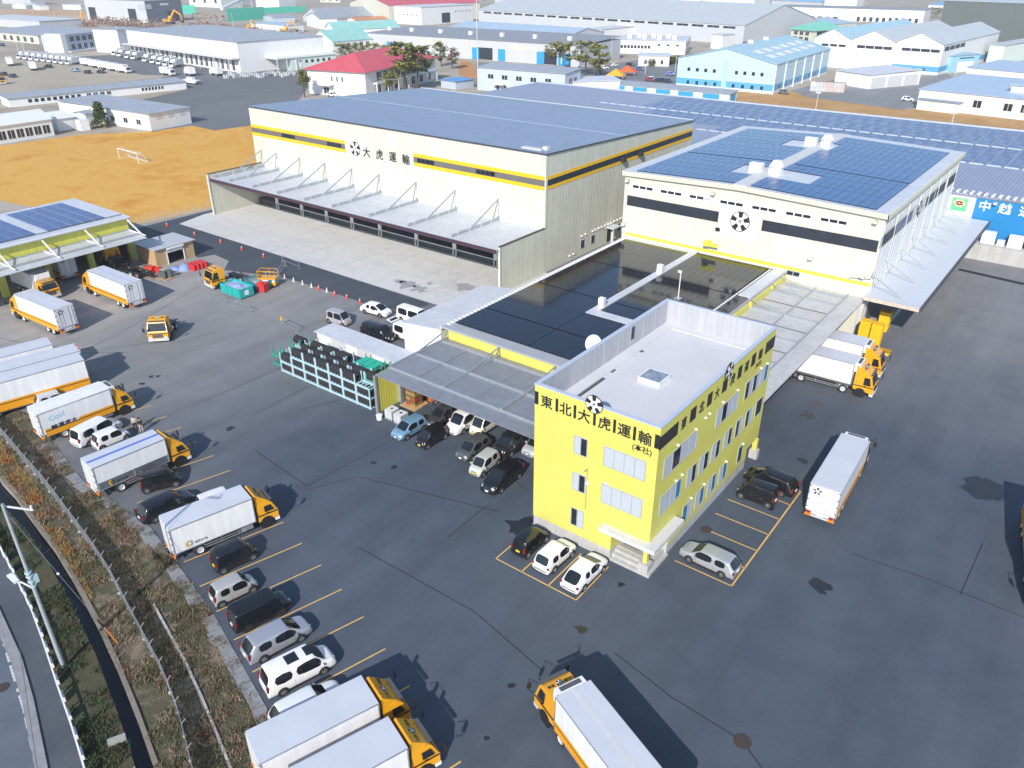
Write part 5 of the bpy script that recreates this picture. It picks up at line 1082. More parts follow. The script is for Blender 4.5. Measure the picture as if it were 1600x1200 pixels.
def place(o, c, h, label, group, cat='truck', name=None):
    o.location = (c.x, c.y, .02); o.rotation_euler = (0, 0, h); o['label'] = label; o['group'] = group; o['category'] = cat
    if name: o.name = name
    return o
def hd(a, b): a, b = at(*a), at(*b); d = b-a; return math.atan2(d.y, d.x)
def at_roof(fl, fr, z, L, hv, front_over):
    "centre of a truck from the two front corners of its box roof"
    m = (at(*fl, z)+at(*fr, z))/2; d = Vector((cos(hv), sin(hv), 0)); return Vector((m.x, m.y, 0))+d*(front_over-L/2)
ty = 'trucks and trailers in the yard'
S_ORG = M((.76,.33,.012), .4, var=.04, name='orange_skirt')
L = 8.6; hv = hd((82,692), (197,647.5)); d = Vector((cos(hv), sin(hv), 0)); r = Vector((d.y, -d.x, 0))
fw = at(197,647.5)
def from_front(px, L, hv, W, small=True, side='R'):
    d = Vector((cos(hv), sin(hv), 0)); r = Vector((d.y, -d.x, 0)); f = at(*px); return f+d*((1.05 if small else 1.3)-L/2) - r*(W/2-.06)*(1 if side == 'R' else -1)
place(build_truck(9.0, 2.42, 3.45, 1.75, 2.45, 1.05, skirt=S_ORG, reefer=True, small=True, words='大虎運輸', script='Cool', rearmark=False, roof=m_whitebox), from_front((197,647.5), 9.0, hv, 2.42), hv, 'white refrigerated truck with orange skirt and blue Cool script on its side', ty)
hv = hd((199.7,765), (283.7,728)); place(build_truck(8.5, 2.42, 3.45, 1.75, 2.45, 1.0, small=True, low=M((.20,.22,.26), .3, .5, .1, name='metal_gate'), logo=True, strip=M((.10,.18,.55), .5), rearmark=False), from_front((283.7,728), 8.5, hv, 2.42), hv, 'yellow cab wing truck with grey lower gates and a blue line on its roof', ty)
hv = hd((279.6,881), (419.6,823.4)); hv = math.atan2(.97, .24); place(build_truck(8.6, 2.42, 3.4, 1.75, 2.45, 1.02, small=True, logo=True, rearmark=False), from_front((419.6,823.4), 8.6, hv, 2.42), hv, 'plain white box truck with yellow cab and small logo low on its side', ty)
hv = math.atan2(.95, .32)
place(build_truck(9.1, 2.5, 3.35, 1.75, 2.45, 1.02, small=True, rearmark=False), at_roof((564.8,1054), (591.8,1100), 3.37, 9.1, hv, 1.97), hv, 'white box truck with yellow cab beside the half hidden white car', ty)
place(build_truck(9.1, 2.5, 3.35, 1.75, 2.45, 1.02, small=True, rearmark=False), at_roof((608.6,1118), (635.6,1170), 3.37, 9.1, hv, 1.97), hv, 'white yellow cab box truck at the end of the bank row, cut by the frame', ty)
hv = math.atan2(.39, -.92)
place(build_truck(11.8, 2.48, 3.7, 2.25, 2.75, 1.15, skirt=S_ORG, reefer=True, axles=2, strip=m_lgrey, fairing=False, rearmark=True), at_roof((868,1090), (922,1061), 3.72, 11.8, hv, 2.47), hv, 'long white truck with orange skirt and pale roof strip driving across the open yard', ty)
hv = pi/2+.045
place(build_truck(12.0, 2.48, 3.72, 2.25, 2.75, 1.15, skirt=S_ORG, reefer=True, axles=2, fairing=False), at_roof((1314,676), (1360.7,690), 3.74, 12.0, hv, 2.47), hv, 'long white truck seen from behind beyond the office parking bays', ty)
hv = hd((1255,597.5), (1341,620.6)); t8 = build_truck(10.6, 2.48, 3.72, 2.1, 2.75, 1.2, reefer=True, axles=2, rearmark=False); c8 = from_front((1341,620.6), 10.6, hv, 2.48, False)
place(t8, c8, hv, 'yellow cab refrigerated truck reversed under the pale canopy, nearer the camera', ty)
TREE = tree_of(None); t9 = copy_tree(t8, tree=TREE); place(t9, c8+Vector((-.6, 5.3, 0)), hv, 'yellow cab truck reversed under the pale canopy beside the stacked yellow crates', ty)
hv = -1.407
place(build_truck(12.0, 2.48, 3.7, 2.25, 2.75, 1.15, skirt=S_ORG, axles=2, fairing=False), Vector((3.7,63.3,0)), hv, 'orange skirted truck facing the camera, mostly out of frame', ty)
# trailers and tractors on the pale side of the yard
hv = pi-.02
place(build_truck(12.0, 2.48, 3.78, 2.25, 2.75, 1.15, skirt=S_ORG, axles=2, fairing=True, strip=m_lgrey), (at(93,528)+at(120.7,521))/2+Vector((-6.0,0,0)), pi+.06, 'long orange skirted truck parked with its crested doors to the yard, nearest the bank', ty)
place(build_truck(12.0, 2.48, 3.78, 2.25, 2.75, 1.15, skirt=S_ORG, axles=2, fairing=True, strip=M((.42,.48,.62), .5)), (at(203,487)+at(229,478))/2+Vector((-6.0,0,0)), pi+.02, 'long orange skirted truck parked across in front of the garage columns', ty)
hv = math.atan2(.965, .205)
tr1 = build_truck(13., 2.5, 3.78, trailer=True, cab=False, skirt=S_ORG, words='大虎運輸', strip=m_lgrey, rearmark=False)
place(tr1, (at(131,558,3.8)+at(101,552,3.8))/2-Vector((cos(hv),sin(hv),0))*6.5+Vector((.8,.35,-3.8)), hv, 'long white trailer with orange skirt and black characters standing on the bank edge', 'white trailers at the bank', 'trailer', 'trailer')
c1 = tr1.location.copy(); rr = Vector((sin(hv), -cos(hv), 0)); dd = Vector((cos(hv), sin(hv), 0)); TREE = tree_of(None)
tr2 = copy_tree(tr1, 'white trailer parked between two others, its roof edge marked with red blocks', c1-rr*2.75+dd*.35, hv, tree=TREE); b = MB(); b.box(6.35,-.95,3.8,6.6,-.4,3.84); b.box(6.35,.3,3.8,6.6,.85,3.84); obj('marker_block', b, M((.5,.16,.10), .6), tr2)
tr3 = copy_tree(tr1, 'white trailer farthest from the camera in the group of three at the bank', c1-rr*6.6-dd*1.6, hv, tree=TREE)
# inside and outside the garage
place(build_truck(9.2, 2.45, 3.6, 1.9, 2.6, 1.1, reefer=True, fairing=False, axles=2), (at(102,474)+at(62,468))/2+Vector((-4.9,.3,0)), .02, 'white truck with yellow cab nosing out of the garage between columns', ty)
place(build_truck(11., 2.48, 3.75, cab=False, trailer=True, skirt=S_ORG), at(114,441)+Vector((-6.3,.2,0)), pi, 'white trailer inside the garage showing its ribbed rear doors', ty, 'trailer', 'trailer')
def build_tractor(back=True, rear_frame=True):
    L, W = 5.7, 2.45; h = W/2; xf = L/2; xc = xf-2.1; root = thing('tractor_unit', None, 'truck')
    cb = build_cab(root, xc, xf, W, 2.85, m_orange); deflector(cb, xc+.4, xf-.3, W, 2.85, 3.05, m_orange)
    b = MB(); b.box(-L/2+.1, -.45, .62, xf-.5, .45, .92); ch = obj('chassis', b, m_dgrey, root)
    b = MB(); b.box(-L/2+1.0, -.5, .95, -L/2+2.1, .5, 1.15); obj('fifth_wheel', b, m_black, ch)
    for s in (-1, 1):
        put_wheel(root, W_TRK, xf-1.3, s*(h-.2), .48)
        for x in (-L/2+1.45,): put_wheel(root, W_DUAL, x, s*(h-.32), .48)
        b = MB(); b.box(-L/2+.85, s*(h-.6), 1.02, -L/2+2.05, s*(h-.05), 1.1); obj('mudguard', b, m_black, ch)
        b = MB(); b.cyl((-L/2+2.4, s*(h-.4), .7), (-L/2+3.3, s*(h-.4), .7), .28, 12); obj('fuel_tank', b, m_alu, ch)
        b = MB(); b.box(-L/2+.02, s*(h-.55), .7, -L/2+.1, s*(h-.1), .88); obj('tail_light', b, m_lampred, ch)
    b = MB(); b.bar((xc-.15,-.6,.9), (xc-.15,-.6,2.2), .12); b.bar((xc-.15,.5,.9), (xc-.15,.5,1.8), .12); b.box(xc-.3, -.9, .9, xc-.05, .9, 1.4); obj('air_lines', b, m_dgrey, ch)
    return root
tg = 'yellow tractor units without trailers'
t1 = build_tractor(); TREE = tree_of(None)
a = at(233,538); bq = at(266,536); hv = math.atan2(-.93, .38); hv = math.atan2(-(bq-a).x, (bq-a).y); place(t1, (a+bq)/2-Vector((cos(hv),sin(hv),0))*2.85, hv, 'yellow tractor unit alone in the open yard facing the camera', tg, 'truck')
t2 = copy_tree(t1, tree=TREE); c2_, hv = pose((380,441), (342,452), 'L', 2.45); place(t2, c2_, hv, 'yellow tractor unit standing behind the teal skip', tg)
t3 = copy_tree(t1, tree=TREE); place(t3, at(190,422)+Vector((-2.6,.8,0)), pi, 'yellow tractor unit parked inside the garage beside the plywood shed', tg)
lb_ = ['first', 'second', 'third', 'fourth', 'fifth', 'sixth', 'seventh', 'eighth', 'ninth', 'tenth', 'eleventh', 'twelfth']
# ---------------------------------------------------------------- smaller things in the yard
# chain-link fence on the bank: posts with a bent arm, top wire, mesh of real diagonal wires
fl_ = P2([(-40,640),(0,677),(56,743),(70.7,758.7),(106.7,806.7),(146.7,861),(173,900),(210.7,972),(240,1026.7),(258,1060),(283,1125),(300,1196),(318,1262)])
fe = thing('chain_link_fence', 'grey chain link fence with bent post arms running along the bank', 'fence')
def resample(line, step):
    out = [line[0]]; acc = 0
    for a, b in zip(line, line[1:]):
        L = (b-a).length; t = step-acc
        while t <= L: out.append(a.lerp(b, t/L)); t += step
        acc = (L-(t-step))
    return out
fp = resample(fl_, 1.95); wire = MB(); FHt = 1.15
for i, p in enumerate(fp):
    d = (fp[min(i+1, len(fp)-1)]-fp[max(i-1, 0)]).normalized(); nn = Vector((-d.y, d.x, 0)); nn = nn if nn.x+nn.y > 0 else -nn
    b = MB(); b.cyl((0,0,-.1), (0,0,FHt), .035, 6); b.bar((0,0,FHt), nn*.28+Vector((0,0,FHt+.3)), .05); obj('post', b, m_galv, fe, loc=(p.x, p.y, 0))
    b = MB(); b.box(-.11,-.11,-.05,.11,.11,.10); obj('footing', b, m_conc, fe, loc=(p.x, p.y, 0))
for a, b_ in zip(fp, fp[1:]):
    L = (b_-a).length; d = (b_-a)/L; k = .085; nseg = int(L/k)
    for i in range(-int(FHt/k), nseg):
        for s in (1, -1):
            x0, x1 = i*k, i*k+FHt-.1; z0, z1 = .08, FHt
            if s < 0: x0, x1 = x1, x0
            lo, hi = (x0, x1) if s > 0 else (x1, x0)
            u0, u1 = max(0, lo), min(L, hi)
            if u1 <= u0: continue
            f = lambda u: z0+(z1-z0)*((u-lo)/(hi-lo) if s > 0 else 1-(u-lo)/(hi-lo))
            p, q = a+d*u0, a+d*u1; w = .019
            wire.face([(p.x,p.y,f(u0)-w),(q.x,q.y,f(u1)-w),(q.x,q.y,f(u1)+w),(p.x,p.y,f(u0)+w)])
    wire.bar(a+Vector((0,0,FHt)), b_+Vector((0,0,FHt)), .03); wire.bar(a+Vector((0,0,.08)), b_+Vector((0,0,.08)), .03)
tag(obj('wire_mesh', wire, m_galv, fe), kind='stuff')
# guard rail beside the pavement
gr = thing('guard_rail', 'white pipe guard rail with blocky panels along the verge', 'guard rail')
gp = resample(grl, 1.75)
for a, b_ in zip(gp, gp[1:]):
    d = (b_-a).normalized(); nn = Vector((-d.y, d.x, 0)); nn = nn if nn.y > 0 else -nn
    b = MB(); b.bar((a.x,a.y,.72), (b_.x,b_.y,.72), .10); obj('rail', b, m_white, gr)
    b = MB(); b.cyl((a.x,a.y,0), (a.x,a.y,.74), .055, 8); obj('post', b, m_white, gr)
    b = MB(); m0 = a.lerp(b_, .12)+nn*.09; m1 = a.lerp(b_, .5)+nn*.09
    for z in (.2, .38, .56): b.bar((m0.x,m0.y,z), (m1.x,m1.y,z), .12, .10)
    obj('rail_panel', b, m_white, gr)
# utility pole with crossarm, lamp arm, guy wire and service line
pb = at(100, 1042.7)
up = thing('utility_pole', 'tall grey concrete utility pole with crossarm and street lamp beside the road', 'utility pole', (pb.x, pb.y, 0))
b = MB(); b.cyl((0,0,-.2), (0,0,13.6), .15, 14, 0, .09); obj('pole', b, M((.30,.34,.37), .6, var=.12), up, 40)
b = MB(); b.bar((-.2,.1,13.3), (1.6,1.0,13.3), .09); ca = obj('crossarm', b, m_lgrey, up); b = MB(); b.cyl((1.5,.95,13.35), (1.5,.95,13.6), .07, 8); obj('insulator', b, m_white, ca)
b = MB(); b.bar((0,0,7.0), (-1.7,-.5,7.35), .07); b.box(-2.1,-.65,7.28,-1.0,-.35,7.42); obj('street_lamp', b, m_white, up)
b = MB()
for z in (8.3, 8.0, 7.6, 7.2): b.ring([(.15,z),(.2,z),(.2,z+.1),(.15,z+.1)], 12, 0, 'z')
b.box(-.1,.12,7.4,.15,.4,8.0); obj('clamp', b, m_sky, up)
b = MB()
for k in range(12): s = 1 if k % 2 else -1; b.bar((s*.12,0,2.2+k*.45), (s*.32,0,2.2+k*.45), .025)
obj('climbing_peg', b, m_galv, up)
an_ = at(186, 1008); q0 = Vector((pb.x+.02, pb.y+.05, 12.9))
gw = thing('guy_wire', 'pale guy wire from the pole down to the bank with orange guard', 'wire')
b = MB(); b.bar(q0, an_, .025); obj('wire', b, m_galv, gw)
b = MB(); b.ball(q0.lerp(an_, .42), .09); obj('insulator', b, m_white, gw)
b = MB()
for k in range(9): b.bar(an_.lerp(q0, .012+k*.016), an_.lerp(q0, .02+k*.016), .09)
obj('guard', b, m_amber, gw); b = MB(); b.bar(an_.lerp(q0, .16), an_.lerp(q0, .22), .10); obj('sleeve', b, m_black, gw)
w0 = Vector((pb.x-1.9, pb.y-.6, 7.3))
b = MB(); e0 = at(58, 1197, 7.0); b.bar(w0+Vector((-2,8,0)), w0, .025); b.bar(w0, e0+(e0-w0)*.6, .025); tag(obj('overhead_wire', b, m_dgrey), 'dark overhead wire passing the lamp arm above the pavement', 'wire')
b = MB(); p0, p1 = at(170,1166), at(198,1155); b.bar((p0.x,p0.y,.25), (p1.x,p1.y,.25), .35); tag(obj('concrete_beam', b, m_conc2), 'short grey concrete beam lying among weeds by the ditch', 'beam')
b = MB(); q = P2([(240,945),(262,985),(290,1035),(315,1090),(340,1150),(362,1205)])
for a, c in zip(q, q[1:]): b.bar((a.x,a.y,.05), (c.x,c.y,.05), .16, .14)
tag(obj('cable_duct', b, m_conc), 'thin pale concrete strip lying in the grass parallel to the fence', 'duct')
# boundary fence of the field
ff = thing('field_fence', 'low pale post fence between the dry field and the dark lane', 'fence')
a, c = at(180,356), at(336,324); n = 13
for i in range(n+1): p = a.lerp(c, i/n); b = MB(); b.box(-.06,-.06,0,.06,.06,1.3); obj('post', b, m_conc, ff, loc=(p.x,p.y,0))
b = MB()
for z in (.4,.8,1.2): b.bar((a.x,a.y,z), (c.x,c.y,z), .02)
obj('wire', b, m_galv, ff); b = MB(); b.bar((a.x,a.y,.1), (c.x,c.y,.1), .2, .25); obj('kerb', b, m_conc, ff)
go = thing('football_goal', 'white football goal with net standing on the dry orange field', 'goal'); A, Bq = at(187,248), at(217,256)
dv = Vector((-.985, .15, 0))*1.9; dv = at(232,253)-Bq
for p in (A, Bq): b = MB(); b.bar((p.x,p.y,0), (p.x,p.y,2.44), .14); obj('post', b, m_white, go); b = MB(); b.bar((p.x,p.y,2.44), (p.x+dv.x*.4,p.y+dv.y*.4,2.4), .1); b.bar((p.x+dv.x*.4,p.y+dv.y*.4,2.4), (p.x+dv.x,p.y+dv.y,.05), .1); b.bar((p.x,p.y,.05), (p.x+dv.x,p.y+dv.y,.05), .1); obj('stay', b, m_white, go)
b = MB(); b.bar((A.x,A.y,2.44), (Bq.x,Bq.y,2.44), .14); b.bar((A.x+dv.x,A.y+dv.y,.05), (Bq.x+dv.x,Bq.y+dv.y,.05), .1); obj('crossbar', b, m_white, go)
b = MB()
for i in range(15): t = i/14; p = A.lerp(Bq, t); b.bar((p.x+dv.x*.4,p.y+dv.y*.4,2.4), (p.x+dv.x,p.y+dv.y,.05), .025)
for i in range(7): t = i/6; o1 = dv*(.4+.6*t); z = 2.4-2.35*t; b.bar((A.x+o1.x,A.y+o1.y,z), (Bq.x+o1.x,Bq.y+o1.y,z), .025)
obj('net', b, m_white, go)
# traffic cones
def make_cone(col):
    r = thing('traffic_cone', None, 'traffic cone'); b = MB(); b.box(-.2,-.2,0,.2,.2,.04); obj('base', b, col, r); b = MB(); b.cyl((0,0,.04), (0,0,.72), .15, 14, 0, .03); obj('cone', b, col, r, 40)
    b = MB(); b.cyl((0,0,.36), (0,0,.5), .095, 14, 0, .07, False); obj('band', b, m_white, r); return r
m_cone = M((.75,.06,.03), .5, name='red_plastic'); cr, cw = make_cone(m_cone), make_cone(M((.62,.56,.48), .6))
TREE = tree_of(None); first = {}
CN = [(261,353,1,'first red cone by the field fence, behind the plywood shed'),(304,367,1,'red cone on the dark lane past the plywood shed'),(345,379,1,'red cone on the dark lane near the edge of the pale apron'),(378,390,1,'red and white cone on the dark lane above the tractor unit'),(412,401,1,'red cone on the dark lane between the apron and the scissor lift'),
 (445,435,0,'pale cone closest to the yellow scissor lift'),(459,440,0,'pale cone second from the scissor lift in the row'),(473,444.5,0,'pale cone third from the scissor lift in the row'),(487,449,0,'pale cone just before the first red cone of the row'),(498,452,1,'red cone between two pale ones in the row'),(511,456,0,'last pale cone of the row, between two red ones'),(523,461,1,'red cone third from the white hatchback in the row'),(542,466,1,'red cone second from the white hatchback in the row'),(562.5,472.5,1,'red cone closest to the white hatchback'),(768,462,0,'dull cone alone on the pale apron by the ribbed warehouse wall')]
for u, v, k, lab in CN:
    p = at(u, v, .03); src_ = cr if k else cw
    if k not in first: first[k] = 1; o = src_; o['label'] = lab; o.location = p; o['group'] = 'traffic cones along the lane'
    else: copy_tree(src_, lab, p, random.uniform(0, 3), 'traffic cones along the lane', TREE)
# hook-lift skips, drums, tarps and other clutter by the shed
def skip(label, pts, col, fill, h=1.5):
    p = [at(*q) for q in pts]; L = (p[1]-p[0]); W = (p[2]-p[1]); r = thing('waste_skip', label, 'skip', p[0], math.atan2(L.y, L.x)); l, w = L.length, 2.3
    b = MB(); t = .07
    b.box(0,0,.2,l,w,.3); b.box(0,0,.3,l,t,h); b.box(0,w-t,.3,l,w,h); b.box(0,t,.3,t,w-t,h); b.box(l-t,t,.3,l,w-t,h); obj('tub', b, col, r)
    for k in range(4): b = MB(); x = .25+k*(l-.5)/3; b.box(x-.05,-.06,.25,x+.05,0,h); b.box(x-.05,w,.25,x+.05,w+.06,h); obj('rib', b, col, r)
    b = MB(); b.box(-.03,-.07,h,l+.03,.05,h+.08); b.box(-.03,w-.05,h,l+.03,w+.07,h+.08); obj('rim', b, col, r)
    for k in (.3, w-.6): b = MB(); b.box(.2,k,0,l-.2,k+.25,.2); obj('runner', b, m_dgrey, r)
    b = MB(); b.box(l,w*.36,.5,l+.04,w*.64,1.15); obj('plate', b, m_white, r); b = MB(); b.box(t,t,.3,l-t,w-t,h-.25); b.ball((l*.5,w*.5,h-.3), .9, 0, 10, 6, .4); obj('load', b, fill, r)
    return r
skip('teal steel skip holding pale scrap behind the grey barriers', [(346,458),(376,469.5),(394,463)], M((.02,.42,.40), .45, var=.12, name='teal_skip_paint', streak=.2), M((.30,.40,.62), .8, var=.4, vs=2))
skip('dark green skip of mixed scrap behind the teal skip', [(382,447),(402,457),(412,452)], M((.04,.22,.24), .5, var=.2), M((.30,.33,.38), .6, .3, .5, 4), 1.2)
p = at(411,455); b = MB(); b.box(-.7,-.6,.1,.7,.6,1.25); b.box(-.3,-.3,1.25,.3,.3,1.4); tag(obj('red_tank', b, m_red, loc=p, rz=.3), 'red box tank between the scrap skip and the scissor lift', 'tank')
def drum(): b = MB(); b.cyl((0,0,0), (0,0,.9), .3, 14); [b.ring([(.3,z),(.32,z),(.32,z+.04),(.3,z+.04)], 14, 0, 'z') for z in (.3,.6,.86)]; return b.mesh('drum', [m_red], 40)
dm = drum(); p0 = at(302,424); k = 0
for i in range(4):
    for j in range(3):
        o = bpy.data.objects.new('oil_drum', dm); COL.objects.link(o); o.location = p0+Vector((-.1+i*.02-.66*j, .25+.66*i, .02)); tag(o, 'red steel drum beside the plywood shed, %s in the %s row from the shed wall' % (lb_[i], lb_[2-j]), 'drum', 'red drums beside the shed')
b = MB(); rd = random.Random(9); b.ball((0,0,.0), .95, 0, 12, 8, 1.0); b.v = [(x*(1+rd.uniform(-.18,.18)), y*(1+rd.uniform(-.18,.18)), max(0, z*(1+rd.uniform(-.1,.2)))) for x, y, z in b.v]; tag(obj('tarp_heap', b, M((.22,.32,.62), .7, var=.2), smooth=60, loc=at(289,421)), 'crumpled blue tarpaulin heap in front of the shed door', 'tarpaulin')
b = MB(); b.ball((0,0,0), .8, 0, 10, 6, .5); b.v = [(x*1.2, y*.8, max(0,z)) for x, y, z in b.v]; tag(obj('blue_sack', b, M((.18,.28,.66), .6), smooth=60, loc=at(274,420)), 'flat blue sack lying at the shed doorway', 'sack')
p = at(259,434); r = thing('scrap_pallet', 'pallet of grey tanks and pipes in front of the shed', 'pallet', p, .2)
b = MB()
for k in range(5): b.box(-1.4,-1.1+k*.5,.1,1.4,-.8+k*.5,.16)
obj('pallet_board', b, m_wood, r)
for i, (x, y, rr, hh) in enumerate(((.6,.3,.5,1.2),(-.6,-.2,.45,1.0),(.5,-.6,.3,1.3))): b = MB(); b.cyl((x,y,.16), (x,y,hh), rr, 12); obj('drum', b, M((.12,.14,.14), .6, .2), r)
b = MB(); b.box(-1.2,.2,.16,-.2,1.,1.1); obj('crate', b, M((.33,.36,.32), .7), r)
p = at(236,425); r = thing('engine_stand', 'red machine parts stacked beside the shed wall', 'machine parts', p, .4)
for x, y, s, c in ((0,0,.6,m_cone),(1.1,.4,.45,m_red),(-.9,.6,.5,m_dgrey),(.4,1.0,.4,M((.7,.3,.2),.6))): b = MB(); b.box(x-s,y-s*.8,0,x+s,y+s*.8,s*1.5); obj('machine_block', b, c, r)
for (u, v, rz, lab) in ((224,433,.15,'bare black truck chassis with exposed wheels beside the scrap pallet'),(205,430,.1,'bare black trailer dolly in the shade outside the garage')):
    p = at(u, v); r = thing('truck_chassis', lab, 'chassis', p, rz); b = MB(); b.box(-2.3,-.45,.6,2.3,.45,.85); b.box(-2.3,-1.1,.75,-1.9,1.1,.9); obj('frame', b, m_black, r)
    for x in (-1.4, 0.): [put_wheel(r, W_TRK, x, s*.9, .48) for s in (-1, 1)]
    b = MB(); b.box(2.28,-1.0,.6,2.36,-.4,.75); b.box(2.28,.4,.6,2.36,1.,.75); obj('tail_light', b, m_amber, r)
# scissor lift
p = at(421,447); r = thing('scissor_lift', 'yellow scissor lift platform with guard rails beside the cones', 'scissor lift', p, .55)
b = MB(); b.box(-1.2,-.6,.3,1.2,.6,.8); obj('base', b, m_orange, r); b = MB(); b.box(-1.15,-.55,.8,1.15,.55,1.25); obj('scissor_arm', b, m_lgrey, r)
b = MB(); b.box(-1.3,-.7,1.25,1.3,.7,1.4); pf = obj('platform', b, m_orange, r)
b = MB()
for x in (-1.27, 0, 1.27):
    for y in (-.67, .67): b.bar((x,y,1.4), (x,y,2.5), .05)
for z in (1.9, 2.5):
    for y in (-.67, .67): b.bar((-1.3,y,z), (1.3,y,z), .05)
    for x in (-1.27, 1.27): b.bar((x,-.67,z), (x,.67,z), .05)
b.box(-1.29,-.66,1.4,-1.25,.66,2.4); obj('railing', b, m_orange, pf)
for x in (-.9, .9):
    for y in (-.6, .6): b = MB(); b.cyl((x,y-.08,.2), (x,y+.08,.2), .2, 12); obj('wheel', b, m_rubber, r)
# steel crowd barriers
def barrier(u0, v0, u1, v1, lab, yel=False):
    a, c = at(u0, v0), at(u1, v1); d = c-a; L = d.length; r = thing('steel_barrier', lab, 'barrier', a, math.atan2(d.y, d.x), 'low steel barriers')
    b = MB()
    for x in (0, L): b.bar((x,0,0), (x,0,1.05), .06); b.bar((x,-.35,.04), (x,.35,.04), .06)
    for z in (.35, 1.05): b.bar((0,0,z), (L,0,z), .055)
    obj('frame', b, m_galv, r)
    if yel: b = MB(); b.box(-.1,-.1,.7,.12,.1,1.15); obj('yellow_pad', b, m_stripey, r)
barrier(332,466,355,475,'steel barrier in front of the teal skip, farther along'); barrier(363,479,392.5,490,'steel barrier beyond the teal skip corner')
barrier(441.5,409,468,420,'steel barrier on the dark lane at the apron edge'); barrier(446,416,436,431,'short barrier beside the scissor lift'); barrier(441,508,466,520,'steel barrier with a yellow pad behind the tyre racks', True)
# ---- tyre racks and tyres
tt = MB(); tt.ring([(.28,-.13),(.44,-.13),(.49,-.09),(.49,.09),(.44,.13),(.28,.13)], 16, 0, 'x' if False else 'y'); TY = tt.mesh('tyre', [m_rubber], 50)
TYX = TY.copy(); TYX.transform(Matrix.Rotation(pi/2, 4, 'Z'))
def tyre(x, y, z, lab, grp, flat=False):
    o = bpy.data.objects.new('tyre', TY if flat else TYX); COL.objects.link(o); o.location = (x, y, z); tag(o, lab, 'tyre', grp)
    if flat: o.rotation_euler = (pi/2, 0, 0)
    return o
def rack(x0, x1, y0, y1, levels, top, col, lab, grp='blue tyre racks'):
    r = thing('tyre_rack', lab, 'tyre rack', (x0, y0, 0), 0, grp); w, d = x1-x0, y1-y0
    for x in (.05, w-.05):
        for y in (.05, d-.05): b = MB(); b.box(x-.05,y-.05,0,x+.05,y+.05,top); obj('post', b, col, r)
    for z in levels:
        b = MB()
        for y in (.05, d-.05): b.box(.1,y-.04,z-.06,w-.1,y+.04,z+.05); b.box(.1,y-.03,z+.12,w-.1,y+.03,z+.18)
        for x in (.05, w-.05): b.box(x-.04,.1,z-.06,x+.04,d-.1,z+.05)
        for k in range(3): b.box(w*(k+1)/4-.04,.1,z-.05,w*(k+1)/4+.04,d-.1,z+.03)
        obj('shelf', b, col, r)
    return r
RXX = [-70.6+i*2.12 for i in range(8)]; tg_ = 'tyres stored in the racks'
for i in range(7):
    x0, x1 = RXX[i]+.03, RXX[i+1]-.03; hi = 2 if i in (0, 6) else 3
    rack(x0, x1, 48.25, 49.35, [.12+1.15*k for k in range(hi)]+([2.42] if i == 6 else []), 1.15*hi+(.15 if i != 6 else .2), m_sky, 'pale blue tyre rack, %s bay of the front row from the open yard' % lb_[i])
    for k in range(hi if i != 6 else 2):
        for j in range(8): tyre(x0+.18+j*.245, 48.8, .12+1.15*k+.55, 'black tyre, %s along the %s shelf, %s bay of the front blue row' % (lb_[j], ('bottom','middle','top')[k], lb_[i]), tg_)
for row, y0 in ((1, 49.6), (2, 50.95)):
    for i in range(7):
        if row == 2 and i in (4, 5, 6): continue
        x0, x1 = RXX[i]+.03, RXX[i+1]-.03; top = 3.35 if i else 2.6; z0 = 2.3 if i else 1.3
        rack(x0, x1, y0, y0+1.1, [.12, z0-.02], top, m_sky, 'pale blue rack of upright tyres, %s bay of the %s row' % (lb_[i], ('middle', 'rear')[row-1]))
        for j in range(8): tyre(x0+.18+j*.245, y0+.55, z0+.55, 'black tyre, %s along the top of the %s bay, %s blue row' % (lb_[j], lb_[i], ('middle', 'rear')[row-1]), tg_)
        for j in range(7): 
            if row == 1 and i == 0: tyre(x0+.28+j*.26, y0+.55, .67, 'black tyre, %s along the low shelf of the middle blue row' % lb_[j], tg_)
for k, (x0, x1, y0, y1, lv, top, lab) in enumerate(((-72.9,-70.75,48.9,50.1,[.1,1.2],2.4,'green steel rack at the open end of the tyre store'),(-72.6,-70.75,51.4,53.2,[.1,1.5],2.7,'green steel rack of tyres behind the open end of the store'),(-61.9,-58.8,50.9,53.6,[.1,1.3,2.3],2.8,'green steel rack with plates in the middle of the store'),(-57.7,-55.3,49.6,53.4,[.1,1.3,2.4],3.2,'green steel rack beside the yellow canopy wall'))):
    rack(x0, x1, y0, y1, lv, top, M((.02,.34,.22), .5, var=.1), lab, 'green steel racks')
for i in range(3): b = MB(); b.box(-61.8+i*1.0,51.0,2.4+.02*i,-60.95+i*1.0,53.5,2.5+.02*i); tag(obj('green_plate', b, M((.02,.42,.30), .5)), 'bright green steel plate on the green rack, %s from the open yard end' % lb_[i], 'plate', 'green plates on the rack')
for i in range(6): tyre(-72.5+.27*i, 52.3, 2.1, 'black tyre upright in the green rack behind the store, %s along' % lb_[i], tg_)
for i, (x, y, z) in enumerate(((-69.6,53.5,.2),(-69.6,53.5,.46),(-69.6,53.5,.72),(-69.6,53.5,.98),(-68.4,53.6,.2),(-68.4,53.6,.46),(-68.4,53.6,.72),(-56.5,51.,2.6),(-56.6,52.1,2.6),(-57.,50.2,2.6))): tyre(x, y, z+.0, 'black tyre lying flat, %s of the loose flat ones beside the green racks' % lb_[i], 'tyres lying flat', True)
b = MB(); b.box(-71.3,53.2,0,-70.4,53.9,1.5); tag(obj('switch_box', b, m_white), 'small white cabinet at the end of the tyre racks', 'cabinet')
p = at(615,510)
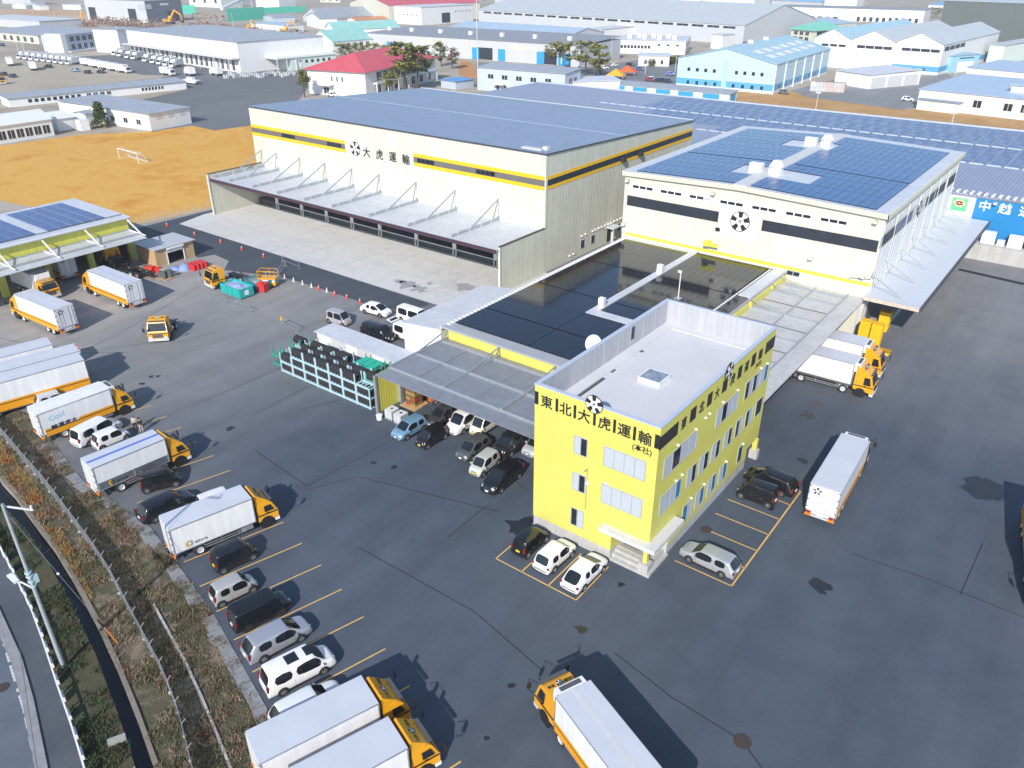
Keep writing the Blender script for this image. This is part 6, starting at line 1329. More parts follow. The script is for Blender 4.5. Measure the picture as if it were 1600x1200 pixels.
r = thing('flatbed_cart', 'white and teal cart beside the black people carrier', 'cart', (-59.9,58.2,0)); b = MB(); b.box(-1.6,-.8,.7,1.6,.8,1.5); obj('body', b, m_white, r); b = MB(); b.box(.6,-.85,.5,1.7,.85,.72); obj('tray', b, m_teal, r); [put_wheel(r, W_CAR, x, y, .31) for x in (-1, 1) for y in (-.7, .7)]
# under the canopy: liquid tanks, stacked cases, forklift
for i, (u, v, lab) in enumerate(((608,657,'caged white liquid tank next to the yellow canopy wall'),(622,664,'caged white liquid tank beside the light blue hatchback'))):
    p = at(u, v); r = thing('liquid_tank', lab, 'liquid tank', (p.x-.1, p.y+.6, 0), 0, 'white liquid tanks'); b = MB(); b.box(-.5,-.55,.15,.5,.55,1.1); obj('tank', b, M((.66,.68,.70), .35, var=.06), r)
    b = MB(); b.cyl((0,0,1.1), (0,0,1.17), .14, 12); obj('lid', b, m_dgrey, r); b = MB(); b.box(-.55,-.6,0,.55,.6,.13); obj('pallet', b, m_galv, r)
    b = MB()
    for z in (.3,.55,.8,1.05): b.box(-.53,-.58,z,.53,-.56,z+.025); b.box(-.53,.56,z,.53,.58,z+.025); b.box(.51,-.56,z,.53,.56,z+.025); b.box(-.53,-.56,z,-.51,.56,z+.025)
    for k in range(6): x = -.5+k*.2; b.box(x-.012,-.585,.13,x+.012,-.58,1.1); b.box(.53,-.5+k*.2,.13,.535,-.47+k*.2,1.1)
    obj('cage', b, m_galv, r)
p = at(640,636)
for i in range(2):
    for j in range(2):
        for k in range(6):
            b = MB(); b.box(-.33,-.28,0,.33,.28,.3); tag(obj('bottle_crate', b, M(((.16,.09,.05) if k % 2 else ((.30,.22,.06) if (i+k) % 3 else (.34,.06,.03))), .7, var=.3), loc=(p.x-.3+i*.7, p.y+.4+j*.62, .15+k*.32)), 'brown or yellow crate, %s up in the %s column of the canopy stack' % (lb_[k], lb_[i*2+j]), 'crate', 'crates stacked under the canopy')
b = MB(); b.box(-1.1,-1.1,0,1.1,1.1,.14); tag(obj('pallet', b, m_wood, loc=(p.x+.05,p.y+.7,0)), 'wooden pallet under the tall crate stack', 'pallet')
p = at(672,632); r = thing('forklift', 'orange and black forklift deep under the canopy', 'forklift', (p.x, p.y+.8, 0), -pi/2)
b = MB(); b.box(-1.0,-.5,.25,.7,.5,.95); b.box(-1.1,-.5,.25,-.7,.5,1.2); obj('body', b, M((.65,.12,.02), .4), r); b = MB()
for x in (-.6,.5):
    for y in (-.45,.45): b.bar((x,y,.95), (x,y,2.05), .06)
b.box(-.7,-.5,2.05,.6,.5,2.1); obj('guard', b, m_black, r); b = MB(); b.box(.75,-.35,.05,.85,-.25,2.2); b.box(.75,.25,.05,.85,.35,2.2); b.box(.85,-.3,.05,1.8,-.18,.1); b.box(.85,.18,.05,1.8,.3,.1); obj('mast', b, m_dgrey, r)
[put_wheel(r, W_CAR, x, y, .3) for x in (-.7,.45) for y in (-.42,.42)]
p = at(593,655); b = MB(); b.cyl((0,0,0), (0,0,.55), .3, 14); b.cyl((0,0,.5), (0,0,.52), .36, 14); tag(obj('plastic_bin', b, m_white, loc=p), 'small white bin at the foot of the yellow canopy wall', 'bin')
# yellow crates by the cold store
gcr = 'yellow crates stacked by the cold store'
m_crate = M((.80,.48,.015), .5, var=.1, vs=3.)
cm = MB(); cm.box(-.6,-.55,0,.6,.55,.36); cm.box(-.64,-.59,.30,.64,.59,.36); cm.box(-.62,-.57,.14,.62,.57,.17); CM = cm.mesh('plastic_crate', [m_crate])
for i, (x, y, n_, lab) in enumerate(((-19.35,96.2,9,'yellow plastic crate in the tall stack nearer the dock corner'),(-17.95,96.0,9,'yellow plastic crate in the outer tall stack by the ramp'),(-16.5,95.4,1,'single low yellow crate beside the tall crate stacks'),(-18.6,102.5,7,'yellow plastic crate in the shaded stack under the side canopy'))):
    for k in range(n_): o = bpy.data.objects.new('plastic_crate', CM); COL.objects.link(o); o.location = (x+random.uniform(-.03,.03), y+random.uniform(-.03,.03), .02+k*.37); tag(o, lab if n_ == 1 else lab+', %s from the ground' % lb_[k], 'crate', gcr)
b = MB(); b.idx([(-20.4,93.2,0),(-16.,91.6,0),(-15.7,92.6,0),(-20.1,95.0,0),(-20.4,93.2,1.1),(-20.1,95.0,1.1)], [(0,1,4),(2,3,5),(0,4,5,3),(4,1,2,5)]); tag(obj('loading_ramp', b, m_conc), 'grey concrete loading ramp in front of the yellow crates', 'ramp')
for x, y, h_, c, lab in ((-20.3,99.0,1.6,M((.02,.2,.26),.5),'teal box beside the cold store corner'),(-20.1,97.6,1.1,M((.16,.22,.55),.5),'blue box behind the yellow crates')): b = MB(); b.box(-.5,-.5,0,.5,.5,h_); b.box(-.53,-.53,h_-.1,.53,.53,h_); tag(obj('plastic_box', b, c, loc=(x+.3,y,0)), lab, 'box')
# two people talking by the small white car
def person(loc, rz, top, trousers, hair, lab, arm=0.):
    r = thing('person', lab, 'person', loc, rz)
    J = {'pel':(0,0,.92),'sp':(.01,0,1.15),'ch':(.02,0,1.35),'nk':(.03,0,1.48),'hd':(.05,0,1.62),'ls':(0,.19,1.38),'le':(.02+arm*.1,.25,1.10),'lh':(.12+arm*.2,.22,.88+arm*.25),'rs':(0,-.19,1.38),'re':(-.02,-.25,1.10),'rh':(.08,-.24,.85),'lp':(0,.10,.88),'lk':(.03,.11,.48),'la':(0,.12,.08),'lt':(.16,.13,.04),'rp':(0,-.10,.88),'rk':(.05,-.11,.48),'ra':(.02,-.12,.08),'rt':(.18,-.13,.04)}
    R = {'pel':.14,'sp':.14,'ch':.15,'nk':.06,'hd':.105,'ls':.075,'le':.05,'lh':.04,'rs':.075,'re':.05,'rh':.04,'lp':.10,'lk':.07,'la':.05,'lt':.045,'rp':.10,'rk':.07,'ra':.05,'rt':.045}
    E = [('pel','sp'),('sp','ch'),('ch','nk'),('nk','hd'),('ch','ls'),('ls','le'),('le','lh'),('ch','rs'),('rs','re'),('re','rh'),('pel','lp'),('lp','lk'),('lk','la'),('la','lt'),('pel','rp'),('rp','rk'),('rk','ra'),('ra','rt')]
    ks_ = list(J); me = bpy.data.meshes.new('body'); me.from_pydata([J[k] for k in ks_], [(ks_.index(a), ks_.index(b)) for a, b in E], [])
    o = bpy.data.objects.new('body', me); COL.objects.link(o); md = o.modifiers.new('skin', 'SKIN'); 
    for i, k in enumerate(ks_): me.skin_vertices[0].data[i].radius = (R[k], R[k])
    me.skin_vertices[0].data[0].use_root = True; s2 = o.modifiers.new('smooth', 'SUBSURF'); s2.levels = s2.render_levels = 1
    bpy.context.view_layer.update(); m2 = bpy.data.meshes.new_from_object(o.evaluated_get(bpy.context.evaluated_depsgraph_get())); bpy.data.objects.remove(o)
    skin = M((.45,.27,.19), .6); m2.materials.clear(); [m2.materials.append(m) for m in (top, trousers, skin, m_black)]
    for p in m2.polygons:
        z = p.center.z; y = abs(p.center.y); p.use_smooth = True
        p.material_index = 3 if z < .1 else (2 if z > 1.47 or (z < .95 and y > .195 and z > .8) else (1 if z < .95 else 0))
    o = bpy.data.objects.new('body', m2); COL.objects.link(o); o.parent = r
    b = MB(); b.ball((.035,0,1.665), .115, 0, 12, 8, 1.); b.v = [v for v in b.v]; obj('hair', b, hair, r, 60)
    f_ = MB(); f_.box(.145,.02,1.62,.155,.045,1.635); f_.box(.145,-.045,1.62,.155,-.02,1.635); obj('eyes', f_, m_black, r)
    return r
person(at(213,672.5), -.6, M((.50,.45,.36), .8), m_black, m_dgrey, 'person in a beige jacket and dark trousers standing by the small white car', .6)
person(at(222,676), 2.4, M((.02,.02,.022), .8), M((.45,.42,.36), .8), m_black, 'person in a black top and pale trousers facing the beige jacket', .4)
# ---------------------------------------------------------------- the district behind
def bldg(label, C, L, R, top, roof='flat', wall=m_white, rcol=None, name='factory_building', cat='building', h=None, rh=2.2, wins=(), zz=0., depth=None, band=None, over=.4, ridge='auto', length=None, group='industrial buildings behind', extras=None, wlim=None):
    "rectangular block from three ground points seen in the photo: near corner, far end of the first front, far end of the second"
    c, l = at(*C, zz), at(*L, zz); c.z = l.z = 0
    u = (l-c); W = u.length; u.normalize(); v = Vector((-u.y, u.x, 0))
    if R is not None: r = at(*R, zz); r.z = 0; D = (r-c).dot(v); v = v if D > 0 else -v; D = abs(D)
    else: v = v if v.dot(c) > 0 else -v; D = depth
    if depth: D = depth
    if length: W = length
    H = h or topz(top[0], top[1], c)
    root = thing(name, label, cat, c, 0, group)
    ang = math.atan2(v.y, v.x); root.rotation_euler = (0, 0, ang)          # local x: depth direction, local y: along the first front
    s = 1 if (Vector((-v.y, v.x, 0))).dot(u) > 0 else -1
    Y = lambda y: s*y
    rc = rcol or m_roofgrey
    b = MB(); b.box(0, 0, 0, D, Y(W), H)
    if roof == 'gable_front':                                             # ridge runs in depth, gable over first front
        b.idx([(0,0,H),(0,Y(W),H),(0,Y(W/2),H+rh),(D,0,H),(D,Y(W),H),(D,Y(W/2),H+rh)], [(0,1,2),(3,5,4)])
    if roof == 'gable_side': b.idx([(0,0,H),(D,0,H),(D/2,0,H+rh),(0,Y(W),H),(D,Y(W),H),(D/2,Y(W),H+rh)], [(0,1,2),(3,5,4)])
    obj('wall', b, wall, root)
    o = over; b = MB(); t = .18
    def slab(P):
        n = len(P); b.idx([(x,y,z+.02) for x, y, z in P]+[(x,y,z+t) for x, y, z in P], [tuple(range(n)), tuple(range(2*n-1,n-1,-1))]+[(i,(i+1)%n,n+(i+1)%n,n+i) for i in range(n)])
    if roof == 'flat': slab([(-o,Y(-o),H),(D+o,Y(-o),H),(D+o,Y(W+o),H),(-o,Y(W+o),H)])
    elif roof == 'mono': slab([(-o,Y(-o),H),(D+o,Y(-o),H+rh),(D+o,Y(W+o),H+rh),(-o,Y(W+o),H)])
    elif roof == 'gable_front': slab([(-o,Y(-o),H),(D+o,Y(-o),H),(D+o,Y(W/2),H+rh),(-o,Y(W/2),H+rh)]); slab([(-o,Y(W/2),H+rh),(D+o,Y(W/2),H+rh),(D+o,Y(W+o),H),(-o,Y(W+o),H)])
    elif roof == 'gable_side': slab([(-o,Y(-o),H),(D/2,Y(-o),H+rh),(D/2,Y(W+o),H+rh),(-o,Y(W+o),H)]); slab([(D/2,Y(-o),H+rh),(D+o,Y(-o),H),(D+o,Y(W+o),H),(D/2,Y(W+o),H+rh)])
    elif roof == 'hip':
        m_ = min(D, W)/2; a1, a2 = ((D/2, m_), (D/2, W-m_)) if W > D else ((m_, W/2), (D-m_, W/2)); Q = [(-o,Y(-o),H),(D+o,Y(-o),H),(D+o,Y(W+o),H),(-o,Y(W+o),H)]; A = (a1[0],Y(a1[1]),H+rh); B_ = (a2[0],Y(a2[1]),H+rh)
        if W > D: b.face([Q[0],Q[1],A]); b.face([Q[1],Q[2],B_,A]); b.face([Q[2],Q[3],B_]); b.face([Q[3],Q[0],A,B_])
        else: b.face([Q[3],Q[0],A]); b.face([Q[0],Q[1],B_,A]); b.face([Q[1],Q[2],B_]); b.face([Q[2],Q[3],A,B_])
        b.box(-o,Y(-o),H-.15,D+o,Y(W+o),H-.01)
    rf = obj('roof', b, rc, root)
    # windows: (front 0/1, from, to, z0, z1, count, material)
    for w in wins:
        f, a0, a1, z0, z1, n, mm = w[:7]; frac = w[7] if len(w) > 7 else .6
        span = W if f == 0 else D; a0, a1 = a0*span, a1*span; p = (a1-a0)/n; z0, z1 = z0*H, z1*H
        for i in range(n):
            s0, s1 = a0+p*(i+.5-frac/2), a0+p*(i+.5+frac/2); q = MB()
            if f == 0: q.box(-.05, Y(s0), z0, .02, Y(s1), z1)
            else: q.box(s0, Y(-.05), z0, s1, Y(.02), z1)
            wo_ = obj('window' if mm is m_glass or mm is m_curtain else 'shutter', q, mm, root)
            if mm is m_glass and (s1-s0) > 1.2:
                q = MB()
                if f == 0: q.box(-.07, Y((s0+s1)/2-.05), z0, -.04, Y((s0+s1)/2+.05), z1); q.box(-.08, Y(s0-.06), z0-.1, -.02, Y(s1+.06), z0)
                else: q.box((s0+s1)/2-.05, Y(-.07), z0, (s0+s1)/2+.05, Y(-.04), z1); q.box(s0-.06, Y(-.08), z0-.1, s1+.06, Y(-.02), z0)
                obj('frame', q, m_white, wo_)
    if band:
        for z0, z1, mm in band:
            q = MB(); q.box(-.04, Y(-.04), z0*H, 0, Y(W), z1*H); q.box(0, Y(-.04), z0*H, D, 0, z1*H); obj('wall_band', q, mm, root)
    root['_dims'] = (D, W, H, s); return root
def extra(root, name, mat, boxes, par=None):
    D, W, H, s = root['_dims']; q = MB()
    for x0, y0, z0, x1, y1, z1 in boxes: q.box(x0, s*y0, z0, x1, s*y1, z1)
    return obj(name, q, mat, par or root)
wv = m_white; wg = M((.52,.54,.57), .55, var=.05, vs=.2, name='grey_cladding', streak=.06); wbg = M((.46,.52,.60), .55, var=.05, vs=.2, name='blue_grey_cladding'); wdk = M((.12,.14,.18), .5, var=.06, vs=.2, name='slate_cladding'); wtq = M((.45,.62,.70), .5, var=.04, vs=.2, name='pale_aqua_cladding', streak=.05); wmint = M((.60,.70,.66), .5, var=.04, vs=.2, name='pale_mint_cladding')
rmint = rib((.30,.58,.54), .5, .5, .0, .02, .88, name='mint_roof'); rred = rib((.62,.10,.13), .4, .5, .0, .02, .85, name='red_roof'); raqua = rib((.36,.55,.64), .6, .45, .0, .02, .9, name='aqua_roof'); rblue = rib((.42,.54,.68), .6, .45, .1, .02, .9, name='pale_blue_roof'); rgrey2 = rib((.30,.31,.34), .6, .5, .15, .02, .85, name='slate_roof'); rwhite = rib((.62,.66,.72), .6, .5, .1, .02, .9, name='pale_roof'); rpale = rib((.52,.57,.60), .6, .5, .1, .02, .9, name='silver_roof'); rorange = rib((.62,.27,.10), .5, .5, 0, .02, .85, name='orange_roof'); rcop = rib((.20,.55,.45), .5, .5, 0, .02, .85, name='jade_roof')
mb_ = M((.03,.30,.55), .45, name='blue_door'); mdk = m_navy
# --- west side
b = bldg('long single storey white shed with many dark windows beside the gravel lot', (16,168), (292,139), None, (14,155), 'mono', wv, m_roofgrey, depth=9, rh=.5, wins=((0,.09,.38,.35,.75,9,m_glass),(0,.40,.55,.35,.75,4,m_glass),(0,.72,.86,.35,.75,7,m_glass)))
b = bldg('white flat roofed workshop with grey roof standing behind the conical tree', (237,205), (300,193), (125,179), (232,179), 'mono', wv, m_roofgrey, rh=.4, wins=((0,.1,.95,.62,.85,3,m_lgrey,.5),(1,.05,.6,.3,.6,4,m_glass,.3)))
b = bldg('white gabled house with glazed porch at the edge of the dry field', (-50,233), (86,211.5), None, (-50,204), 'gable_side', wv, M((.66,.70,.74), .6), depth=11, h=4.2, rh=2., wins=((0,.35,.97,.2,.7,6,m_glass,.75),))
bldg('small white tent roofed shelter between the house and the workshop', (92,205.5), (123,201), None, (92,190), 'mono', wv, M((.75,.77,.78), .6), name='shelter', depth=9, h=3.2, rh=.6)
bldg('tiny white cabin beside the conical tree', (128,205), (142,203), None, (128,189), 'flat', wv, wv, name='cabin', depth=3, h=2.6, over=.05)
bldg('small white annex behind the conical tree', (137,196), (163,191), None, (137,178), 'gable_side', wv, m_roofgrey, name='annex', depth=5, h=3, rh=.6)
d_ = bldg('large white truck depot with a row of loading doors and grey roof', (377,114.5), (205,87), (488,98), (372.5,66.5), 'flat', wv, m_roofgrey, name='truck_depot', wins=((0,.03,.99,.06,.38,22,m_glass,.42),))
D, W, H, s = d_['_dims']; extra(d_, 'dock_canopy', m_lgrey, [(-3.5,-.2,H*.46,0,W,H*.5)]); extra(d_, 'door_surround', m_wood, [(-.06,W*.02,H*.38,0,W*.99,H*.42)])
for k in range(9): y = W*(.03+.12*k); extra(d_, 'canopy_post', m_lgrey, [(-3.4,y,0,-3.1,y+.3,H*.46)])
extra(d_, 'side_canopy', wv, [(12,-9,H*.42,D,0,H*.47)]); extra(d_, 'side_annex', wmint, [(D*.45,-8.5,0,D,-.02,H*.42)])
for k in range(3): x = 12.2+k*D*.11; extra(d_, 'canopy_post', m_lgrey, [(x,-8.9,0,x+.4,-8.5,H*.42)])
for k in range(6): extra(d_, 'window', m_glass, [(D*(.55+.07*k),-8.56,H*.22,D*(.58+.07*k),-8.5,H*.32)])
d2 = bldg('pale two storey office wing with a white stair tower at the depot', (105,82), (160,75.5), (90,78), (100,55), 'flat', wbg, m_roofgrey, wins=((0,.12,.98,.60,.88,5,m_glass,.6),(0,.12,.98,.14,.44,5,m_glass,.5)))
D, W, H, s = d2['_dims']; extra(d2, 'stair_tower', wv, [(-1.5,-3,0,D*.6,0,H+.6)]); extra(d2, 'porch', wv, [(-3.,W*.0,H*.02,0,W,H*.08)])
bldg('white block with a small sign between the office wing and the depot', (190,83), (152,81), (205,80), (187,47), 'flat', wv, m_roofgrey, depth=16)
bldg('long low shed row with grey roof at the picture edge behind the trailers', (62,69), (-30,60), (84,66.5), (59,56), 'mono', m_cream, m_roofgrey, rh=.8, depth=38, wins=((0,.05,.95,.15,.75,8,m_glass,.4),))
bldg('long pale roofed shed behind the low shed row', (64,46), (-40,38), None, (62,38), 'flat', wg, rwhite, depth=30, h=5)
dh = bldg('huge grey recycling hall with dark doors behind the scrap yard', (232,36), (138,31), (279,31.5), (227,1.5), 'flat', wg, m_roofgrey, name='recycling_hall', wins=((0,.16,.30,.02,.62,1,mdk,.9),(0,.82,.97,.02,.62,1,mdk,.8)))
D, W, H, s = dh['_dims']; extra(dh, 'slate_front', wdk, [(-.0,-.12,0,D,-.02,H-.3)]); extra(dh, 'door', mdk, [(D*.55,-.2,0,D*.85,-.12,H*.5)]); extra(dh, 'sign_board', m_curtain, [(D*-.02,-.35,H*.62,D*.16,-.14,H*.84),(-.3,-.2,H*.62,-.05,8,H*.84)]); extra(dh, 'sign_lettering', m_white, [(D*(.4+.03*k),-.18,H*.76,D*(.42+.03*k),-.13,H*.86) for k in range(8)])
bldg('small white prefab hut on the bare ground near the grey hall', (127,15.5), (99,14.5), (130,14), (126,8), 'flat', wv, rwhite, name='hut')
bldg('white tent shaped hut on the bare ground', (41,13.5), (20,13), (44,12), (40,8.5), 'gable_front', wv, wv, name='hut', rh=1.8)
bldg('low white unit with a dark open front on the bare ground', (63,16), (52,14.5), (66,14), (62,9), 'flat', wv, rwhite, name='hut')
# --- centre
bldg('white tall plant building with open dark ground floor bays', (438,20.5), (402,19), (470,19), (438,-6), 'flat', wv, rwhite, wins=((0,.02,.98,.04,.28,4,mdk,.8),))
bldg('grey gabled hall with a row of small windows behind the mint roofs', (503,37), (474,33), (609,34), (502,28.5), 'gable_front', wg, m_roofgrey, rh=6, wins=((1,.1,.42,.5,.8,12,m_glass,.55),))
bldg('orange roofed bungalow between the grey hall and the dark roof', (556,38.5), (543,37), (607,36), (555,32), 'gable_front', wv, rorange, name='bungalow', rh=1.6, wins=((1,.1,.9,.3,.75,6,m_glass,.5),))
bldg('white gabled hall under a big red roof at the top of the picture', (609,36), (549,29), (695,24), (609,9), 'gable_front', m_cream, rred, rh=6)
bldg('long white flat warehouse with an open dark doorway', (659,39.5), (617,36.5), (748,34), (658.5,11.5), 'flat', wv, rwhite, wins=((0,.1,.9,.5,.58,5,m_glass,.2),(1,.36,.56,.05,.62,1,mdk,.8),(1,.62,.95,.62,.70,6,m_glass,.25)))
bldg('white gabled workshop with mint green roof beside the red roofed house', (522,86), (486,81), (578,80), (520,65.5), 'gable_front', wv, rmint, rh=4.5, wins=((0,.62,.72,.25,.5,1,m_glass),(1,.3,.95,.5,.85,4,m_glass,.5)))
bldg('second mint green roofed hall behind the first', (524,66), (510,62), (620,60), (523,47), 'gable_front', wv, rmint, rh=3.5)
bldg('small blue grey shed with white awning near the green netting', (428,35), (412,32), (463,34), (427,28), 'gable_front', wbg, m_roofgrey, rh=1.5, name='shed')
bldg('white roofed shed with open front beside the excavator', (446,52), (393,47), (465,49), (444,40), 'flat', wv, rblue, name='shed')
bldg('white gabled hall beside the grey hall', (502,46), (480,40), (516,42), (500,30), 'gable_front', wv, m_roofgrey, rh=3.)
ls = bldg('long grey steel hall with blue sliding doors and dark roof', (905,105), (576,80), (966,92), (905,71.5), 'mono', wg, rgrey2, name='steel_hall', rh=1.2, wins=((0,.07,.18,.02,.62,1,mdk,.55),(0,.36,.46,.02,.62,1,mdk,.75),(0,.80,.88,.02,.62,1,mdk,.5)))
D, W, H, s = ls['_dims']
for a in (.055,.165,.335,.455,.075+.0,.79,.885): extra(ls, 'sliding_door', mb_, [(-.12,W*(a-.02),.1,-.06,W*(a+.012),H*.6)])
for a in (.07,.23,.48,.73,.98): extra(ls, 'column_marker', m_cream, [(-.25,W*a,H*.1,0,W*a+.6,H*.98)])
for a in (.1,.25,.4,.55,.7,.85,.97): extra(ls, 'roof_vent', m_white, [(D*.35,W*a,H+.3,D*.35+1.6,W*a+1.8,H+2.2)])
for a in (.18,.60): extra(ls, 'wall_panel', m_cream, [(-.08,W*a,H*.62,0,W*(a+.12),H*.82)])
for a in (.56,.60): extra(ls, 'window', m_glass, [(-.08,W*a,H*.22,0,W*(a+.012),H*.36)])
bldg('pale roofed hall standing behind the long grey steel hall', (888,75), (700,60), (915,66), (888,56.5), 'gable_side', wg, rblue, rh=3)
rh_ = bldg('white two storey house with a big red hipped roof among pines', (573,152.5), (484,146), (716,127), (571,112.5), 'hip', wv, rred, name='red_roofed_house', cat='house', rh=4.6, over=1.2, wins=((1,.14,.88,.56,.90,9,m_glass,.86),(1,.1,.95,.08,.40,7,m_glass,.4),(0,.35,.62,.55,.75,3,m_glass,.25),(0,.60,.78,.05,.3,1,m_glass,.5)))
D, W, H, s = rh_['_dims']; extra(rh_, 'balcony', wv, [(D*.1,-1.4,H*.45,D*.97,0,H*.53)]); extra(rh_, 'porch_roof', wv, [(-2.5,W*.55,H*.40,0,W*.82,H*.45)])
for k in range(7): x = D*(.1+.145*k); extra(rh_, 'balcony_post', wv, [(x,-1.4,0,x+.3,-1.1,H*.45)])
bldg('low blue roofed shed beside the red roofed house', (740,136), (712,140), None, (740,124), 'flat', wbg, M((.10,.30,.62), .5), name='shed', depth=8)
mo = bldg('pale grey two storey office behind the ribbed warehouse', (882,153), (746,140.5), (914,147), (882,115.5), 'mono', wbg, m_roofgrey, rh=.5, wins=((0,.1,.92,.55,.74,5,m_glass,.38),(1,.2,.8,.55,.76,2,m_glass,.55),(0,.62,.80,.10,.28,2,m_glass,.3)))
D, W, H, s = mo['_dims']; extra(mo, 'porch', wv, [(-2.2,W*.66,H*.34,0,W*.78,H*.38)])
sr = bldg('row of garages with blue shutters behind the long solar hall', (1138,163), (935,144), (1156,159), (1136,147.5), 'mono', wv, m_roofgrey, name='shutter_row', rh=.4, wins=((0,.06,.20,.1,.9,1,mb_,.85),(0,.25,.38,.1,.9,1,mb_,.85),(0,.42,.55,.1,.9,1,mb_,.85),(0,.6,.73,.1,.9,1,mb_,.85),(0,.78,.86,.1,.9,1,mb_,.85),(1,.15,.85,.1,.9,1,mb_,.9)))
bldg('white flat roofed store joined to the blue shutter row', (968,147), (882,150), None, (968,131), 'mono', wv, rwhite, depth=10, h=4.5, rh=.3)
bldg('long pale gabled factory with a window strip and roof lights', (1160,70), (748,38.5), (1222,53), (1161,40), 'gable_side', wg, rpale, name='long_factory', rh=9, wins=((0,.02,.98,.80,.92,20,m_glass,.75),))
wc = bldg('white two storey complex with flat roofs and dark windows', (1070,86), (963,83), (1113,78), (1069,64.5), 'flat', wv, rwhite, wins=((0,.5,.95,.40,.62,9,m_glass,.7),(0,.05,.45,.6,.75,3,m_glass,.3),(1,.05,.95,.55,.78,4,m_glass,.6),(1,.1,.95,.12,.3,4,m_glass,.7)))
D, W, H, s = wc['_dims']
for k in range(7): extra(wc, 'roof_cabinet', m_white, [(D*.2+(k%2)*8,W*(.15+.11*k),H+.2,D*.2+(k%2)*8+2,W*(.15+.11*k)+2.2,H+2)])
bldg('long white upper hall behind the white complex', (939,62), (914,60), (1012,49), (939,46.5), 'mono', wv, rwhite, rh=.5)
bldg('white stair block beside the white complex', (1127,77), (1110,75.5), (1135,74), (1126,55), 'flat', wv, rwhite)
bldg('low white building in front of the white complex', (1045,104), (997,103), (1057,99), (1045,88), 'flat', wv, rwhite, wins=((0,.1,.9,.2,.6,3,m_glass,.3),))
bldg('white two storey block beyond the long factory roof', (1100,12), (1040,10), (1110,9), (1100,-3), 'flat', wv, rwhite, wins=((0,.1,.9,.3,.6,6,mdk,.6),))
bldg('tall white block beyond the long factory', (1177,15), (1095,12), (1190,12), (1177,-5), 'flat', wv, rwhite)
# --- east side
aq = bldg('pale aqua gabled factory with a blue base band and skylights', (1206,147.5), (1056,134.5), (1331,119), (1212,101), 'gable_front', wtq, raqua, name='aqua_factory', rh=4.2, band=((0.02,.10,m_white),(.10,.32,M((.10,.36,.62), .5))), wins=((0,.08,.42,.58,.70,4,m_glass,.35),(0,.56,.92,.58,.70,4,m_glass,.35),(0,.06,.92,.12,.24,9,m_glass,.3),(1,.14,.85,.76,.83,14,m_curtain,.6),(1,.05,.9,.12,.26,8,m_glass,.3)))
D, W, H, s = aq['_dims']; rr_ = [c for c in kids(aq) if c.name.startswith('roof')][0]
for i in range(2):
    for k in range(6):
        y0 = W*(.10+.14*i); x0 = D*(.12+.14*k); z0 = H+4.2*(y0/(W/2)); z1 = H+4.2*((y0+W*.09)/(W/2)); q = MB(); q.face([(x0,s*y0,z0+.25),(x0+D*.09,s*y0,z0+.25),(x0+D*.09,s*(y0+W*.09),z1+.25),(x0,s*(y0+W*.09),z1+.25)]); obj('skylight', q, m_whitebox, rr_)
for k in range(6): x = D*k/6; extra(aq, 'downpipe', m_white, [(x,-.35,0,x+.4,-.02,H)])
for a in (.35,.6): extra(aq, 'roof_vent', m_lgrey, [(D*a,W*.47,H+3.9,D*a+3,W*.53,H+5.4)])
extra(aq, 'recess', M((.36,.55,.64), .5), [(-.06,W*.47,0,0,W*.52,H)])
bldg('white shed with red posts and half open shutters in the storage lot', (1356,139.5), (1303,131), (1400,127), (1359,117.5), 'mono', wv, rwhite, name='storage_shed', rh=.4, wins=((1,.02,.98,.05,.8,3,m_lgrey,.85),))
bldg('white three storey office beside the white gabled halls', (1396,112), (1357,109), (1413,108), (1397,84), 'flat', wv, rwhite, wins=((0,.1,.9,.1,.25,3,m_glass,.5),(1,.2,.9,.45,.8,2,m_glass,.4),(1,.2,.9,.1,.3,2,m_glass,.4)))
bldg('small white block between the aqua factory and the three storey office', (1355,109), (1333,106), (1360,106), (1355,90), 'flat', wv, raqua, wins=((0,.2,.8,.4,.6,1,m_glass),))
h1 = bldg('first white gabled hall from the storage lot, with a blue base band', (1464,118), (1390,112), (1580,93), (1471,70.5), 'gable_front', wv, rpale, name='gabled_hall', rh=4, band=((.02,.1,m_white),(.1,.28,M((.10,.36,.62), .5))), wins=((0,.05,.85,.74,.84,4,mdk,.92),(1,.02,.36,.78,.92,4,mdk,.85),(0,.2,.8,.13,.2,3,m_glass,.3)))
bldg('middle of the three white gabled halls', (1390,112.5), (1322,107), None, (1390,63.5), 'gable_front', wv, rpale, name='gabled_hall', rh=4, depth=h1['_dims'][0], h=h1['_dims'][2], wins=((0,.05,.85,.74,.84,4,mdk,.92),))
bldg('farthest of the three white gabled halls', (1322,107.2), (1266,102.5), None, (1310,61), 'gable_front', wv, raqua, name='gabled_hall', rh=4, depth=h1['_dims'][0], h=h1['_dims'][2], wins=((0,.1,.8,.74,.82,3,mdk,.8),))
ab = bldg('bright aqua garage block with a white roller door', (1525,111), (1483,114.5), None, (1529,84.5), 'flat', M((.30,.55,.68), .5), raqua, name='aqua_garage', depth=30, wins=((0,.15,.8,.02,.62,1,m_white,.9),(0,.2,.75,.80,.86,1,mdk,.95),(1,.05,.9,.62,.8,5,mdk,.8)))
bldg('long pale mint hall at the picture edge', (1563,100), (1540,98), (1700,78), (1562,71.5), 'mono', wmint, rpale, rh=2)
bldg('huge dark green grey hall behind the gabled halls', (1660,72), (1463,58), None, (1468,26.5), 'mono', M((.13,.15,.15), .55, var=.05, vs=.1), rpale, depth=60, h=20, rh=1.5)
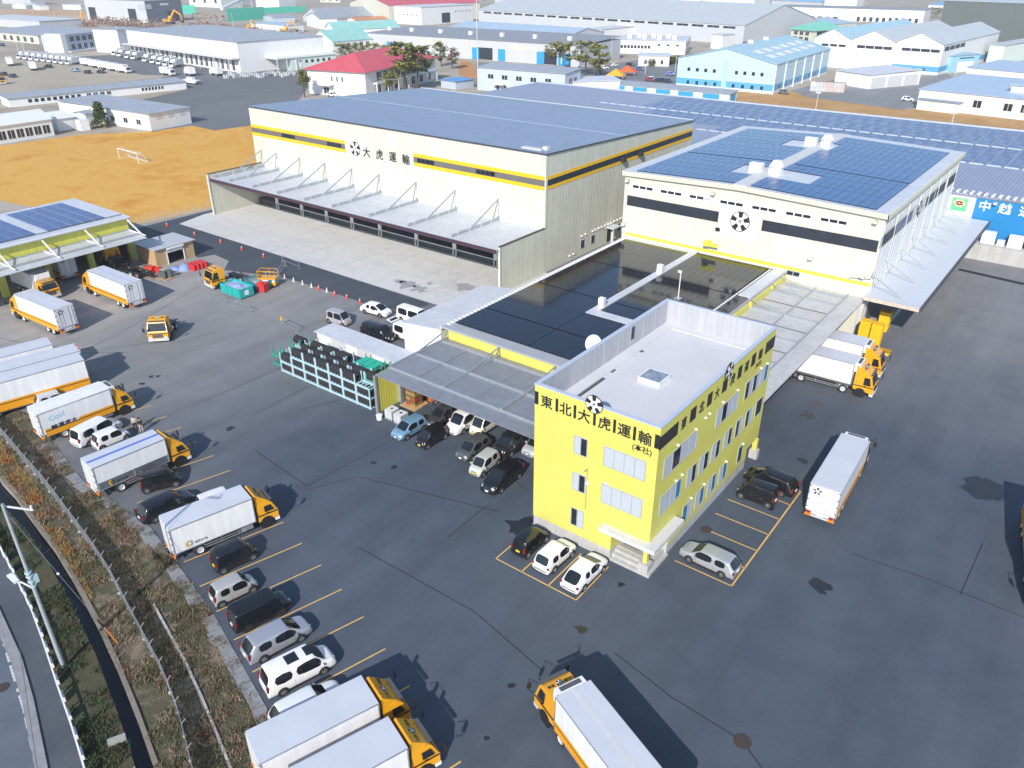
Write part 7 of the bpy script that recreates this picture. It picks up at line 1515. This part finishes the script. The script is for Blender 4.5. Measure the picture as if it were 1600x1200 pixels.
bw = bldg('white flat factory with clerestory and pale blue roof at the picture edge', (1700,199.5), (1431,168), None, (1437,147), 'mono', wv, rblue, name='white_factory', depth=38, h=5.6, rh=1.2, wins=((0,.60,.66,.35,.72,1,m_glass,.8),(0,.42,.48,.35,.72,1,m_glass,.8),(0,.26,.38,.35,.75,3,m_glass,.8),(0,.05,.2,.35,.75,3,m_glass,.8)))
D, W, H, s = bw['_dims']; extra(bw, 'clerestory', wv, [(10,W*.36,H,D,W*.52,H+2.6)]); extra(bw, 'clerestory_roof', rblue, [(9.3,W*.35,H+2.6,D+1,W*.53,H+2.85)]); extra(bw, 'lean_to', wv, [(-3.5,W*.72,0,0,W*.97,3.0)]); extra(bw, 'lean_to_roof', M((.20,.26,.34),.5), [(-3.9,W*.71,3.0,.0,W*.98,3.2)])
bldg('white building with a window row behind the clerestory factory', (1700,150), (1506,129), None, (1506,113.5), 'mono', wv, rblue, depth=26, h=5.5, rh=.8, wins=((0,.8,.96,.3,.6,6,m_glass,.5),))
bldg('long white dock building with dark loading doors, far east', (1441,37), (1212,29), (1453,33), (1441,16.5), 'flat', wv, rgrey2, name='dock_building', wins=((0,.02,.44,.02,.36,10,mdk,.5),(0,.55,.98,.1,.3,8,mdk,.6)))
bldg('tall plain white tower block at the top of the picture', (1337,14), (1287,12.5), (1345,12), (1337,-8), 'flat', wv, rwhite)
bldg('beige house with a jade hipped roof', (1267,66.5), (1234,63), (1292,61), (1267,48), 'hip', m_cream, rcop, name='jade_roofed_house', cat='house', rh=4, over=1., wins=((0,.1,.9,.55,.85,3,m_glass,.6),(0,.1,.9,.1,.4,3,m_glass,.6),(1,.1,.9,.55,.9,2,m_glass,.8)))
bldg('cream building with a pale blue roof beside the jade roofed house', (1303,53), (1208,46), (1323,49), (1303,38), 'gable_front', m_cream, rblue, rh=2, wins=((1,.1,.9,.4,.7,3,m_glass,.4),))
bldg('small white box building near the blue roofed one', (1222,58), (1200,56), (1230,55), (1222,46), 'flat', wv, rwhite)
bldg('light blue roofed hall at the top edge beyond the dock building', (1285,11), (1205,7), (1300,9), (1285,4), 'gable_side', wg, M((.25,.45,.70), .5), rh=2)
bldg('white hall at the far upper corner', (1640,22), (1578,20), (1660,18), (1580,11.5), 'flat', wv, rwhite)
bldg('pale blue roofed low hall by the far car park', (1565,24), (1475,19), None, (1475,13.5), 'mono', wv, M((.30,.42,.72), .5), depth=40, h=6, rh=1.5)
bldg('long blue roofed shed near the far car park', (1470,13), (1450,12), None, (1470,8), 'gable_side', wv, M((.20,.38,.60), .5), depth=30, rh=2)
# more distant roofs out to the horizon, each its own block
rd = random.Random(21); far = []
for i in range(86):
    u = rd.uniform(-40, 1640); v = rd.choice([-52,-46,-40,-34,-28,-22,-16,-10,-5,0,3,6,9])+rd.uniform(-2, 2)
    p = at(u, v); dist = p.length
    if any((p-q).length < 55 for q in far) or (140 < u < 300 and v > -12) or dist < 620: continue
    far.append(p); w_, d_2, h_ = rd.uniform(18, 70), rd.uniform(14, 40), rd.uniform(5, 13)
    wl_ = rd.choice([wv, wv, wv, wg, m_cream, wmint, wbg]); rl = rd.choice([rwhite, rpale, rblue, m_roofgrey, rmint, rgrey2, rwhite, rorange])
    nm_ = {id(rwhite):'white roofed',id(rpale):'silver roofed',id(rblue):'pale blue roofed',id(m_roofgrey):'grey roofed',id(rmint):'mint roofed',id(rgrey2):'slate roofed',id(rorange):'orange roofed'}[id(rl)]; r = thing('distant_building', '%s %s building far off near the horizon, %s' % ('long' if w_ > 45 else 'small', nm_, 'behind the recycling hall' if u < 400 else 'beyond the red roofed hall' if u < 800 else 'beyond the long factory' if u < 1200 else 'by the far car park'), 'building', p, rd.choice([0, pi/2])+rd.uniform(-.1,.1)+.1, 'distant buildings near the horizon')
    b = MB(); b.box(-w_/2,-d_2/2,0,w_/2,d_2/2,h_); k = rd.random() < .5
    if k: b.idx([(-w_/2,-d_2/2,h_),(-w_/2,d_2/2,h_),(-w_/2,0,h_+3),(w_/2,-d_2/2,h_),(w_/2,d_2/2,h_),(w_/2,0,h_+3)], [(0,2,1),(3,4,5)])
    obj('wall', b, wl_, r); b = MB()
    if k: b.face([(-w_/2-.4,-d_2/2-.4,h_-.05),(w_/2+.4,-d_2/2-.4,h_-.05),(w_/2+.4,0,h_+3.1),(-w_/2-.4,0,h_+3.1)]); b.face([(-w_/2-.4,0,h_+3.1),(w_/2+.4,0,h_+3.1),(w_/2+.4,d_2/2+.4,h_-.05),(-w_/2-.4,d_2/2+.4,h_-.05)])
    else: b.box(-w_/2-.3,-d_2/2-.3,h_+.02,w_/2+.3,d_2/2+.3,h_+.4)
    obj('roof', b, rl, r)
    for j in range(3): q = MB(); x = -w_/2+(j+.5)*w_/3; q.box(x-1.5,-d_2/2-.1,h_*.35,x+1.5,-d_2/2,h_*.65); obj('window', q, m_glass, r)
# yellow excavators, scrap heaps, netting
scr = foliage('scrap_metal', [(.16,.05,.03),(.34,.11,.06),(.42,.30,.24),(.10,.08,.07),(.38,.20,.08),(.45,.45,.47)], .35)
def heap(label, pts, hmax, seed, name='scrap_heap'):
    rg = random.Random(seed); b = MB(); P_ = [at(*p) for p in pts]
    for a, c in zip(P_, P_[1:]):
        n = int((c-a).length*9)
        for i in range(n):
            t = rg.random(); p = a.lerp(c, t)+Vector((rg.gauss(0,3.2), rg.gauss(0,3.2), 0)); h = abs(rg.gauss(0, .45))*hmax; L = rg.uniform(.5, 2.2); d = Vector((rg.uniform(-1,1), rg.uniform(-1,1), rg.uniform(-.4,.4))).normalized()*L
            q = Vector((p.x, p.y, min(hmax, h))); b.bar(q-d/2, q+d/2, rg.uniform(.2,.9), rg.uniform(.1,.6))
    tag(obj(name, b, scr), label, 'scrap heap', kind='stuff')
heap('rusty red scrap metal heap in front of the grey hall', [(150,36),(190,40),(230,44),(262,42)], 5, 1); heap('tall rusty scrap heap beside the green netting', [(290,45),(320,44),(355,44)], 9, 2); heap('low red scrap strip behind the low shed row', [(78,36),(110,37),(142,42)], 2.5, 3); heap('scrap heap beside the pale awning shed', [(380,50),(420,54),(466,57)], 3, 4)
def excavator(u, v, rz, lab, k=1.):
    p = at(u, v); r = thing('excavator', lab, 'excavator', p, rz, 'yellow excavators at the scrap yard'); r.scale = (k, k, k)
    b = MB(); b.box(-2,-1.5,0,2,-.8,1); b.box(-2,.8,0,2,1.5,1); obj('track', b, m_black, r); b = MB(); b.box(-2.2,-1.3,1.1,1.2,1.3,2.2); b.box(-.2,.2,2.2,1.2,1.3,3.3); obj('body', b, m_orange, r)
    b = MB(); b.bar((.8,-.4,1.9), (3.5,-.4,5.6), .6); b.bar((3.5,-.4,5.6), (6.2,-.4,3.8), .5); b.bar((6.2,-.4,3.8), (6.4,-.4,1.6), .4); obj('boom', b, m_orange, r); b = MB(); b.box(5.9,-.9,.7,7.0,.1,1.7); obj('bucket', b, m_black, r)
excavator(265,38,.5,'yellow excavator with raised boom beside the slate coloured hall front', 1.7); excavator(127,37,2.5,'yellow excavator on the red scrap strip', 1.4); excavator(391,49,2.2,'yellow excavator beside the rusty scrap heap and pale shed', 1.2); excavator(445,52,.6,'pale yellow excavator near the blue grey shed', 1.3)
for (u0, v0, u1, v1, h_) in ((278,22,306,22,7),(356,34,414,30,9),(405,22,478,19,5)):
    a, c = at(u0, v0), at(u1, v1); b = MB(); b.bar((a.x,a.y,h_/2), (c.x,c.y,h_/2), .3, h_); nf = tag(obj('safety_net', b, M((.06,.46,.34), .8, var=.12)), 'tall green safety net screen %s' % {278:'behind the slate hall corner',356:'between the scrap heap and the plant',405:'in front of the white plant building'}[u0], 'screen')
p0, p1 = at(348,24), at(402,14); cv = thing('conveyor', 'inclined pale covered conveyor beside the white plant building', 'conveyor'); b = MB(); b.bar((p0.x,p0.y,5), (p1.x,p1.y,14), 2.4, 2.); obj('tube', b, m_white, cv); b = MB(); [b.bar((p0.lerp(p1,t).x,p0.lerp(p1,t).y,0), (p0.lerp(p1,t).x,p0.lerp(p1,t).y,5+9*t), .6) for t in (.15,.5,.85)]; obj('support', b, m_lgrey, cv)
# --- trees
def tree(u, v, top, lab, kind='pine', r=None, cols=None, name='pine_tree', seed=0):
    p = at(u, v); H = topz(top[0], top[1], p); rg = random.Random(seed+int(u)); t = thing(name, lab, 'tree', p, 0, 'trees behind the yard')
    lf = cols or TREEMAT; crown = MB(); trunk = MB(); R = r or H*.3
    def leaf(c, s, n):
        for _ in range(n):
            d = Vector((rg.gauss(0,1), rg.gauss(0,1), rg.gauss(0,.7))); q = c+d*s*.45; a = rg.uniform(0, 6.28); w = rg.uniform(.14,.30)*max(.8, H/10); e1 = Vector((cos(a), sin(a), rg.uniform(-.5,.5)))*w; e2 = Vector((-sin(a), cos(a), rg.uniform(-.3,.6)))*w
            crown.face([q-e1-e2, q+e1-e2, q+e1+e2, q-e1+e2])
    if kind == 'cone':
        trunk.cyl((0,0,0), (0,0,H*.95), .18, 8, 0, .03)
        for k in range(150):
            f = rg.random()**.8; z = H*(.10+.88*f); rr = R*(1-f)**.75*rg.uniform(.35,1.08)+.15; a = rg.uniform(0,6.28); leaf(Vector((rr*cos(a), rr*sin(a), z)), .75, 20)
    elif kind == 'hedge':
        pass
    else:
        bend = Vector((rg.uniform(-.6,.6), rg.uniform(-.6,.6), 0)); m1 = bend+Vector((0,0,H*.5)); tp = bend*1.5+Vector((0,0,H*.93))
        trunk.cyl((0,0,0), m1, H*.022+.08, 8, 0, H*.016+.04, False); trunk.cyl(m1, tp, H*.016+.04, 8, 0, .04, False)
        lo = .42 if kind == 'pine' else .25
        for k in range(int(11+H)):
            f = rg.uniform(lo, .97); z = H*f; base = m1.lerp(tp, max(0,(f-.5)/.43)) if f > .5 else m1*(f/.5); a = rg.uniform(0,6.28); L = R*rg.uniform(.45,1.05)*(1.15-.75*abs(f-.62)/.5); e = base+Vector((cos(a)*L, sin(a)*L, rg.uniform(.1,.8)))
            trunk.bar(base, e, .10); leaf(e, 1.15, 42); leaf(base.lerp(e, .55), .9, 18)
        leaf(tp, 1.2, 60)
    obj('trunk', trunk, m_bark, t); obj('crown', crown, lf, t); return t
TREEMAT = foliage('pine_needles', [(.06,.085,.02),(.12,.15,.03),(.19,.21,.05),(.25,.24,.06),(.12,.14,.035)], 1.1)
olive = foliage('olive_needles', [(.12,.14,.025),(.22,.23,.05),(.30,.29,.07),(.36,.32,.10)], 1.2); conif = foliage('conifer', [(.04,.07,.025),(.09,.13,.04),(.14,.18,.05),(.19,.20,.06)], .9)
tree(160,199,(152,160),'bushy conical evergreen on the field edge beside the white workshop','cone',2.3,conif,'conifer_tree')
tree(634,142,(640,64),'tall pine with an open crown in front of the red roofed house','pine',5.6,olive,seed=3); tree(652,140,(655,72),'second tall pine just behind the open crowned one','pine',5.0,TREEMAT,seed=9)
tree(476,152,(474,112),'narrow pine at the corner of the red roofed house','pine',2.0,TREEMAT,seed=5); tree(616,150,(600,112),'small pine near the balcony posts of the red roofed house','pine',2.8,olive,seed=7); tree(577,146,(577,121),'low pine at the house corner below the hipped roof','pine',2.2,TREEMAT,seed=2)
tree(890,114,(885,66),'broad olive green pine at the far end of the grey steel hall','pine',6.2,olive,seed=11); tree(868,112,(872,68),'olive green pine against the blue sliding doors','pine',5.2,olive,seed=12); tree(915,118,(920,66),'tall olive pine in the middle of the group by the steel hall','pine',5.,olive,seed=13); tree(938,122,(948,70),'slender olive pine beside the orange tents','pine',4.4,olive,seed=14); tree(930,124,(930,92),'low olive pine behind the blue shutter row','pine',3.2,olive,seed=15)
for i, u in enumerate((534,546,558,572,588,602)): tree(u, 90+(-1 if i > 3 else 1)*2, (u, 68+(i % 2)*3), 'bushy green tree in the row behind the red roof, %s from the mint roofed workshop' % ('first','second','third','fourth','fifth','sixth')[i], 'bush', 3.4, olive, 'tree', 20+i)
tree(690,104,(690,66),'small tree against the grey steel hall beside its open doorway','bush',3.2,TREEMAT,'tree',31); tree(707,108,(708,76),'thin reddish bare tree behind the red roof','bush',3.,foliage('bare_twigs', [(.16,.08,.05),(.24,.15,.08),(.12,.10,.05)], 1.), 'tree',32)
tree(1459,28,(1462,12),'dark round tree beside the far dock building','bush',9.,TREEMAT,'tree',40); tree(1390,50,(1388,38),'small tree in front of the far dock doors','bush',5.,olive,'tree',41)
def hedge(pts, h, w, lab, mat):
    P_ = [at(*q) for q in pts]; b = MB(); rg = random.Random(5)
    for a, c in zip(P_, P_[1:]):
        for _ in range(int((c-a).length*60)):
            q = a.lerp(c, rg.random())+Vector((rg.uniform(-w,w), rg.uniform(-w,w), rg.uniform(.1,h))); aa = rg.uniform(0,6.28); s_ = rg.uniform(.15,.35); e1 = Vector((cos(aa), sin(aa), .3))*s_; e2 = Vector((-sin(aa), cos(aa), .4))*s_; b.face([q-e1-e2,q+e1-e2,q+e1+e2,q-e1+e2])
    tag(obj('hedge', b, mat), lab, 'hedge')
hedge([(1014,104),(1050,100),(1058,98)], 3, 1.2, 'bright green clipped hedge beside the low white building', foliage('hedge_green', [(.06,.09,.01),(.14,.17,.02),(.20,.20,.04)], 1.))
for u, v, c, lab in ((962,124,(.75,.36,.02),'orange peaked tent behind the blue shutter row'),(980,118,(.70,.12,.03),'red orange round tent beside the orange peaked one')):
    p = at(u, v); r = thing('tent', lab, 'tent', p, .3); b = MB(); k = 3.6; b.idx([(-k,-k*.8,1.6),(k,-k*.8,1.6),(k,k*.8,1.6),(-k,k*.8,1.6),(0,0,4.0)], [(0,1,4),(1,2,4),(2,3,4),(3,0,4)]); obj('canopy', b, M(c, .6), r); b = MB(); [b.bar((x,y,0), (x,y,1.6), .12) for x in (-k+.2,k-.2) for y in (-k*.7,k*.7)]; obj('pole', b, m_lgrey, r)
# lamp masts and poles
def mast(u, v, top, lab, head=True, r=.14):
    p = at(u, v); H = topz(top[0], top[1], p); t = thing('lamp_mast', lab, 'lamp mast', p, 0, 'poles and lamp masts'); b = MB(); b.cyl((0,0,0), (0,0,H), r, 8, 0, r*.6); obj('pole', b, m_lgrey, t)
    if head: b = MB(); b.box(-.7,-.2,H-.1,.7,.2,H+.2); obj('lamp', b, m_white, t)
p = Vector((-65.2,203,0)); mast(1272,185,(1276,145),'white floodlight mast rising behind the solar hall roof'); mast(1484,205,(1490,163),'white mast behind the solar hall roof in front of the white factory', False)
mast(747,140,(746,-3),'tall slim dark mast behind the warehouse beside the grey office', False, .2); mast(953,118,(954,60),'white mast beside the olive pines', False); mast(1008,116,(1010,84),'white pole at the edge of the small car park', False); mast(1055,112,(1055,88),'white pole beside the aqua factory', False)
for i, (u, v, t) in enumerate(((226,45,(223,28)),(366,50,(362,20)),(452,57,(449,28)),(28,78,(21,52)),(38,80,(30,50)),(52,24,(50,14)),(88,34,(84,16)),(612,40,(610,8)),(584,40,(588,10)),(685,40,(684,12)),(1347,112,(1350,78)),(1492,118,(1496,95)),(1385,48,(1392,28)),(345,38,(343,22)))): mast(u, v, t, 'pale pole standing among the sheds, number %d' % i if False else ('pale pole beside the recycling hall','pale pole by the rusty scrap heap','pale pole near the pale excavator','slanting pale pole by the low shed row','second pale pole by the low shed row','thin pole on the bare ground','thin pole above the red scrap strip','pole beside the red roofed hall','pole near the orange bungalow','pole by the open doorway warehouse','pole by the three storey office','pole in front of the aqua garage','pole by the far dock doors','pole at the green netting')[i], False)
# vehicles beyond: white delivery trucks at the depot, parked cars
def small_truck(col, L=7.5):
    r = thing('delivery_truck', None, 'truck'); b = MB(); b.box(-L/2,-1.2,1.0,L/2-1.9,1.2,3.3); obj('cargo_box', b, col, r)
    b = MB(); b.side([(L/2-1.8,.6),(L/2,.6),(L/2,1.3),(L/2-.5,2.4),(L/2-1.8,2.4)], -1.1, 1.1); obj('cab', b, m_white, r); b = MB(); b.face([(L/2-.02,-1,1.4),(L/2-.02,1,1.4),(L/2-.42,.95,2.3),(L/2-.42,-.95,2.3)]); obj('windscreen', b, m_carglass, r)
    b = MB(); b.box(-L/2+.3,-.9,.5,L/2-.4,.9,1.0); obj('chassis', b, m_black, r)
    for x in (-L/2+1.6, L/2-1.1): [put_wheel(r, W_TRK, x, s_*.95, .48) for s_ in (-1, 1)]
    return r
stk = small_truck(m_whitebox); TREE = tree_of(None); tgr = 'white delivery trucks at the depot'; usedt = [0]
OR = lb_
def dt(u, v, h, lab):
    p = at(u, v)
    if not usedt[0]: usedt[0] = 1; o = stk; o.location = p; o.rotation_euler = (0,0,h); o['group'] = tgr; o['label'] = lab
    else: copy_tree(stk, lab, p, h, tgr, TREE)
for i, u in enumerate((192,200,212,222,240,252,262,272,282)): dt(u-6, 87+(u-192)*.20, -1.2, 'white delivery truck at the depot doors, %s from the office wing' % OR[i])
for i in range(9): dt(40+i*9.5, 92+i*1.15, -pi/2+.25, 'white truck in the row above the gravel lot, %s from the lot edge' % OR[i])
for i in range(5): dt(138+i*14, 103.5+i*2.6, .1, 'white truck in the end to end line on the depot yard, %s along' % OR[i])
for u, v, h, lab in ((263,118,.05,'white truck alone on the depot yard, seen side on'),(297,118,2.9,'white truck facing the single one on the depot yard'),(340,108,2.9,'white truck near the last depot doors'),(338,118,3.0,'white truck with open side beside the cage trolleys'),(395,106,2.9,'white truck under the depot side canopy'),(462,108,3.0,'white truck parked at the depot side canopy end'),(410,109,2.9,'second white truck by the depot side canopy')): dt(u, v, h, lab)
t_ = small_truck(m_whitebox, 11.); t_.name = 'delivery_truck'
for k, (u, v, lab) in enumerate(((16,102,'white long truck with orange cab on the gravel lot, farther one'),(52,109,'white long truck with orange cab on the gravel lot beside a dark car'))):
    o = t_ if k == 0 else copy_tree(t_, tree=tree_of(None)); o.location = at(u, v); o.rotation_euler = (0,0,pi-.35); o['label'] = lab; o['group'] = 'long trucks on the gravel lot'
ty_ = build_tractor(); ty_.location = at(4,131); ty_.rotation_euler = (0,0,-.3); tag(ty_, 'orange tractor unit on the gravel lot at the picture edge', 'truck', tg)
rg = random.Random(2); trolley = MB(); [trolley.bar((x,y,0), (x,y,1.7), .06) for x in (-.5,.5) for y in (-.4,.4)]; [trolley.box(-.5,-.4,z,.5,.4,z+.05) for z in (.2,1.0,1.7)]; trolley.box(-.45,-.35,.25,.45,.35,1.5); TM = trolley.mesh('cage_trolley', [m_lgrey])
for i in range(34):
    u = 352+i*3.6; o = bpy.data.objects.new('cage_trolley', TM); COL.objects.link(o); o.location = at(u, 121+rg.uniform(-2.5,2.5)-(i*.06)); tag(o, 'grey cage trolley in the long line on the depot yard', 'trolley', 'cage trolleys on the depot yard')
b = MB(); b.side([(-4,.6),(3.2,.5),(4.6,1.5),(-4,1.5)], -1.2, 1.2); bt = thing('motor_boat', 'white motor boat on a cradle beside the long white shed', 'boat', at(300,131), .1); obj('hull', b, m_white, bt); b = MB(); b.box(-1.8,-.8,1.5,1.2,.8,2.4); obj('cabin', b, m_white, bt); b = MB(); b.box(-3,-.9,0,-2.6,.9,.6); b.box(1.8,-.9,0,2.2,.9,.55); obj('cradle', b, m_dgrey, bt)
cgr = 'cars parked beyond the yard'; CP = [(6,118,BK,.1),(20,121,(.02,.03,.06),.1),(3,72,(.02,.06,.2),.2),(76,106,BK,.2),(118,112,(.25,.38,.55),.1),(137,115,(.02,.025,.05),.1),(158,114.5,(.03,.04,.08),.2),(1225,147,(.16,.16,.17),.05),(1418,158,WH,.05),(1015,127,(.3,.04,.04),.1),(1020,126,WH,.1),(1030,128,(.02,.03,.07),.1),(1037,128,BK,.1),(1043,129,(.02,.04,.10),.1),(985,112,WH,.2),(1048,118,(.15,.2,.6),.3),(960,104,WH,1.2),(944,108,WH,.8),(1000,110,(.1,.15,.3),.2),(985,103,BK,.3),(1165,70,(.02,.03,.1),.1),(1177,67,WH,.1),(1186,66,(.5,.5,.52),.1),(690,148,WH,.2),(700,148,BK,.3),(520,151,WH,.2)]
seen = {}
for i, (u, v, c_, h_) in enumerate(CP):
    nm = {WH:'white', BK:'black'}.get(c_, 'dark blue' if c_[2] > c_[0]*1.6 else 'grey' if abs(c_[0]-c_[2]) < .05 else 'red')
    wh_ = 'on the gravel lot' if u < 200 else 'in the small car park by the aqua factory' if 930 < u < 1060 else 'on the storage lot' if u > 1200 else 'beside the long factory' if u > 1100 else 'outside the red roofed house'
    seen[(nm,wh_)] = seen.get((nm,wh_), 0)+1
    car('hatch', c_, '%s car %s, %s of its colour' % (nm, wh_, OR[seen[(nm,wh_)]-1]), c=at(u, v), h=h_+(0 if u > 300 else pi), group=cgr)
# far car park: a few hundred cars, only specks
b = MB(); rg = random.Random(6)
for i in range(520):
    u, v = rg.uniform(1470,1592), rg.choice([3,5,7,9,11])+rg.uniform(-.4,.4); p = at(u, v); a = rg.uniform(-.1,.1); b.box(p.x-2.2,p.y-.9,.2,p.x+2.2,p.y+.9,.9, rg.randrange(3)); b.box(p.x-1.4,p.y-.8,.9,p.x+1.2,p.y+.8,1.5, rg.randrange(3))
tag(obj('far_parked_traffic', b, [m_white, m_dgrey, M((.10,.16,.32), .4)]), 'hundreds of tiny parked cars in the far car park', 'car park', kind='stuff')
# bales in the storage lot
m_bale = M((.48,.50,.50), .7, var=.25, vs=2.); rg = random.Random(8)
for i in range(9):
    for j in range(2):
        for k in range(2 if j == 0 else 1):
            p = at(1270+i*5.6+j*3, 142+i*.25-j*4); bb = MB(); bb.box(-.9,-.9,0,.9,.9,1.6); tag(obj('waste_bale', bb, rg.choice([m_bale, m_bale, m_lgrey, M((.50,.40,.38), .7)]), loc=(p.x,p.y,k*1.62), rz=.1), 'wrapped bale in the storage lot, %s along, %s' % (OR[i], ('upper tier' if k else 'lower tier, back row') if j == 0 else 'front row'), 'bale', 'wrapped bales in the storage lot')
# ---------------------------------------------------------------- thin winter haze over the plain
hz_ = MB(); hz_.box(-5400, -2800, -3., 3300, 5400, 62.)
mh = bpy.data.materials.new('haze_air'); mh.use_nodes = True; nt = mh.node_tree; nt.nodes.clear(); pv = nt.nodes.new('ShaderNodeVolumePrincipled'); om = nt.nodes.new('ShaderNodeOutputMaterial')
pv.inputs['Color'].default_value = (.93, .95, 1, 1); pv.inputs['Density'].default_value = .00028; pv.inputs['Anisotropy'].default_value = .2; nt.links.new(pv.outputs[0], om.inputs['Volume'])
tag(obj('haze', hz_, mh), kind='stuff')
